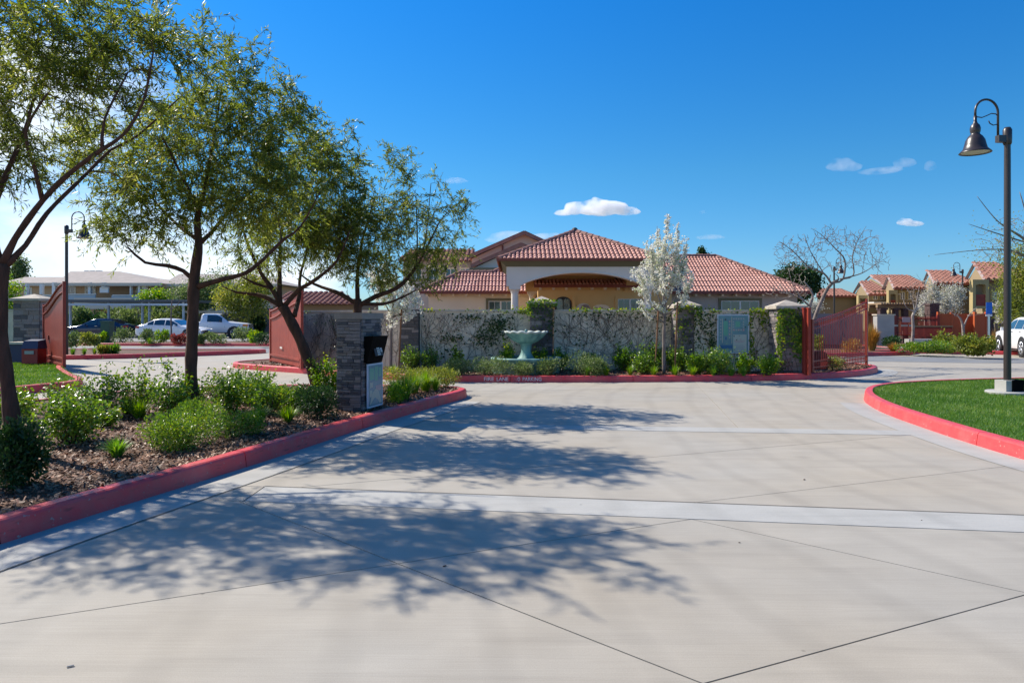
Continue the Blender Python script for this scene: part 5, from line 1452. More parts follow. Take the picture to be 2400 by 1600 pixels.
lobes = [lob(870, 520, Y, 75, .8, 80, .9), lob(960, 500, Y, 70, .7, 80, .55), lob(1040, 510, Y, 65, .6, 60, .5), lob(930, 400, Y, 50, .5, 60, .35), lob(1020, 600, Y, 75, .7, 45, .75), lob(870, 620, Y, 70, .7, 60, .8),
         lob(1030, 420, Y, 30, .3, 50, .25), lob(1085, 480, Y, 35, .3, 40, .25), lob(960, 640, Y, 80, .6, 35, .7), lob(945, 350, Y, 18, .2, 25, .08), lob(780, 560, Y + .2, 70, .7, 70, .6)]
sumac_tree('spreading evergreen tree rising behind the call pillar', b, limbs, lobes, 400, 4, spr=3, lv=18, L=(.06, .115), wd=.015)

# blossoming pear trees with stakes
def pear(label, u, Y, v_base, top_v, lobes, limbs, n, seed, m='blossom', stakes=(), fl=(13, 19), size=.042, mb_='bark_grey', grp='white blossoming trees', cl=.034, spr=3):
    base = (px(u, Y), Y, .14)
    t = thing('blossom_tree', label, 'tree', base, group=grp)
    loc = [[(x - base[0], y - base[1], z - base[2], r) for x, y, z, r in lm] for lm in limbs]
    lb = [(l[0] - base[0], l[1] - base[1], l[2] - base[2]) + tuple(l[3:]) for l in lobes]
    mb, tips = grow(loc, lb, n, seed, shell=.6, tw=.004, rk=.010, up=.6, jag=.03, mindepth=.8)
    mb.build('trunk', M[mb_], t, True)
    rng = np.random.default_rng(seed + 9)
    for lm in loc[0:]:
        a_, b_ = np.array(lm[-2][:3]), np.array(lm[-1][:3]); d_ = (b_ - a_) / max(1e-6, np.linalg.norm(b_ - a_))
        for q_ in range(int(np.linalg.norm(b_ - a_) / .10)): tips.append((b_ - d_ * q_ * .10, d_, b_))
    P = np.array([a for a, b_, c in tips]); D = np.array([b_ for a, b_, c in tips])
    P = np.repeat(P, spr, 0); D = np.repeat(D, spr, 0); P = P - D * rng.uniform(0, .36, size=(len(P), 1)) + rng.normal(size=P.shape) * .02
    k = rng.integers(fl[0], fl[1]); n_ = len(P)
    Q0 = (P[:, None, :] + rng.normal(size=(n_, k, 3)) * cl * rng.uniform(.6, 1.2, size=(n_, 1, 1))).reshape(-1, 3)
    V, Q = leaf_oval(Q0, rng.normal(size=Q0.shape), rng.uniform(.7, 1.2, len(Q0)) * size, size * .9, rng)
    mesh_np('blossom', V, Q, M[m], t)
    g = rng.random(len(Q0)) < .05
    V, Q = leaf_oval(Q0[g], rng.normal(size=Q0[g].shape) + np.array([0, 0, .4]), .04, .018, rng)
    mesh_np('young_leaves', V, Q, M['bright'], t)
    return t
Y = 17.6
L_ = [[(px(1556, Y), Y, .14, .05), up3(1556, 800, Y, .042), up3(1557, 740, Y, .040), up3(1556, 700, Y, .036), up3(1558, 620, Y, .024), up3(1562, 540, Y, .012), up3(1564, 500, Y, .005)]]
for (u, v, v0) in ((1500, 640, 740), (1525, 560, 730), (1610, 560, 735), (1590, 520, 720), (1495, 700, 755), (1625, 640, 740), (1540, 530, 700)):
    L_.append([up3(1557, v0, Y, .024), up3((1557 + u) / 2 + (u - 1557) * .15, v0 - (v0 - v) * .35, Y + rnd.uniform(-.3, .3), .015), up3(u, v, Y + rnd.uniform(-.4, .4), .005)])
lobs = [lob(1550, 640, Y, 75, .75, 60, 1.2), lob(1555, 575, Y, 50, .5, 45, .9), lob(1565, 535, Y, 14, .2, 40, .12), lob(1528, 555, Y, 14, .15, 30, .10), lob(1607, 540, Y, 9, .12, 38, .08), lob(1590, 560, Y, 22, .2, 40, .25),
        lob(1510, 665, Y, 38, .4, 40, .7), lob(1600, 640, Y, 32, .4, 50, .6), lob(1530, 710, Y, 45, .4, 25, .5), lob(1500, 700, Y, 22, .2, 12, .1), lob(1505, 570, Y, 14, .15, 12, .05), lob(1545, 520, Y, 8, .1, 25, .05)]
pear('white blossoming pear tree standing before the right of the garden wall', 1556, Y, 866, 497, lobs, L_, 150, 21)
Y = 18.1
L_ = [[(px(915, Y), Y, .14, .05), up3(916, 800, Y, .04), up3(918, 740, Y, .036), up3(925, 690, Y, .026), up3(930, 640, Y, .012)]]
for (u, v, v0) in ((880, 650, 740), (960, 660, 735), (985, 700, 745), (900, 610, 700)):
    L_.append([up3(918, v0, Y, .022), up3((918 + u) / 2, v0 - (v0 - v) * .4, Y, .014), up3(u, v, Y, .005)])
lobs = [lob(925, 680, Y, 60, .6, 50, 1), lob(960, 715, Y, 45, .45, 30, .8), lob(890, 650, Y, 40, .4, 45, .8), lob(930, 740, Y, 45, .3, 22, .5)]
pear('white blossoming pear tree behind the call pillar, its flowers low over the wall', 915, Y, 866, 600, lobs, L_, 120, 22)
def stake(label, u0, v0, u1, v1, Y):
    t = thing('tree_stake', label, 'stake', (px(u0, Y), Y, .1))
    MB().tube([(0, 0, 0), (px(u1, Y) - px(u0, Y), 0, pz(v1, Y) - .1)], .022, 8).build('pole', M['wood'], t)
    MB().tube([(px(u1, Y) - px(u0, Y), -.02, pz(v1, Y) - .25), (0.3 if u0 < 1556 and u0 > 1000 or u0 < 915 else -.25, .05, pz(v1, Y) - .28)], .008, 4).build('tie', M['rubber'], t)
stake('left brown stake beside the right pear tree', 1535, 856, 1543, 728, 17.5)
stake('right brown stake beside the right pear tree', 1581, 860, 1588, 708, 17.5)
stake('brown stake leaning beside the left pear tree', 934, 858, 941, 725, 18.0)

# bare trees
def bare(label, u, Y, limbs, lobes, n, seed, m='bark_pale', leaf=None, grp=None, tw=.016, rk=.012, name='bare_tree', up=.3, nl=4, ls=.05):
    base = (px(u, Y), Y, .12)
    t = thing(name, label, 'tree', base, group=grp)
    loc = [[(x - base[0], y - base[1], z - base[2], r) for x, y, z, r in lm] for lm in limbs]
    lb = [(l[0] - base[0], l[1] - base[1], l[2] - base[2]) + tuple(l[3:]) for l in lobes]
    mb, tips = grow(loc, lb, n, seed, shell=.5, tw=tw, rk=rk, up=up, jag=.14, mindepth=.8, floor=tw * .30)
    mb.build('trunk', M[m], t, True)
    if leaf:
        rng = np.random.default_rng(seed + 9); P = np.repeat(np.array([a for a, b_, c in tips]), nl, 0)
        P = P + rng.normal(size=P.shape) * .18
        V, Q = leaf_oval(P, rng.normal(size=P.shape) + np.array([0, 0, -.3]), ls * rng.uniform(.7, 1.3, len(P)), ls * .6, rng)
        mesh_np('foliage', V, Q, M[leaf], t)
    return t
Y = 22.8
L_ = [[(px(1893, Y), Y, .12, .075), up3(1897, 790, Y, .065), up3(1915, 730, Y, .06), up3(1935, 685, Y, .055), up3(1948, 666, Y, .05), up3(1965, 655, Y, .035)],
      [up3(1948, 664, Y, .035), up3(1930, 640, Y, .028), up3(1895, 625, Y, .022), up3(1860, 590, Y, .015), up3(1825, 565, Y, .006)],
      [up3(1950, 662, Y, .035), up3(1975, 655, Y, .03), up3(1980, 610, Y, .024), up3(1960, 585, Y, .018), up3(1925, 550, Y, .010), up3(1900, 535, Y, .005)],
      [up3(1968, 654, Y, .03), up3(2000, 645, Y, .022), up3(1998, 600, Y, .016), up3(2010, 565, Y, .010), up3(2030, 530, Y, .005)],
      [up3(1978, 652, Y, .025), up3(2020, 640, Y, .016), up3(2060, 615, Y, .008), up3(2085, 600, Y, .004)],
      [up3(1930, 640, Y, .02), up3(1900, 590, Y, .014), up3(1885, 550, Y, .006)]]
lobs = [lob(1870, 590, Y, 60, .9, 45), lob(1950, 560, Y, 60, .9, 35), lob(2020, 580, Y, 60, .8, 45), lob(2060, 620, Y, 35, .6, 30, .6), lob(1840, 620, Y, 30, .5, 25, .5), lob(1960, 620, Y, 60, .8, 25, .6)]
bare('bare spreading tree rising behind the open barred gate', 1893, Y, L_, lobs, 820, 31, 'bark_grey', rk=.012, tw=.021)
Y = 19.6
L_ = [[(px(1905, Y), Y, .12, .06), up3(1903, 780, Y, .05), up3(1898, 720, Y, .045), up3(1905, 690, Y, .03), up3(1885, 660, Y, .016)], [up3(1898, 718, Y, .03), up3(1870, 695, Y, .02), up3(1835, 685, Y, .014), up3(1800, 672, Y, .007)],
      [up3(1885, 706, Y, .02), up3(1860, 672, Y, .012), up3(1848, 630, Y, .006)], [up3(1862, 693, Y, .014), up3(1830, 700, Y, .010), up3(1805, 690, Y, .005)]]
lobs = [lob(1840, 680, Y, 50, .5, 22), lob(1860, 650, Y, 30, .5, 25, .6), lob(1885, 690, Y, 25, .4, 25, .6)]
bare('low white-barked bare tree reaching over the creeper-covered pilaster', 1905, Y, L_, lobs, 120, 32, 'bark_pale', rk=.014)
Y = 30.5
L_ = [[(px(2137, Y), Y, .12, .075), up3(2140, 770, Y, .06), up3(2139, 740, Y, .06), up3(2146, 728, Y, .055)], [up3(2144, 730, Y, .04), up3(2165, 712, Y, .03), up3(2185, 705, Y, .012)], [up3(2144, 730, Y, .04), up3(2125, 722, Y, .02), up3(2118, 705, Y, .01)],
      [up3(2146, 728, Y, .04), up3(2150, 700, Y, .025), up3(2155, 670, Y, .01)], [up3(2144, 730, Y, .03), up3(2138, 700, Y, .02), up3(2125, 675, Y, .008)]]
lobs = [lob(2150, 690, Y, 45, .8, 25), lob(2145, 665, Y, 35, .6, 25, .6)]
bare('thin bare street tree in the shrub bed before the red fence', 2137, Y, L_, lobs, 160, 33, 'bark_pale', rk=.012, tw=.018)
Y = 31.5
L_ = [[(px(2258, Y), Y, .12, .08), up3(2257, 770, Y, .06), up3(2250, 745, Y, .04), up3(2235, 735, Y, .02), up3(2210, 725, Y, .008)], [up3(2257, 770, Y, .04), up3(2270, 740, Y, .02), up3(2290, 720, Y, .008)]]
bare('crooked small bare tree against the orange-red fence', 2258, Y, L_, [lob(2240, 730, Y, 25, .4, 15), lob(2280, 730, Y, 18, .4, 15)], 26, 34, 'bark_pale', rk=.012)
Y = 15.5
L_ = [[(px(2470, Y), Y, .12, .12), up3(2468, 760, Y, .10), up3(2450, 660, Y, .08), up3(2430, 600, Y, .06), up3(2400, 560, Y, .03), up3(2340, 520, Y, .012), up3(2290, 460, Y, .005)],
      [up3(2440, 630, Y, .04), up3(2380, 590, Y, .02), up3(2310, 585, Y, .010), up3(2190, 597, Y, .004)], [up3(2430, 600, Y, .04), up3(2410, 520, Y, .02), up3(2390, 450, Y, .006)], [up3(2410, 570, Y, .02), up3(2330, 545, Y, .012), up3(2270, 525, Y, .004)]]
lobs = [lob(2380, 590, Y, 85, .8, 35), lob(2400, 540, Y, 60, .8, 45, .8), lob(2330, 540, Y, 50, .6, 30, .4), lob(2260, 600, Y, 50, .5, 15, .2)]
bare('budding tree whose thin twigs reach in from the right edge', 2470, Y, L_, lobs, 190, 35, 'bark_grey', leaf='yellowgreen', rk=.009, up=0, name='budding_tree', nl=5, ls=.035)
Y = 42.0
L_ = [[(px(402, 39.5), 39.5, .12, .05), up3(401, 740, 39.5, .04), up3(403, 705, 39.5, .03)], [up3(402, 725, 39.5, .03), up3(418, 712, 39.5, .02), up3(422, 695, 39.5, .01)], [up3(402, 725, 39.5, .03), up3(390, 715, 39.5, .02)]]
bare('thin young bare tree standing before the white sedan', 402, 39.5, L_, [lob(405, 680, 39.5, 22, .5, 25)], 40, 36, 'bark_grey', rk=.010)

# leafy background trees and far trees
def crown_tree(label, u, Y, v0, lobes, n, m, seed, leaf=.12, tr='bark_grey', name='leafy_tree', k=40, r=.12, cl=.30, grp=None):
    base = (px(u, Y), Y, 0)
    t = thing(name, label, 'tree', base, group=grp)
    lb = [(l[0] - base[0], l[1] - base[1], l[2] - base[2]) + tuple(l[3:]) for l in lobes]
    top = max(l[2] for l in lb)
    loc = [[(0, 0, 0, r), (.05, 0, top * .35, r * .8), (0, .1, top * .7, r * .45), (0, 0, top * .95, r * .15)]]
    mb, tips = grow(loc, lb, max(40, n // 4), seed, tw=.01, rk=.015, mindepth=top * .15)
    mb.build('trunk', M[tr], t, True)
    rng = np.random.default_rng(seed)
    vol = np.array([l[3] * l[4] * l[5] * (l[6] if len(l) > 6 else 1) for l in lb]); vol /= vol.sum()
    ch = rng.choice(len(lb), n, p=vol); C = np.array([l[:3] for l in lb])[ch]; R_ = np.array([l[3:6] for l in lb])[ch]
    P = C + unit(rng.normal(size=(n, 3))) * R_ * (rng.random((n, 1)) ** .4)
    P = (P[:, None, :] + rng.normal(size=(n, k, 3)) * cl).reshape(-1, 3)
    V, Q = leaf_oval(P, rng.normal(size=P.shape) + np.array([0, 0, -.2]), leaf * rng.uniform(.6, 1.3, len(P)), leaf * .55, rng)
    mesh_np('foliage', V, Q, M[m], t)
    return t
crown_tree('round dark evergreen tree beyond the right end of the clubhouse roof', 1868, 58, 0, [lob(1868, 665, 58, 52, 2, 38), lob(1850, 650, 58, 28, 1.5, 22, .6), lob(1892, 655, 58, 26, 1.5, 25, .6)], 260, 'darkleaf', 41, .22, cl=.24)
crown_tree('conifer tip poking up behind the clubhouse ridge', 1648, 74, 0, [lob(1648, 600, 74, 12, .6, 20), lob(1644, 590, 74, 6, .3, 10, .3), lob(1654, 612, 74, 18, .8, 10, .6)], 60, 'darkleaf', 42, .22, cl=.14)
crown_tree('pale blue-green conifer at the far left above the grey roofs', 40, 96, 0, [lob(42, 640, 96, 16, 1.2, 32), lob(46, 612, 96, 9, .8, 16, .5), lob(36, 660, 96, 22, 1.4, 16, .6)], 90, 'greygreen', 43, .3, cl=.35)
crown_tree('bright green leafy tree before the right end of the far left apartments', 370, 62, 0, [lob(370, 700, 62, 38, 1.4, 16), lob(350, 708, 62, 22, 1, 12, .6)], 120, 'bright', 44, .18, cl=.3)
crown_tree('willowy yellow-green tree right of the second tree trunk', 560, 55, 0, [lob(560, 700, 55, 55, 2, 30), lob(590, 735, 55, 40, 1.5, 25, .6), lob(600, 680, 55, 40, 1.6, 35, .8)], 240, 'yellowgreen', 45, .16, cl=.3)
crown_tree('hazy olive tree behind the upright tree trunk', 470, 60, 0, [lob(470, 690, 60, 60, 2.2, 35), lob(440, 715, 60, 40, 1.5, 22, .7), lob(515, 665, 60, 40, 1.6, 35, .7)], 240, 'greygreen', 46, .18, cl=.32)
crown_tree('yellow-green leafy tree at the far right behind the tall lamp post', 2385, 33, 0, [lob(2385, 690, 33, 38, 1.1, 60), lob(2400, 620, 33, 40, 1.1, 40, .8), lob(2368, 740, 33, 22, .8, 28, .5)], 200, 'yellowgreen', 47, .10, cl=.18)
crown_tree('dark leafy tree in the far left corner behind the cream-capped pilaster', -10, 44, 0, [lob(-10, 690, 44, 50, 1.3, 40), lob(40, 720, 44, 35, 1, 22, .6)], 120, 'bright', 48, .14, cl=.25)
for i, (u, v, Yp, ru, rv, lab) in enumerate(((2188, 690, 44, 22, 38, 'white blossoming tree just right of the bare street tree'), (2215, 700, 46, 20, 34, 'white blossoming tree left of the slim far street lamp'), (2240, 690, 48, 24, 36, 'white blossoming tree behind the slim far street lamp'),
                                  (2346, 725, 42, 18, 45, 'white blossoming tree between the yellow building and the tall lamp post'), (2168, 715, 47, 16, 28, 'small white blossoming tree behind the dark stone pillar'), (1905, 720, 48, 26, 20, 'pinkish white blossoming tree behind the barred gate'))):
    L_ = [[(px(u, Yp), Yp, .1, .07), up3(u, v + rv * .6, Yp, .05), up3(u, v - rv * .5, Yp, .015)]]
    pear(lab, u, Yp, 0, 0, [lob(u, v, Yp, ru, ru / F * Yp, rv, 1), lob(u, v + rv * .4, Yp, ru * .8, ru * .8 / F * Yp, rv * .5, .6)], L_, 60, 60 + i, 'blossom_far', fl=(10, 14), size=.09, cl=.16, grp='white blossoming trees', spr=2)

# ---------------- shrubs, tufts
def rose(x, y, z, w, h, seed, m='rose', dens=1.0, leaf=(.03, .055), sticks=.25):
    """loose leafy shrub on thin canes"""
    rng = np.random.default_rng(seed); nc = max(8, int(34 * dens * max(.5, w / .8)))
    mb = MB(); P = []; D = []
    for i in range(nc):
        a = rng.uniform(0, 2 * math.pi); rr = w * .5 * math.sqrt(rng.random()); hh = h * rng.uniform(.45, 1.0) * (1 - .35 * (rr / (w * .5)) ** 2)
        if rng.random() < sticks * .5: hh *= 1.2
        b0 = np.array([math.cos(a) * rr * .25, math.sin(a) * rr * .25, 0]); tp = np.array([math.cos(a) * rr, math.sin(a) * rr, hh])
        mid = (b0 + tp) / 2 + np.array([math.cos(a), math.sin(a), 0]) * rr * -.12 + rng.normal(size=3) * .02
        mb.tube([b0, mid, tp], [.006, .004, .002], 3, cap=False)
        k = int(46 * dens); s = rng.random(k) ** .55
        s = .12 + .88 * s
        c = (1 - s)[:, None] ** 2 * b0 + 2 * ((1 - s) * s)[:, None] * mid + (s ** 2)[:, None] * tp
        P.append(c + rng.normal(size=(k, 3)) * .055 * min(1.3, max(.5, w / .8))); D.append(rng.normal(size=(k, 3)) + np.array([math.cos(a) * .5, math.sin(a) * .5, .1]))
    P = np.concatenate(P); D = np.concatenate(D); P[:, 2] = np.maximum(P[:, 2], .02)
    L = rng.uniform(leaf[0], leaf[1], len(P))
    V, Q = leaf_oval(P, D, L, L * .6, rng)
    return mb, V, Q
def tuft(w, h, n, seed, bw=.012):
    rng = np.random.default_rng(seed); k = 5
    a = rng.uniform(0, 2 * np.pi, n); out = np.stack([np.cos(a), np.sin(a), np.zeros(n)], 1); sd = np.stack([-np.sin(a), np.cos(a), np.zeros(n)], 1)
    tilt = rng.random(n) ** .7; H = h * rng.uniform(.6, 1.15, n); base = out * (w * .12 * rng.random(n))[:, None]
    V = []
    for j in range(k):
        s = j / (k - 1)
        r_ = w * .5 * tilt * (s ** 1.3); z = H * (s - .42 * tilt * s ** 3)
        wd = bw * (1 - s) ** .6 + .0008
        c = base + out * r_[:, None] + np.array([0, 0, 1]) * z[:, None]
        V.append(c + sd * wd / 2); V.append(c - sd * wd / 2)
    V = np.stack(V, 1); b = np.arange(n)[:, None] * (2 * k)
    Q = np.concatenate([b + np.array([[2 * j, 2 * j + 2, 2 * j + 3, 2 * j + 1]]) for j in range(k - 1)], 0)
    return V.reshape(-1, 3), Q
def mound(w, h, n, seed, leaf=.03, lump=.12):
    rng = np.random.default_rng(seed); nl = 9
    C = np.concatenate([rng.normal(size=(nl, 2)) * w * .22, rng.uniform(.2, .62, size=(nl, 1)) * h], 1)
    ch = rng.integers(0, nl, n); P = C[ch] + unit(rng.normal(size=(n, 3))) * np.array([w * .27, w * .27, h * .38]) * (rng.random((n, 1)) ** .33)
    P[:, 2] = np.abs(P[:, 2]) + .01
    D = unit(P - C[ch]) + rng.normal(size=(n, 3)) * .5 + np.array([0, 0, .4])
    L = leaf * rng.uniform(.6, 1.4, n)
    return leaf_oval(P, D, L, L * .5, rng)
def bush(kind, label, x, y, w, h, seed, m=None, z=.14, group=None, **kw):
    nm = {'rose': 'rose_bush', 'tuft': 'grass_tuft', 'mound': 'low_shrub'}[kind]; cat = {'rose': 'bush', 'tuft': 'grass tuft', 'mound': 'shrub'}[kind]
    t = thing(kw.pop('name', nm), label, cat, (x, y, z), group=group)
    if kind == 'rose':
        mb, V, Q = rose(x, y, z, w, h, seed, **kw); mb.build('canes', M['vine'], t); mesh_np('foliage', V, Q, M[m or 'rose'], t)
    elif kind == 'tuft':
        V, Q = tuft(w, h, kw.pop('n', 150), seed, **kw); mesh_np('blades', V, Q, M[m or 'tuft'], t)
    else:
        V, Q = mound(w, h, kw.pop('n', 1800), seed, **kw); mesh_np('foliage', V, Q, M[m or 'greygreen'], t)
        mb = MB(); r = random.Random(seed)
        for i in range(7): a = r.uniform(0, 6.28); mb.tube([(0, 0, -.02), (math.cos(a) * w * .12, math.sin(a) * w * .12, h * .3), (math.cos(a) * w * .3, math.sin(a) * w * .3, h * .6)], [.01, .006, .003], 4, cap=False)
        mb.build('stems', M['vine'], t)
    return t
GF = 'plants in the fountain bed'
def bp(kind, label, u0, u1, v0, v1, seed, m=None, z=.14, group=None, dy=0.0, **kw):
    """plant whose picture spans u0..u1, top v0, foot v1"""
    Y = (EYE - z) * F / (v1 - 742.0) + dy
    if group == GF and kind != 'tuft': Y = min(max(Y, 16.95), 18.42) - (u1 - u0) / F * 17 * .25 * (1 if Y > 17.3 else .6)
    x = px((u0 + u1) / 2, Y); w = (u1 - u0) / F * Y; h = pz(v0, Y) - z
    return bush(kind, label, x, Y + w * .25, w * 1.05, h, seed, m, z, group, **kw)
GB = 'plants in the near planting bed'
bp('mound', 'dark ferny shrub at the left edge of the near planting bed', -60, 82, 985, 1150, 1, 'darkleaf', n=5200, leaf=.035, group=GB)
bp('rose', 'large rose bush just right of the nearest tree trunk', 55, 225, 905, 1045, 2, dens=1.25, group=GB)
bp('rose', 'rose bush hugging the foot of the nearest tree trunk', -30, 60, 900, 1010, 3, dens=1.0, group=GB)
bp('tuft', 'bright grass tuft alone on the bark nearest the kerb', 218, 306, 1022, 1076, 4, n=190, group=GB)
bp('mound', 'round glossy low shrub in the middle of the near bed', 325, 495, 955, 1056, 5, 'rose', n=7500, leaf=.024, group=GB)
bp('mound', 'smaller glossy low shrub beside the round one', 485, 590, 965, 1030, 6, 'rose', n=3800, leaf=.024, group=GB)
bp('tuft', 'dark green grass tuft left of the pale one near the kerb', 556, 638, 945, 997, 7, n=220, group=GB)
bp('tuft', 'yellow-tipped grass tuft nearest the call pillar on its left', 634, 704, 946, 992, 8, 'bright', n=200, group=GB)
bp('mound', 'dark shrub at the left foot of the call pillar', 696, 786, 905, 985, 9, 'darkleaf', n=4500, leaf=.03, group=GB)
bp('rose', 'rose bush left of the upright tree trunk with tall bare stems', 255, 345, 835, 975, 10, dens=1.0, sticks=.9, group=GB)
bp('rose', 'loose rose bush directly behind the round glossy shrub', 330, 445, 850, 985, 11, dens=1.1, sticks=.8, group=GB)
bp('rose', 'dense rose bush right of the upright tree trunk', 465, 585, 850, 972, 12, dens=1.2, group=GB)
bp('rose', 'rose bush between the upright trunk and the leaning trunk', 575, 665, 872, 975, 13, dens=1.1, group=GB)
bp('rose', 'small rose bush at the foot of the leaning trunk', 655, 730, 895, 965, 14, dens=.9, group=GB)
bp('rose', 'sunlit bright green bush between leaning trunk and call pillar', 712, 800, 830, 930, 15, 'bright', dens=1.2, group=GB)
bp('tuft', 'bright grass tuft behind the glossy shrub near the rose stems', 248, 330, 925, 975, 16, 'bright', n=260, group=GB)
bp('rose', 'straggling rose bush at the back of the bed near the far lane', 180, 275, 865, 985, 17, dens=1.0, sticks=.9, group=GB)
bp('rose', 'low rose bush at the back left beside the lawn kerb', 90, 185, 880, 965, 18, dens=.8, group=GB)
bp('tuft', 'dark grass tuft right beside the call pillar', 888, 958, 880, 935, 19, n=260, group=GB)
bp('tuft', 'sunlit lime grass tuft right of the call pillar', 930, 1005, 868, 925, 20, 'bright', n=300, group=GB)
bp('mound', 'golden green low shrub near the tip of the near bed', 985, 1058, 862, 912, 21, 'yellowgreen', n=2600, leaf=.03, group=GB)
bp('mound', 'golden green shrub just behind the call pillar on its right', 895, 985, 858, 905, 22, 'yellowgreen', n=2600, leaf=.03, group=GB)
bp('tuft', 'small lime grass tuft behind the shrubs right of the call pillar', 1000, 1040, 880, 918, 23, 'bright', n=130, group=GB)
bp('tuft', 'leaning seed-stalk clump at the back of the bed behind the upright tree', 520, 610, 840, 935, 24, 'greygreen', n=60, bw=.006, group=GB)
GF = 'plants in the fountain bed'
bp('rose', 'leafy rose bush at the foot of the left pear stake', 936, 988, 800, 862, 31, dens=1.0, group=GF)
bp('rose', 'second rose bush along the wall right of the left pear tree', 984, 1034, 806, 862, 32, dens=1.0, group=GF)
bp('tuft', 'little lime tuft beside the foot of the left pear tree', 900, 938, 850, 877, 33, 'bright', n=110, group=GF)
bp('tuft', 'tiny dark tuft beside the lime one near the left pear tree', 944, 976, 860, 878, 34, n=80, group=GF)
for i, (u0, u1, v0, v1, mm, lab) in enumerate(((1036, 1118, 830, 884, 'greygreen', 'grey-green low shrub leftmost in the row before the fountain'), (1108, 1195, 832, 888, 'greygreen', 'dark grey-green shrub in front of the left rim of the fountain pool'),
        (1180, 1262, 846, 888, 'greygreen', 'lowest grey-green shrub directly in front of the fountain pedestal'), (1250, 1335, 838, 888, 'greygreen', 'grey-green shrub in front of the right rim of the fountain pool'),
        (1322, 1425, 820, 884, 'greygreen', 'broad taller grey-green shrub right of the fountain pool'), (1380, 1440, 835, 884, 'greygreen', 'small grey-green shrub right beside the broad one near the pool'))):
    bp('mound', lab, u0, u1, v0, v1, 40 + i, mm, n=2600, leaf=.035, group=GF, z=.14)
for i, (u0, u1, v0, v1, mm, lab) in enumerate(((1052, 1086, 806, 852, 'bright', 'small bright shrub against the wall left of the fountain'), (1164, 1208, 800, 852, 'bright', 'bright leafy shrub against the wall just left of the fountain stem'),
        (1236, 1282, 805, 852, 'bright', 'bright leafy shrub against the dark pilaster behind the fountain'), (1296, 1334, 803, 856, 'bright', 'bright shrub against the wall right of the dark pilaster'), (1365, 1405, 810, 856, 'rose', 'small shrub against the wall behind the broad grey-green shrub'),
        (1434, 1492, 802, 868, 'bright', 'bright green shrub left of the right pear tree'), (1478, 1545, 812, 876, 'rose', 'glossy rose bush under the left side of the right pear tree'), (1505, 1562, 798, 862, 'bright', 'tall bright shrub against the wall behind the right pear tree'),
        (1560, 1620, 802, 870, 'rose', 'glossy rose bush right of the right pear tree trunk'), (1612, 1662, 822, 876, 'bright', 'round bright shrub left of the map sign'), (1640, 1722, 808, 878, 'rose', 'large glossy rose bush in front of the map sign'),
        (1722, 1772, 824, 876, 'bright', 'bright leafy shrub below the right corner of the map sign'), (1782, 1828, 824, 880, 'bright', 'compact bright green shrub beside the creeper-covered pilaster'))):
    bp('rose', lab, u0, u1, v0, v1, 60 + i, mm, dens=1.25, leaf=(.03, .06), group=GF)
for i, (u, w, lab) in enumerate(((1052, 34, 'small tuft at the left end of the grey-green shrub row'), (1422, 38, 'bright lime tuft left of the right pear tree by the kerb'), (1378, 26, 'tiny blue-green tuft in front of the broad grey-green shrub'), (1478, 26, 'small dull tuft between the lime tuft and the pear tree'), (1534, 34, 'lime tuft in front of the left stake of the right pear tree'),
        (1584, 36, 'lime tuft in front of the right stake of the right pear tree'), (1626, 34, 'lime tuft in front of the round bright shrub'), (1674, 34, 'dark tuft under the large rose bush before the map sign'), (1716, 36, 'dark low tuft right below the map sign'), (1746, 34, 'dark low tuft left of the compact shrub'))):
    bp('tuft', lab, u - w / 2, u + w / 2, 852, 881, 90 + i, 'bright' if 'lime' in lab else 'tuft', n=130, group=GF)
bp('mound', 'golden low mound behind the open barred gate', 1930, 1990, 830, 868, 101, 'yellowgreen', n=1800, leaf=.035)
bp('tuft', 'small plant at the right edge of the lawn beyond the tall lamp', 2372, 2412, 884, 905, 102, 'tuft', n=90)
# far left island and strips
GL = 'small plants on the far left beds'
for i, (u0, u1, v0, v1, k, mm, lab) in enumerate(((153, 180, 808, 833, 'tuft', 'tuft', 'grass tuft touching the far left board gate'), (182, 205, 810, 832, 'tuft', 'tuft', 'second grass tuft from the far left gate'), (207, 230, 810, 831, 'tuft', 'bright', 'third grass tuft from the far left gate'),
        (228, 250, 808, 830, 'mound', 'yellowgreen', 'yellow-green clump before the green cabinet'), (246, 274, 806, 829, 'mound', 'tuft', 'low green clump at the tip of the far left bed'),
        (155, 188, 772, 812, 'mound', 'greygreen', 'pale flowering shrub left of the green cabinet'), (185, 215, 778, 810, 'mound', 'yellowgreen', 'yellowish flowering shrub beside the pale one'), (210, 232, 783, 809, 'mound', 'greygreen', 'small pale shrub before the dark car'), (222, 243, 778, 803, 'mound', 'bright', 'bright shrub touching the green cabinet'),
        (262, 302, 764, 803, 'mound', 'greygreen', 'round grey-green bush right of the green cabinet'), (328, 358, 768, 805, 'mound', 'greygreen', 'round grey bush before the rear of the white sedan'), (338, 358, 786, 806, 'tuft', 'bright', 'yellow tuft below the grey bush at the white sedan'), (367, 393, 770, 803, 'mound', 'bright', 'bright green ball shrub before the white sedan doors'),
        (402, 427, 780, 805, 'mound', 'redleaf', 'reddish low shrub before the white sedan front'), (460, 478, 782, 805, 'mound', 'greygreen', 'narrow grey shrub right of the upright tree trunk'), (484, 518, 778, 805, 'mound', 'greygreen', 'rounded grey shrub before the pickup door'), (546, 585, 764, 800, 'mound', 'greygreen', 'grey bush before the pickup front wheel'),
        (580, 612, 772, 804, 'mound', 'bright', 'bright bush right of the pickup'), (600, 640, 780, 808, 'mound', 'darkleaf', 'dark spreading shrub beside the red board gate'))):
    bp(k, lab, u0, u1, v0, v1, 120 + i, mm, n=110 if k == 'tuft' else 900, group=GL, **({} if k == 'tuft' else {'leaf': .09}))
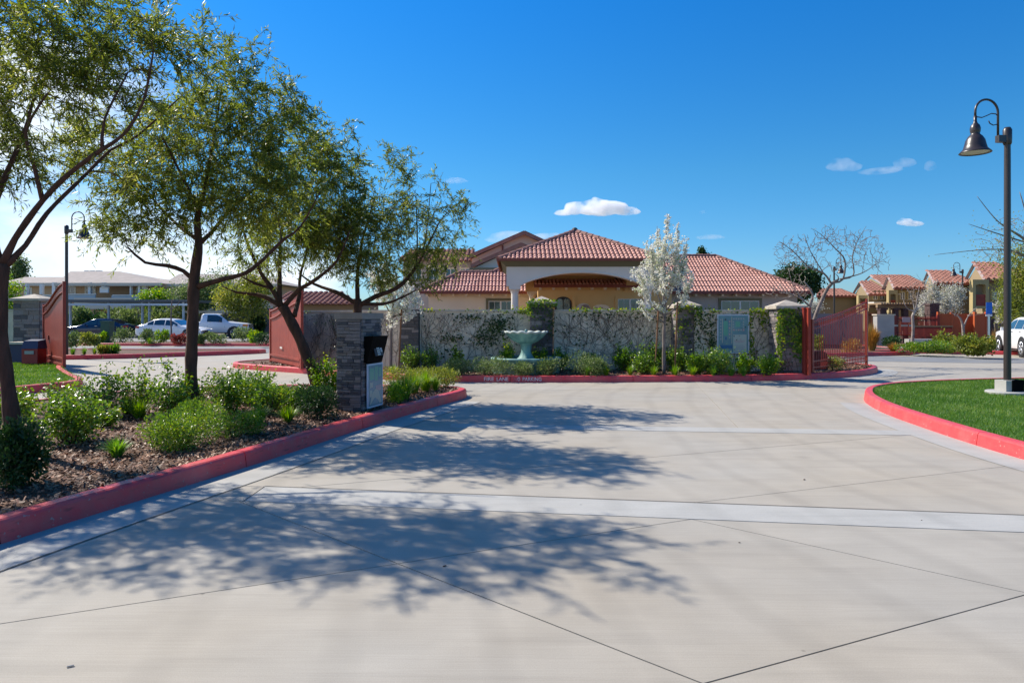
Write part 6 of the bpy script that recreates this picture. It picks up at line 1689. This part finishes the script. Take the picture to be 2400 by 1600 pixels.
for i, (u0, u1, v0, lab) in enumerate(((150, 205, 716, 'rounded olive hedge bush at the left under the carport'), (205, 262, 728, 'dark hedge bush behind the dark car roof'), (262, 335, 718, 'large grey hedge bush behind the carport posts'), (335, 440, 716, 'long grey hedge bush behind the white sedan'), (590, 620, 740, 'dark clipped hedge at the right of the pickup'))):
    Yb = 60 if i < 4 else 55
    x = px((u0 + u1) / 2, Yb); bush('mound', lab, x, Yb, (u1 - u0) / F * Yb * 1.2, pz(v0, Yb), 150 + i, 'greygreen' if i in (0, 2, 3) else 'darkleaf', z=.05, n=2600, leaf=.22, name='hedge_bush', group='hedge bushes behind the carport')
# right far bed
GR = 'shrubs along the far right kerb'
bp('tuft', 'tall golden ornamental grass right of the barred gate', 2026, 2074, 758, 822, 161, 'golden', n=900, bw=.03, group=GR)
bp('tuft', 'low dry brown grass clump beside the golden grass', 2078, 2122, 800, 824, 162, 'golden', n=420, bw=.02, group=GR)
bp('mound', 'dark low plant before the grey block wall', 2076, 2118, 788, 812, 163, 'darkleaf', n=1200, leaf=.09, group=GR)
bp('mound', 'low spreading dark juniper left of the thin street tree base', 2122, 2180, 802, 826, 164, 'rose', n=2200, leaf=.07, group=GR)
bp('mound', 'low spreading juniper right of the thin street tree', 2165, 2240, 798, 828, 165, 'rose', n=2600, leaf=.07, group=GR)
bp('rose', 'yellow-green upright shrub behind the junipers', 2196, 2252, 782, 822, 166, 'yellowgreen', dens=1.3, leaf=(.07, .12), group=GR)
bp('mound', 'pale sage shrub against the dark red fence', 2145, 2182, 778, 806, 167, 'greygreen', n=1000, leaf=.09, group=GR)
bp('rose', 'large grey-green shrub left of the white car', 2256, 2334, 784, 832, 168, 'yellowgreen', dens=1.7, leaf=(.06, .11), sticks=.6, group=GR)
bp('tuft', 'dry golden stalks before the dark pillar by the white car', 2322, 2350, 770, 815, 169, 'golden', n=200, bw=.015, group=GR)
bp('mound', 'small golden shrub seen low through the barred gate', 1985, 2018, 790, 826, 170, 'golden', n=700, leaf=.08, group=GR)
bp('mound', 'greenish shrub seen through the left bars of the open gate', 1905, 1935, 785, 826, 171, 'yellowgreen', n=700, leaf=.08, group=GR)

# ---------------- creeper on walls and pilasters
def creeper(label, org, d, L, z0, z1, seed, nst, patches, topf=.6, out=.012, m='ivy', stem_r=.0062, darkpatch=(), lw=(.035, .06)):
    """org+d*L: base line of the face (outward is to the right of d); patches: (s, z, rs, rz, n)"""
    o, d = Vector(org), Vector(d).normalized(); nrm_ = Vector((d.y, -d.x)); rz = math.atan2(d.y, d.x)
    t = thing('climbing_plant', label, 'creeper', (o.x, o.y, 0), rz)
    r = random.Random(seed); rng = np.random.default_rng(seed); mb = MB()
    def stem(s, z, a, rad, depth):
        pts = [(s, -out, z)]; rs = [rad]; n = r.randint(6, 14)
        for i in range(n):
            a += r.uniform(-.45, .45); a = a * .9
            s += math.sin(a) * .10; z += math.cos(a) * .10
            if not (0.01 < s < L - .01) or z > z1 - .07: break
            rad *= .93; pts.append((s, -out - r.uniform(0, .006), z)); rs.append(max(.0028, rad))
            if depth < 3 and r.random() < .22: stem(s, z, a + r.choice((-1, 1)) * r.uniform(.5, 1.3), rad * .8, depth + 1)
        if len(pts) > 1: mb.tube(pts, rs, 3, cap=False)
    for i in range(nst): stem(L * (i + r.random()) / nst, z0 + r.uniform(0, .05), r.uniform(-.5, .5), stem_r * r.uniform(.7, 1.4), 0)
    mb.build('stems', M['vine'], t)
    def lv(ps, mm, nm):
        P = []
        for (s, z, rs, rz_, n) in ps:
            q = rng.normal(size=(n, 3)) * np.array([rs * .5, .018, rz_ * .5]) + np.array([s, -out - .03, z]); P.append(q)
        P = np.concatenate(P); ok = (P[:, 0] > -.05) & (P[:, 0] < L + .05) & (P[:, 2] < z1 + .10) & (P[:, 2] > z0 - .1); P = P[ok]
        P[:, 1] = -np.abs(P[:, 1])
        P[:, 1] = np.where(P[:, 2] > z1 - .02, P[:, 1] + rng.uniform(-.02, .16, len(P)), P[:, 1])
        D = rng.normal(size=P.shape) * np.array([1, .25, 1]) + np.array([0, -.35, -.5])
        n = len(P); Ln = rng.uniform(lw[0], lw[1], n); D = unit(D)
        U = np.tile([0, -1.0, .3], (n, 1)) + rng.normal(size=(n, 3)) * .35; S = unit(np.cross(D, U)); N2 = np.cross(S, D); Lc = Ln[:, None]
        V = np.stack([P, P + D * Lc * .3 + S * Lc * .45, P + D * Lc * .7 + S * Lc * .36, P + D * Lc, P + D * Lc * .7 - S * Lc * .36 + N2 * Lc * .1, P + D * Lc * .3 - S * Lc * .45 + N2 * Lc * .1], 1)
        b = np.arange(n)[:, None] * 6
        Q = np.concatenate([b + np.array([[0, 1, 2, 3]]), b + np.array([[0, 3, 4, 5]])], 0)
        mesh_np(nm, V.reshape(-1, 3), Q, M[mm], t)
    if patches: lv(patches, m, 'foliage')
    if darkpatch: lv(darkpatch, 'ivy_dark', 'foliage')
    return t
def toprow(L, n, z, dens=5, seed=0):
    r = random.Random(seed); return [(r.uniform(0, L), z + r.uniform(-.03, .03), r.uniform(.08, .25), .05, r.randint(2, dens * 3)) for _ in range(n)]
def scatter(L, n, seed, za=.25, zb=1.75): 
    r = random.Random(seed); return [(r.uniform(0, L), r.uniform(za, zb), .25, .22, 7) for _ in range(n)]
wa = px(984, 18.95); La = px(1243, 18.95) - wa
sp = lambda u: (u - 984) / F * 18.95
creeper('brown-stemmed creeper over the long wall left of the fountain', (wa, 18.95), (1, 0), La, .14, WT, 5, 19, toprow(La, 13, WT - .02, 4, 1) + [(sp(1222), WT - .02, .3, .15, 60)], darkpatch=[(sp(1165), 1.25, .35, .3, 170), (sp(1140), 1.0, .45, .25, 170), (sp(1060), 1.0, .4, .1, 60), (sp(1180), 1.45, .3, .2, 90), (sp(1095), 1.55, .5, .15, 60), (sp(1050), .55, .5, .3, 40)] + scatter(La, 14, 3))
wb = px(1298, 18.95); Lb = px(1592, 18.95) - wb
creeper('leafless creeper stems fanning up the wall left of the right pear tree', (wb, 18.95), (1, 0), Lb, .14, WT, 6, 24, toprow(Lb, 16, WT - .02, 4, 2) + [(1.1, WT, .7, .06, 55), (2.4, WT, .6, .06, 50)], darkpatch=[(1.6, 1.66, 1.4, .10, 60), (3.1, 1.5, .4, .3, 60)] + scatter(Lb, 12, 4, .8, 1.75))
wc = px(1628, 18.35); Lc = px(1824, 18.35) - wc
spc = lambda u: (u - 1628) / F * 18.35
creeper('creeper framing the teal map sign on the right wall', (wc, 18.35), (1, 0), Lc, .14, WT, 7, 16, toprow(Lc, 6, WT - .02, 4, 3) + [(spc(1758), 1.35, .06, .5, 45), (spc(1760), .85, .07, .3, 40), (spc(1785), 1.75, .35, .12, 110), (spc(1787), 1.5, .12, .25, 45), (spc(1812), 1.62, .25, .3, 90), (spc(1818), 1.2, .10, .7, 60), (spc(1765), .6, .2, .2, 30)],
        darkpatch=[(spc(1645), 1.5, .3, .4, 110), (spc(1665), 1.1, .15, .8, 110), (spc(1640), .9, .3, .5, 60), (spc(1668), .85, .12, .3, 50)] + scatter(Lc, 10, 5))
wd_a = Vector((-7.35, 22.0)); wd_b = Vector((px(938, 19.4), 19.4))
creeper('leafless creeper stems on the slanting wall beside the red board gate', wd_a, wd_b - wd_a, (wd_b - wd_a).length, .14, WT, 8, 20, toprow(4, 5, WT - .02, 3, 4), darkpatch=scatter(5, 8, 6))
pu = px(1270, 18.7)
creeper('yellow-green creeper crowning the dark pilaster behind the fountain', (pu - .36, 18.60), (1, 0), .72, .14, 1.99, 9, 5, [(.1, 1.97, .25, .10, 120), (.36, 2.0, .3, .09, 150), (.62, 1.97, .25, .10, 120), (-.04, 1.84, .1, .12, 60), (.02, 1.68, .12, .15, 40)], darkpatch=[(.62, 1.55, .1, .5, 60), (.3, 1.75, .5, .2, 60), (.36, 1.2, .5, .7, 50)], m='ivy', out=.02)
pv = px(1855, 17.6)
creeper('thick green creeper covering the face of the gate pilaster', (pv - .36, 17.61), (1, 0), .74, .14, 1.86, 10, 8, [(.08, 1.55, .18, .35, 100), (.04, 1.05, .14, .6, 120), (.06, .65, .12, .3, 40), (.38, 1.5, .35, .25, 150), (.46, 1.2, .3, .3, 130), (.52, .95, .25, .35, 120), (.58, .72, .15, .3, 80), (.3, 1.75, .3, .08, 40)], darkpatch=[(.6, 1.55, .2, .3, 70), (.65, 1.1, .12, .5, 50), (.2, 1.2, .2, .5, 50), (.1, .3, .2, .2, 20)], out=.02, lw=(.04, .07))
pw = px(1611, 18.4)
creeper('creeper hanging over the capped pilaster behind the right pear tree', (pw - .33, 18.36), (1, 0), .66, .14, 1.9, 11, 6, [(.15, 1.88, .3, .1, 90), (.5, 1.86, .3, .12, 110), (.60, 1.65, .12, .2, 50), (-.1, 1.5, .15, .4, 70), (.2, 1.3, .2, .3, 40)], darkpatch=[(.3, 1.3, .4, .6, 70)], out=.02)

# ---------------- bark chips, lawn blades, litter
def inside_np(P, poly):
    x, y = P[:, 0], P[:, 1]; r = np.zeros(len(P), bool); n = len(poly); j = n - 1
    for i in range(n):
        xi, yi = poly[i]; xj, yj = poly[j]
        c = ((yi > y) != (yj > y)) & (x < (xj - xi) * (y - yi) / (yj - yi + 1e-12) + xi); r ^= c; j = i
    return r
def chips(poly, x0, x1, y0, y1, n, seed, size, z, name='bark_mulch'):
    rng = np.random.default_rng(seed); P = np.stack([rng.uniform(x0, x1, n), rng.uniform(y0, y1, n)], 1); P = P[inside_np(P, poly)]; n = len(P)
    a = rng.uniform(0, 6.28, n); L = size * rng.uniform(.5, 1.6, n); W = L * rng.uniform(.25, .6, n); tl = rng.normal(size=n) * .45; tr = rng.normal(size=n) * .4
    c, s = np.cos(a), np.sin(a); zc = z + rng.uniform(0, .018, n)
    V = []
    for (p, q) in ((-.5, -.5), (.5, -.4), (.45, .5), (-.5, .4)):
        V.append(np.stack([P[:, 0] + c * L * p - s * W * q, P[:, 1] + s * L * p + c * W * q, zc + L * p * tl + W * q * tr + .006], 1))
    V = np.stack(V, 1).reshape(-1, 3); Q = np.arange(4 * n).reshape(n, 4)
    o = mesh_np(name, V, Q, M['chips'], None, 'stuff'); return o
o = chips([tuple(p) for p in I1i], -6.5, -.9, 4.0, 14.3, 52000, 1, .032, .148)
tag(o, 'loose reddish brown bark chips covering the near planting bed', 'bark mulch')
o = chips([tuple(p) for p in I2i], -8, 11, 16.6, 22.4, 26000, 2, .045, .135)
tag(o, 'brown bark chips covering the fountain bed', 'bark mulch')
def blades(poly, x0, x1, y0, y1, n, seed, h, z, label, wdt=.006):
    rng = np.random.default_rng(seed); P = np.stack([rng.uniform(x0, x1, n), rng.uniform(y0, y1, n)], 1); P = P[inside_np(P, poly)]; n = len(P)
    a = rng.uniform(0, 6.28, n); H = h * rng.uniform(.5, 1.3, n); c, s = np.cos(a), np.sin(a); lx, ly = rng.normal(size=n) * .4 * H, rng.normal(size=n) * .4 * H
    w = wdt / 2
    V = np.stack([np.stack([P[:, 0] - c * w, P[:, 1] - s * w, np.full(n, z)], 1), np.stack([P[:, 0] + c * w, P[:, 1] + s * w, np.full(n, z)], 1), np.stack([P[:, 0] + lx, P[:, 1] + ly, z + H], 1)], 1)
    o = mesh_np('grass', V.reshape(-1, 3), np.arange(3 * n).reshape(n, 3), M['grass'], None, 'stuff'); return tag(o, label, 'grass')
blades([tuple(p) for p in I3i], 5.6, 15.5, 4.0, 17, 250000, 5, .040, .14, 'short green mown lawn around the tall street lamp', .008)
blades([tuple(p) for p in I4s], -18, -9.6, 11, 21.5, 60000, 6, .05, .14, 'bright green lawn before the far left board gate', .016)
for (u, v, L, lab) in ((1042, 1327, .025, 'small dark twig lying on the concrete near the shadow edge'), (1885, 1124, .03, 'dark leaf lying on the concrete right of the tree shadows'), (1733, 1272, .014, 'tiny dark pebble on the slab below the pale gutter'), (165, 1562, .028, 'small grey leaf on the slab at the bottom left'), (2160, 1220, .012, 'dark crumb lying on the pale gutter at the right')):
    x, y = gp(u, v); t = MB().box((0, 0, .004), (L, L * .3 if L < .04 else L * .5, .004), rnd.uniform(0, 1)).build('fallen_leaf' if 'leaf' in lab else 'ground_litter', M['asphalt' if 'grey' in lab else 'vine']); t.location = (x, y, .001); tag(t, lab, 'litter')
for (k, lab, u0, u1, v0, v1, sd, mm, kw) in (
    ('tuft', 'broad lime grass tuft in the middle of the near bed', 285, 350, 932, 985, 201, 'bright', dict(n=240)),
    ('rose', 'rose bush leaning against the upright tree trunk on its left', 395, 470, 880, 975, 202, 'rose', dict(dens=1.0)),
    ('mound', 'low olive shrub in front of the upright tree trunk', 410, 500, 930, 1000, 203, 'rose', dict(n=3600, leaf=.026)),
    ('rose', 'leafy rose bush filling the back of the bed before the far lane', 520, 640, 868, 950, 204, 'rose', dict(dens=1.1, sticks=.8)),
    ('mound', 'glossy low shrub between the grass tufts and the rose bushes', 590, 690, 905, 965, 205, 'rose', dict(n=3200, leaf=.028)),
    ('rose', 'bright rose bush at the left edge behind the nearest trunk', -40, 60, 905, 985, 206, 'bright', dict(dens=1.0)),
    ('mound', 'golden green low plant right of the call pillar foot', 900, 950, 895, 945, 207, 'bright', dict(n=1500, leaf=.03)),
    ('rose', 'low rose bush right of the large one near the nearest trunk', 205, 280, 935, 1005, 208, 'rose', dict(dens=.9))):
    bp(k, lab, u0, u1, v0, v1, sd, mm, group=GB, **kw)

for (k, lab, u0, u1, v0, v1, sd, mm, kw) in (
    ('tuft', 'wide dark green grass clump close to the right foot of the call pillar', 905, 985, 872, 940, 221, 'tuft', dict(n=320)),
    ('tuft', 'wide lime grass clump between call pillar and kerb tip', 960, 1030, 866, 920, 222, 'bright', dict(n=340)),
    ('mound', 'golden green shrub filling the back corner near the kerb tip', 1010, 1062, 858, 900, 223, 'yellowgreen', dict(n=2000, leaf=.03)),
    ('mound', 'olive shrub between the golden shrubs behind the call pillar', 950, 1020, 856, 898, 224, 'yellowgreen', dict(n=2200, leaf=.03))):
    bp(k, lab, u0, u1, v0, v1, sd, mm, group=GB, **kw)

# ------------------------------------------------------------------ vehicles
def lerp_tab(tab, x):
    for (a, b), (c, d) in zip(tab[:-1], tab[1:]):
        if a <= x <= c: return b + (d - b) * (x - a) / max(1e-9, c - a)
    return tab[0][1] if x < tab[0][0] else tab[-1][1]
def car(name, label, cat, x, y, rz, paint, top, belt, wd, glass, shields, wheels, wr, lights, L, sill=.22, arch=.07, z=.02, pw=None, extras=None):
    """top/belt: height tables along the length (0 = front); glass: side panes (x0,x1); shields: sloping panes (x0,x1)"""
    t = thing(name, label, cat, (x, y, z), rz)
    xs = sorted(set([round(v, 3) for v in list(np.linspace(0, L, 30)) + [a for a, b in top] + [a for a, b in belt] + [v for g in glass for v in g] + [v for g in shields for v in g]]))
    def half(xx):
        e = min(xx, L - xx); return wd * (1 - .16 * max(0, 1 - e / .55) ** 2)
    def sec(xx):
        zt, zb, w = lerp_tab(top, xx), lerp_tab(belt, xx), half(xx); zb = min(zb, zt - .02)
        k = max(0, (zt - zb)) ; wr_ = w - .05 - .36 * k
        lo = sill + (.10 * max(0, 1 - min(xx, L - xx) / .25))
        return [(w * .93, lo), (w * .985, lo + .12), (w, (lo + zb) / 2 + .05), (w * .975, zb - .03), (w * .955, zb), (max(wr_, w * .4), zt - .035), (max(wr_, w * .4) - .10, zt), (0, zt + .015)]
    mb = MB(); m = 8; vs = []
    for s_ in (-1, 1):
        b = len(mb.v); vs = []
        for xx in xs:
            for (yy, zz) in sec(xx): vs.append((xx - L / 2, s_ * yy, zz))
        fs = []
        for i in range(len(xs) - 1):
            for j in range(m - 1):
                q = (i * m + j, (i + 1) * m + j, (i + 1) * m + j + 1, i * m + j + 1); fs.append(q if s_ < 0 else q[::-1])
        for i in (0, len(xs) - 1): fs.append(tuple(i * m + j for j in range(m)) + ())
        mb.add(vs, fs)
    o = mb.build('body', M[paint], t, True)
    MB().b2(-L / 2 + .1, L / 2 - .1, -wd * .85, wd * .85, sill - .06, sill + .10).build('underbody', M['plastic'], t)
    for s_ in (-1, 1):
        for (a, b_) in glass:
            n = 6; g = MB(); vs = []
            for i in range(n + 1):
                xx = a + (b_ - a) * i / n; S = sec(xx); A, B = S[4], S[5]
                for f in (.10, .88): vs.append((xx - L / 2, s_ * (A[0] + (B[0] - A[0]) * f + .008), A[1] + (B[1] - A[1]) * f))
            fs = [((2 * i, 2 * i + 2, 2 * i + 3, 2 * i + 1) if s_ < 0 else (2 * i, 2 * i + 1, 2 * i + 3, 2 * i + 2)) for i in range(n)]
            g.add(vs, fs).build('side_window', M['carglass'], t, True)
    for (a, b_) in shields:
        n = 5; g = MB(); vs = []
        for i in range(n + 1):
            xx = a + (b_ - a) * (.05 + .9 * i / n); S = sec(xx); w_ = S[6][0] + .04
            for f in (-1, -.5, 0, .5, 1): vs.append((xx - L / 2, w_ * f, S[6][1] + .012 + .015 * (1 - abs(f))))
        fs = [(i * 5 + j, (i + 1) * 5 + j, (i + 1) * 5 + j + 1, i * 5 + j + 1) for i in range(n) for j in range(4)]
        g.add(vs, fs).build('windscreen', M['carglass'], t, True)
    for wx in wheels:
        for s_ in (-1, 1):
            wy = half(wx)
            MB().lathe([(.001, 0), (wr + arch, 0), (wr + arch, .012)], (wx - L / 2, s_ * (wy + (.006 if s_ < 0 else .006)), wr), 22, axis='y').build('wheel_arch', M['plastic'], t)
            w_ = MB().lathe([(wr * .66, -.02), (wr * .7, .03), (wr * .95, .03), (wr, .01), (wr, -.16), (wr * .6, -.17)], (wx - L / 2, s_ * wy, wr), 24, axis='y') if s_ < 0 else MB().lathe([(wr * .66, .02), (wr * .7, -.03), (wr * .95, -.03), (wr, -.01), (wr, .16), (wr * .6, .17)], (wx - L / 2, s_ * wy, wr), 24, axis='y')
            wo = w_.build('wheel', M['rubber'], t, True)
            yy = s_ * (wy + .026); rm = MB()
            rm.lathe([(wr * .14, -.012), (wr * .14, .012)], (wx - L / 2, yy, wr), 10, axis='y')
            rm.tube([(wx - L / 2 + wr * .64 * math.cos(a), yy, wr + wr * .64 * math.sin(a)) for a in [2 * math.pi * k / 20 for k in range(21)]], .018, 5, cap=False)
            for k in range(5):
                a = 2 * math.pi * k / 5 + .3; rm.tube([(wx - L / 2, yy, wr), (wx - L / 2 + wr * .62 * math.cos(a), yy, wr + wr * .62 * math.sin(a))], [.045, .03], 5)
            rm.build('rim', M['rim'], wo, True)
    for (nm, x0, x1, z0, z1, mm, kind) in lights:
        for s_ in (-1, 1):
            xa, xb = x0, x1; q = []
            for xx in (xa, (xa + xb) / 2, xb):
                for zz in (z0, z1): q.append((xx - L / 2, s_ * (half(xx) * .99 + .006), zz))
            f = [(0, 2, 3, 1), (2, 4, 5, 3)] if s_ < 0 else [(0, 1, 3, 2), (2, 3, 5, 4)]
            MB().add(q, f).build(nm, M[mm], t)
    if extras: extras(t, sec, half, L)
    return t
def mirrors(xm, zm, paint):
    def f(t, sec, half, L):
        for s_ in (-1, 1):
            o = MB().box((xm - L / 2, s_ * (half(xm) + .09), zm), (.10, .17, .13), top=.8).build('mirror', M[paint], t)
        for s_ in (-1, 1):
            for xx in (xm + .75, xm + 1.65):
                if xx < L - 1: MB().box((xx - L / 2, s_ * (half(xx) * .985 + .012), zm - .10), (.18, .02, .025)).build('door_handle', M['silver'], t)
    return f
def seams(xl):
    def f(t, sec, half, L):
        for xx in xl:
            S = sec(xx)
            for s_ in (-1, 1): MB().tube([(xx - L / 2, s_ * (S[0][0] + .002), S[0][1] + .04), (xx - L / 2, s_ * (S[2][0] + .002), S[2][1]), (xx - L / 2, s_ * (S[4][0] + .002), S[4][1])], .006, 4).build('door_seam', M['plastic'], t)
    return f
def both(*fs): return lambda *a: [f(*a) for f in fs]
sed_top = [(0, .62), (.12, .72), (.5, .80), (1.25, .92), (1.5, 1.0), (2.15, 1.36), (2.5, 1.44), (3.1, 1.45), (3.6, 1.37), (4.25, 1.05), (4.6, 1.0), (4.85, .93), (4.92, .70)]
sed_belt = [(0, .60), (1.3, .86), (2.5, .92), (4.0, .97), (4.92, .9)]
car('sedan', 'white sedan parked facing right before the pickup truck', 'car', px(404, 48.6), 48.9, math.pi - .10, 'carwhite', sed_top, sed_belt, .92, [(1.72, 2.62), (2.68, 3.45), (3.5, 3.95)], [(1.42, 2.15), (3.62, 4.28)], (.95, 3.85), .33,
    [('headlight', .06, .42, .62, .74, 'lightwhite', 0), ('tail_light', 4.55, 4.88, .76, .92, 'lightred', 0)], 4.92, extras=both(mirrors(1.85, .98, 'carwhite'), seams((1.62, 2.65, 3.55))))
car('sedan', 'dark navy sedan parked facing left under the carport', 'car', px(230, 51.5), 51.8, .06, 'carnavy', sed_top, sed_belt, .92, [(1.72, 2.62), (2.68, 3.45), (3.5, 3.95)], [(1.42, 2.15), (3.62, 4.28)], (.95, 3.85), .33,
    [('headlight', .06, .42, .62, .74, 'lightwhite', 0), ('tail_light', 4.55, 4.88, .76, .92, 'lightred', 0)], 4.92, extras=both(mirrors(1.85, .98, 'carnavy'), seams((1.62, 2.65, 3.55))))
pk_top = [(0, .80), (.08, 1.02), (.4, 1.10), (1.35, 1.20), (1.45, 1.24), (2.05, 1.72), (2.3, 1.80), (3.15, 1.81), (3.3, 1.76), (3.36, 1.28), (3.42, 1.20), (5.6, 1.20), (5.68, 1.18), (5.7, .8)]
pk_belt = [(0, .8), (.3, 1.05), (1.4, 1.12), (3.3, 1.16), (5.7, 1.16)]
def pk_extra(t, sec, half, L):
    mirrors(1.95, 1.30, 'plastic')(t, sec, half, L)
    MB().b2(-L / 2 - .03, -L / 2 + .03, -.62, .62, .78, 1.02).build('grille', M['plastic'], t)
    MB().b2(-L / 2 - .10, -L / 2 + .06, -.88, .88, .48, .64).build('bumper', M['plastic'], t)
    seams((1.65, 2.85, 3.38))(t, sec, half, L)
car('pickup_truck', 'white single-cab pickup truck parked facing right behind the white sedan', 'truck', px(492, 50.8), 51.0, math.pi + .16, 'carwhite', pk_top, pk_belt, .98, [(1.85, 2.9)], [(1.42, 2.10), (3.16, 3.30)], (1.0, 4.4), .40,
    [('headlight', .05, .40, .86, 1.02, 'amber', 0), ('tail_light', 5.5, 5.68, .85, 1.10, 'lightred', 0)], 5.7, sill=.42, arch=.09, extras=pk_extra)
sv_top = [(0, .70), (.08, .90), (.5, .98), (1.2, 1.08), (1.4, 1.12), (2.0, 1.48), (2.35, 1.56), (3.8, 1.55), (4.25, 1.48), (4.55, 1.10), (4.65, .7)]
sv_belt = [(0, .7), (.3, .92), (1.4, 1.02), (4.65, 1.06)]
car('suv', 'white sport utility car cut off by the right edge', 'car', 21.25, 27.58, math.radians(-110), 'suvwhite', sv_top, sv_belt, .93, [(1.6, 2.5), (2.56, 3.4), (3.46, 4.1)], [(1.38, 1.98), (4.27, 4.5)], (.88, 3.6), .37,
    [('headlight', .05, .42, .78, .90, 'lightwhite', 0), ('tail_light', 4.3, 4.6, .85, 1.05, 'lightred', 0)], 4.65, sill=.30, extras=both(mirrors(1.7, 1.08, 'suvwhite'), seams((1.5, 2.53, 3.43))))

# ------------------------------------------------------------------ clouds: small cumulus far behind
def cloud_mat(name, dens):
    m = bpy.data.materials.new(name); m.use_nodes = True; N, L = m.node_tree.nodes, m.node_tree.links; N.remove(N['Principled BSDF'])
    v = N.new('ShaderNodeVolumePrincipled'); v.inputs['Color'].default_value = (.98, .98, 1, 1); v.inputs['Anisotropy'].default_value = .2
    tc = N.new('ShaderNodeTexCoord'); n = N.new('ShaderNodeTexNoise'); n.inputs['Scale'].default_value = .035; n.inputs['Detail'].default_value = 4
    L.new(tc.outputs['Object'], n.inputs['Vector'])
    r = N.new('ShaderNodeMapRange'); r.inputs['From Min'].default_value = .38; r.inputs['From Max'].default_value = .62; r.inputs['To Max'].default_value = dens
    L.new(n.outputs['Fac'], r.inputs['Value']); L.new(r.outputs[0], v.inputs['Density'])
    L.new(v.outputs[0], N['Material Output'].inputs['Volume']); return m
M['cloud'] = cloud_mat('cloud', .09); M['wisp'] = cloud_mat('cloud_wisp', .011)
def cloud(label, puffs, Y, m='cloud'):
    """puffs: (u, v, ru, rv) as seen from the street, Y metres away"""
    c = puffs[0]; base = Vector((px(c[0], Y), Y, pz(c[1], Y)))
    mb = bpy.data.metaballs.new('cloud'); mb.resolution = 12; mb.render_resolution = 12
    me_parts = MB(); r = random.Random(int(c[0]))
    import bmesh
    for (u, v, ru, rv) in puffs:
        x, z = px(u, Y) - base.x, pz(v, Y) - base.z; rx, rz_ = ru / F * Y, rv / F * Y
        bm = bmesh.new(); bmesh.ops.create_icosphere(bm, subdivisions=3, radius=1.0)
        vs = []
        for q in bm.verts:
            k = 1 + .10 * math.sin(q.co.x * 5 + u) * math.cos(q.co.z * 6 + v) + .06 * math.sin(q.co.y * 9 + q.co.x * 7)
            zz = q.co.z * rz_ * k
            if q.co.z < 0: zz *= .55
            vs.append((x + q.co.x * rx * k, q.co.y * rx * .8 * k, z + zz))
        idx_ = {q: i for i, q in enumerate(bm.verts)}
        me_parts.add(vs, [tuple(idx_[w] for w in f.verts) for f in bm.faces]); bm.free()
    bpy.data.metaballs.remove(mb)
    o = me_parts.build('cloud', M[m], None, True); o.location = base
    rm = o.modifiers.new('merge', 'REMESH'); rm.mode = 'VOXEL'; rm.voxel_size = Y / F * 2.2
    return tag(o, label, 'cloud', group='small white clouds')
cloud('biggest white puffy cloud above the portico roof', [(1405, 492, 55, 24), (1350, 492, 30, 20), (1398, 484, 22, 22), (1440, 490, 34, 18), (1468, 497, 34, 13), (1322, 500, 26, 9), (1485, 498, 16, 9)], 1400)
cloud('elongated thin cloud high at the right', [(1972, 390, 34, 20), (1960, 384, 18, 14), (1990, 394, 30, 13)], 1400, 'wisp')
cloud('small thin cloud trailing right of the elongated one', [(2120, 384, 26, 14), (2060, 402, 46, 7), (2180, 392, 14, 16), (2090, 398, 26, 8)], 1400, 'wisp')
cloud('small white cloud low at the right above the bare tree', [(2122, 522, 20, 11), (2142, 526, 22, 8), (2114, 520, 10, 10)], 1400)
cloud('faint thin cloud right of the pear tree top', [(1665, 557, 34, 7), (1650, 556, 16, 6)], 1400, 'wisp')
cloud('tiny faint cloud puff right of the biggest cloud', [(1648, 498, 9, 6)], 1400, 'wisp')
cloud('small thin cloud just right of the evergreen treetops', [(1068, 425, 28, 9), (1052, 422, 12, 7)], 1400, 'wisp')
cloud('low white cloud bank left of the pink gable', [(1165, 562, 30, 14), (1200, 552, 50, 10), (1290, 556, 60, 9)], 1400, 'wisp')
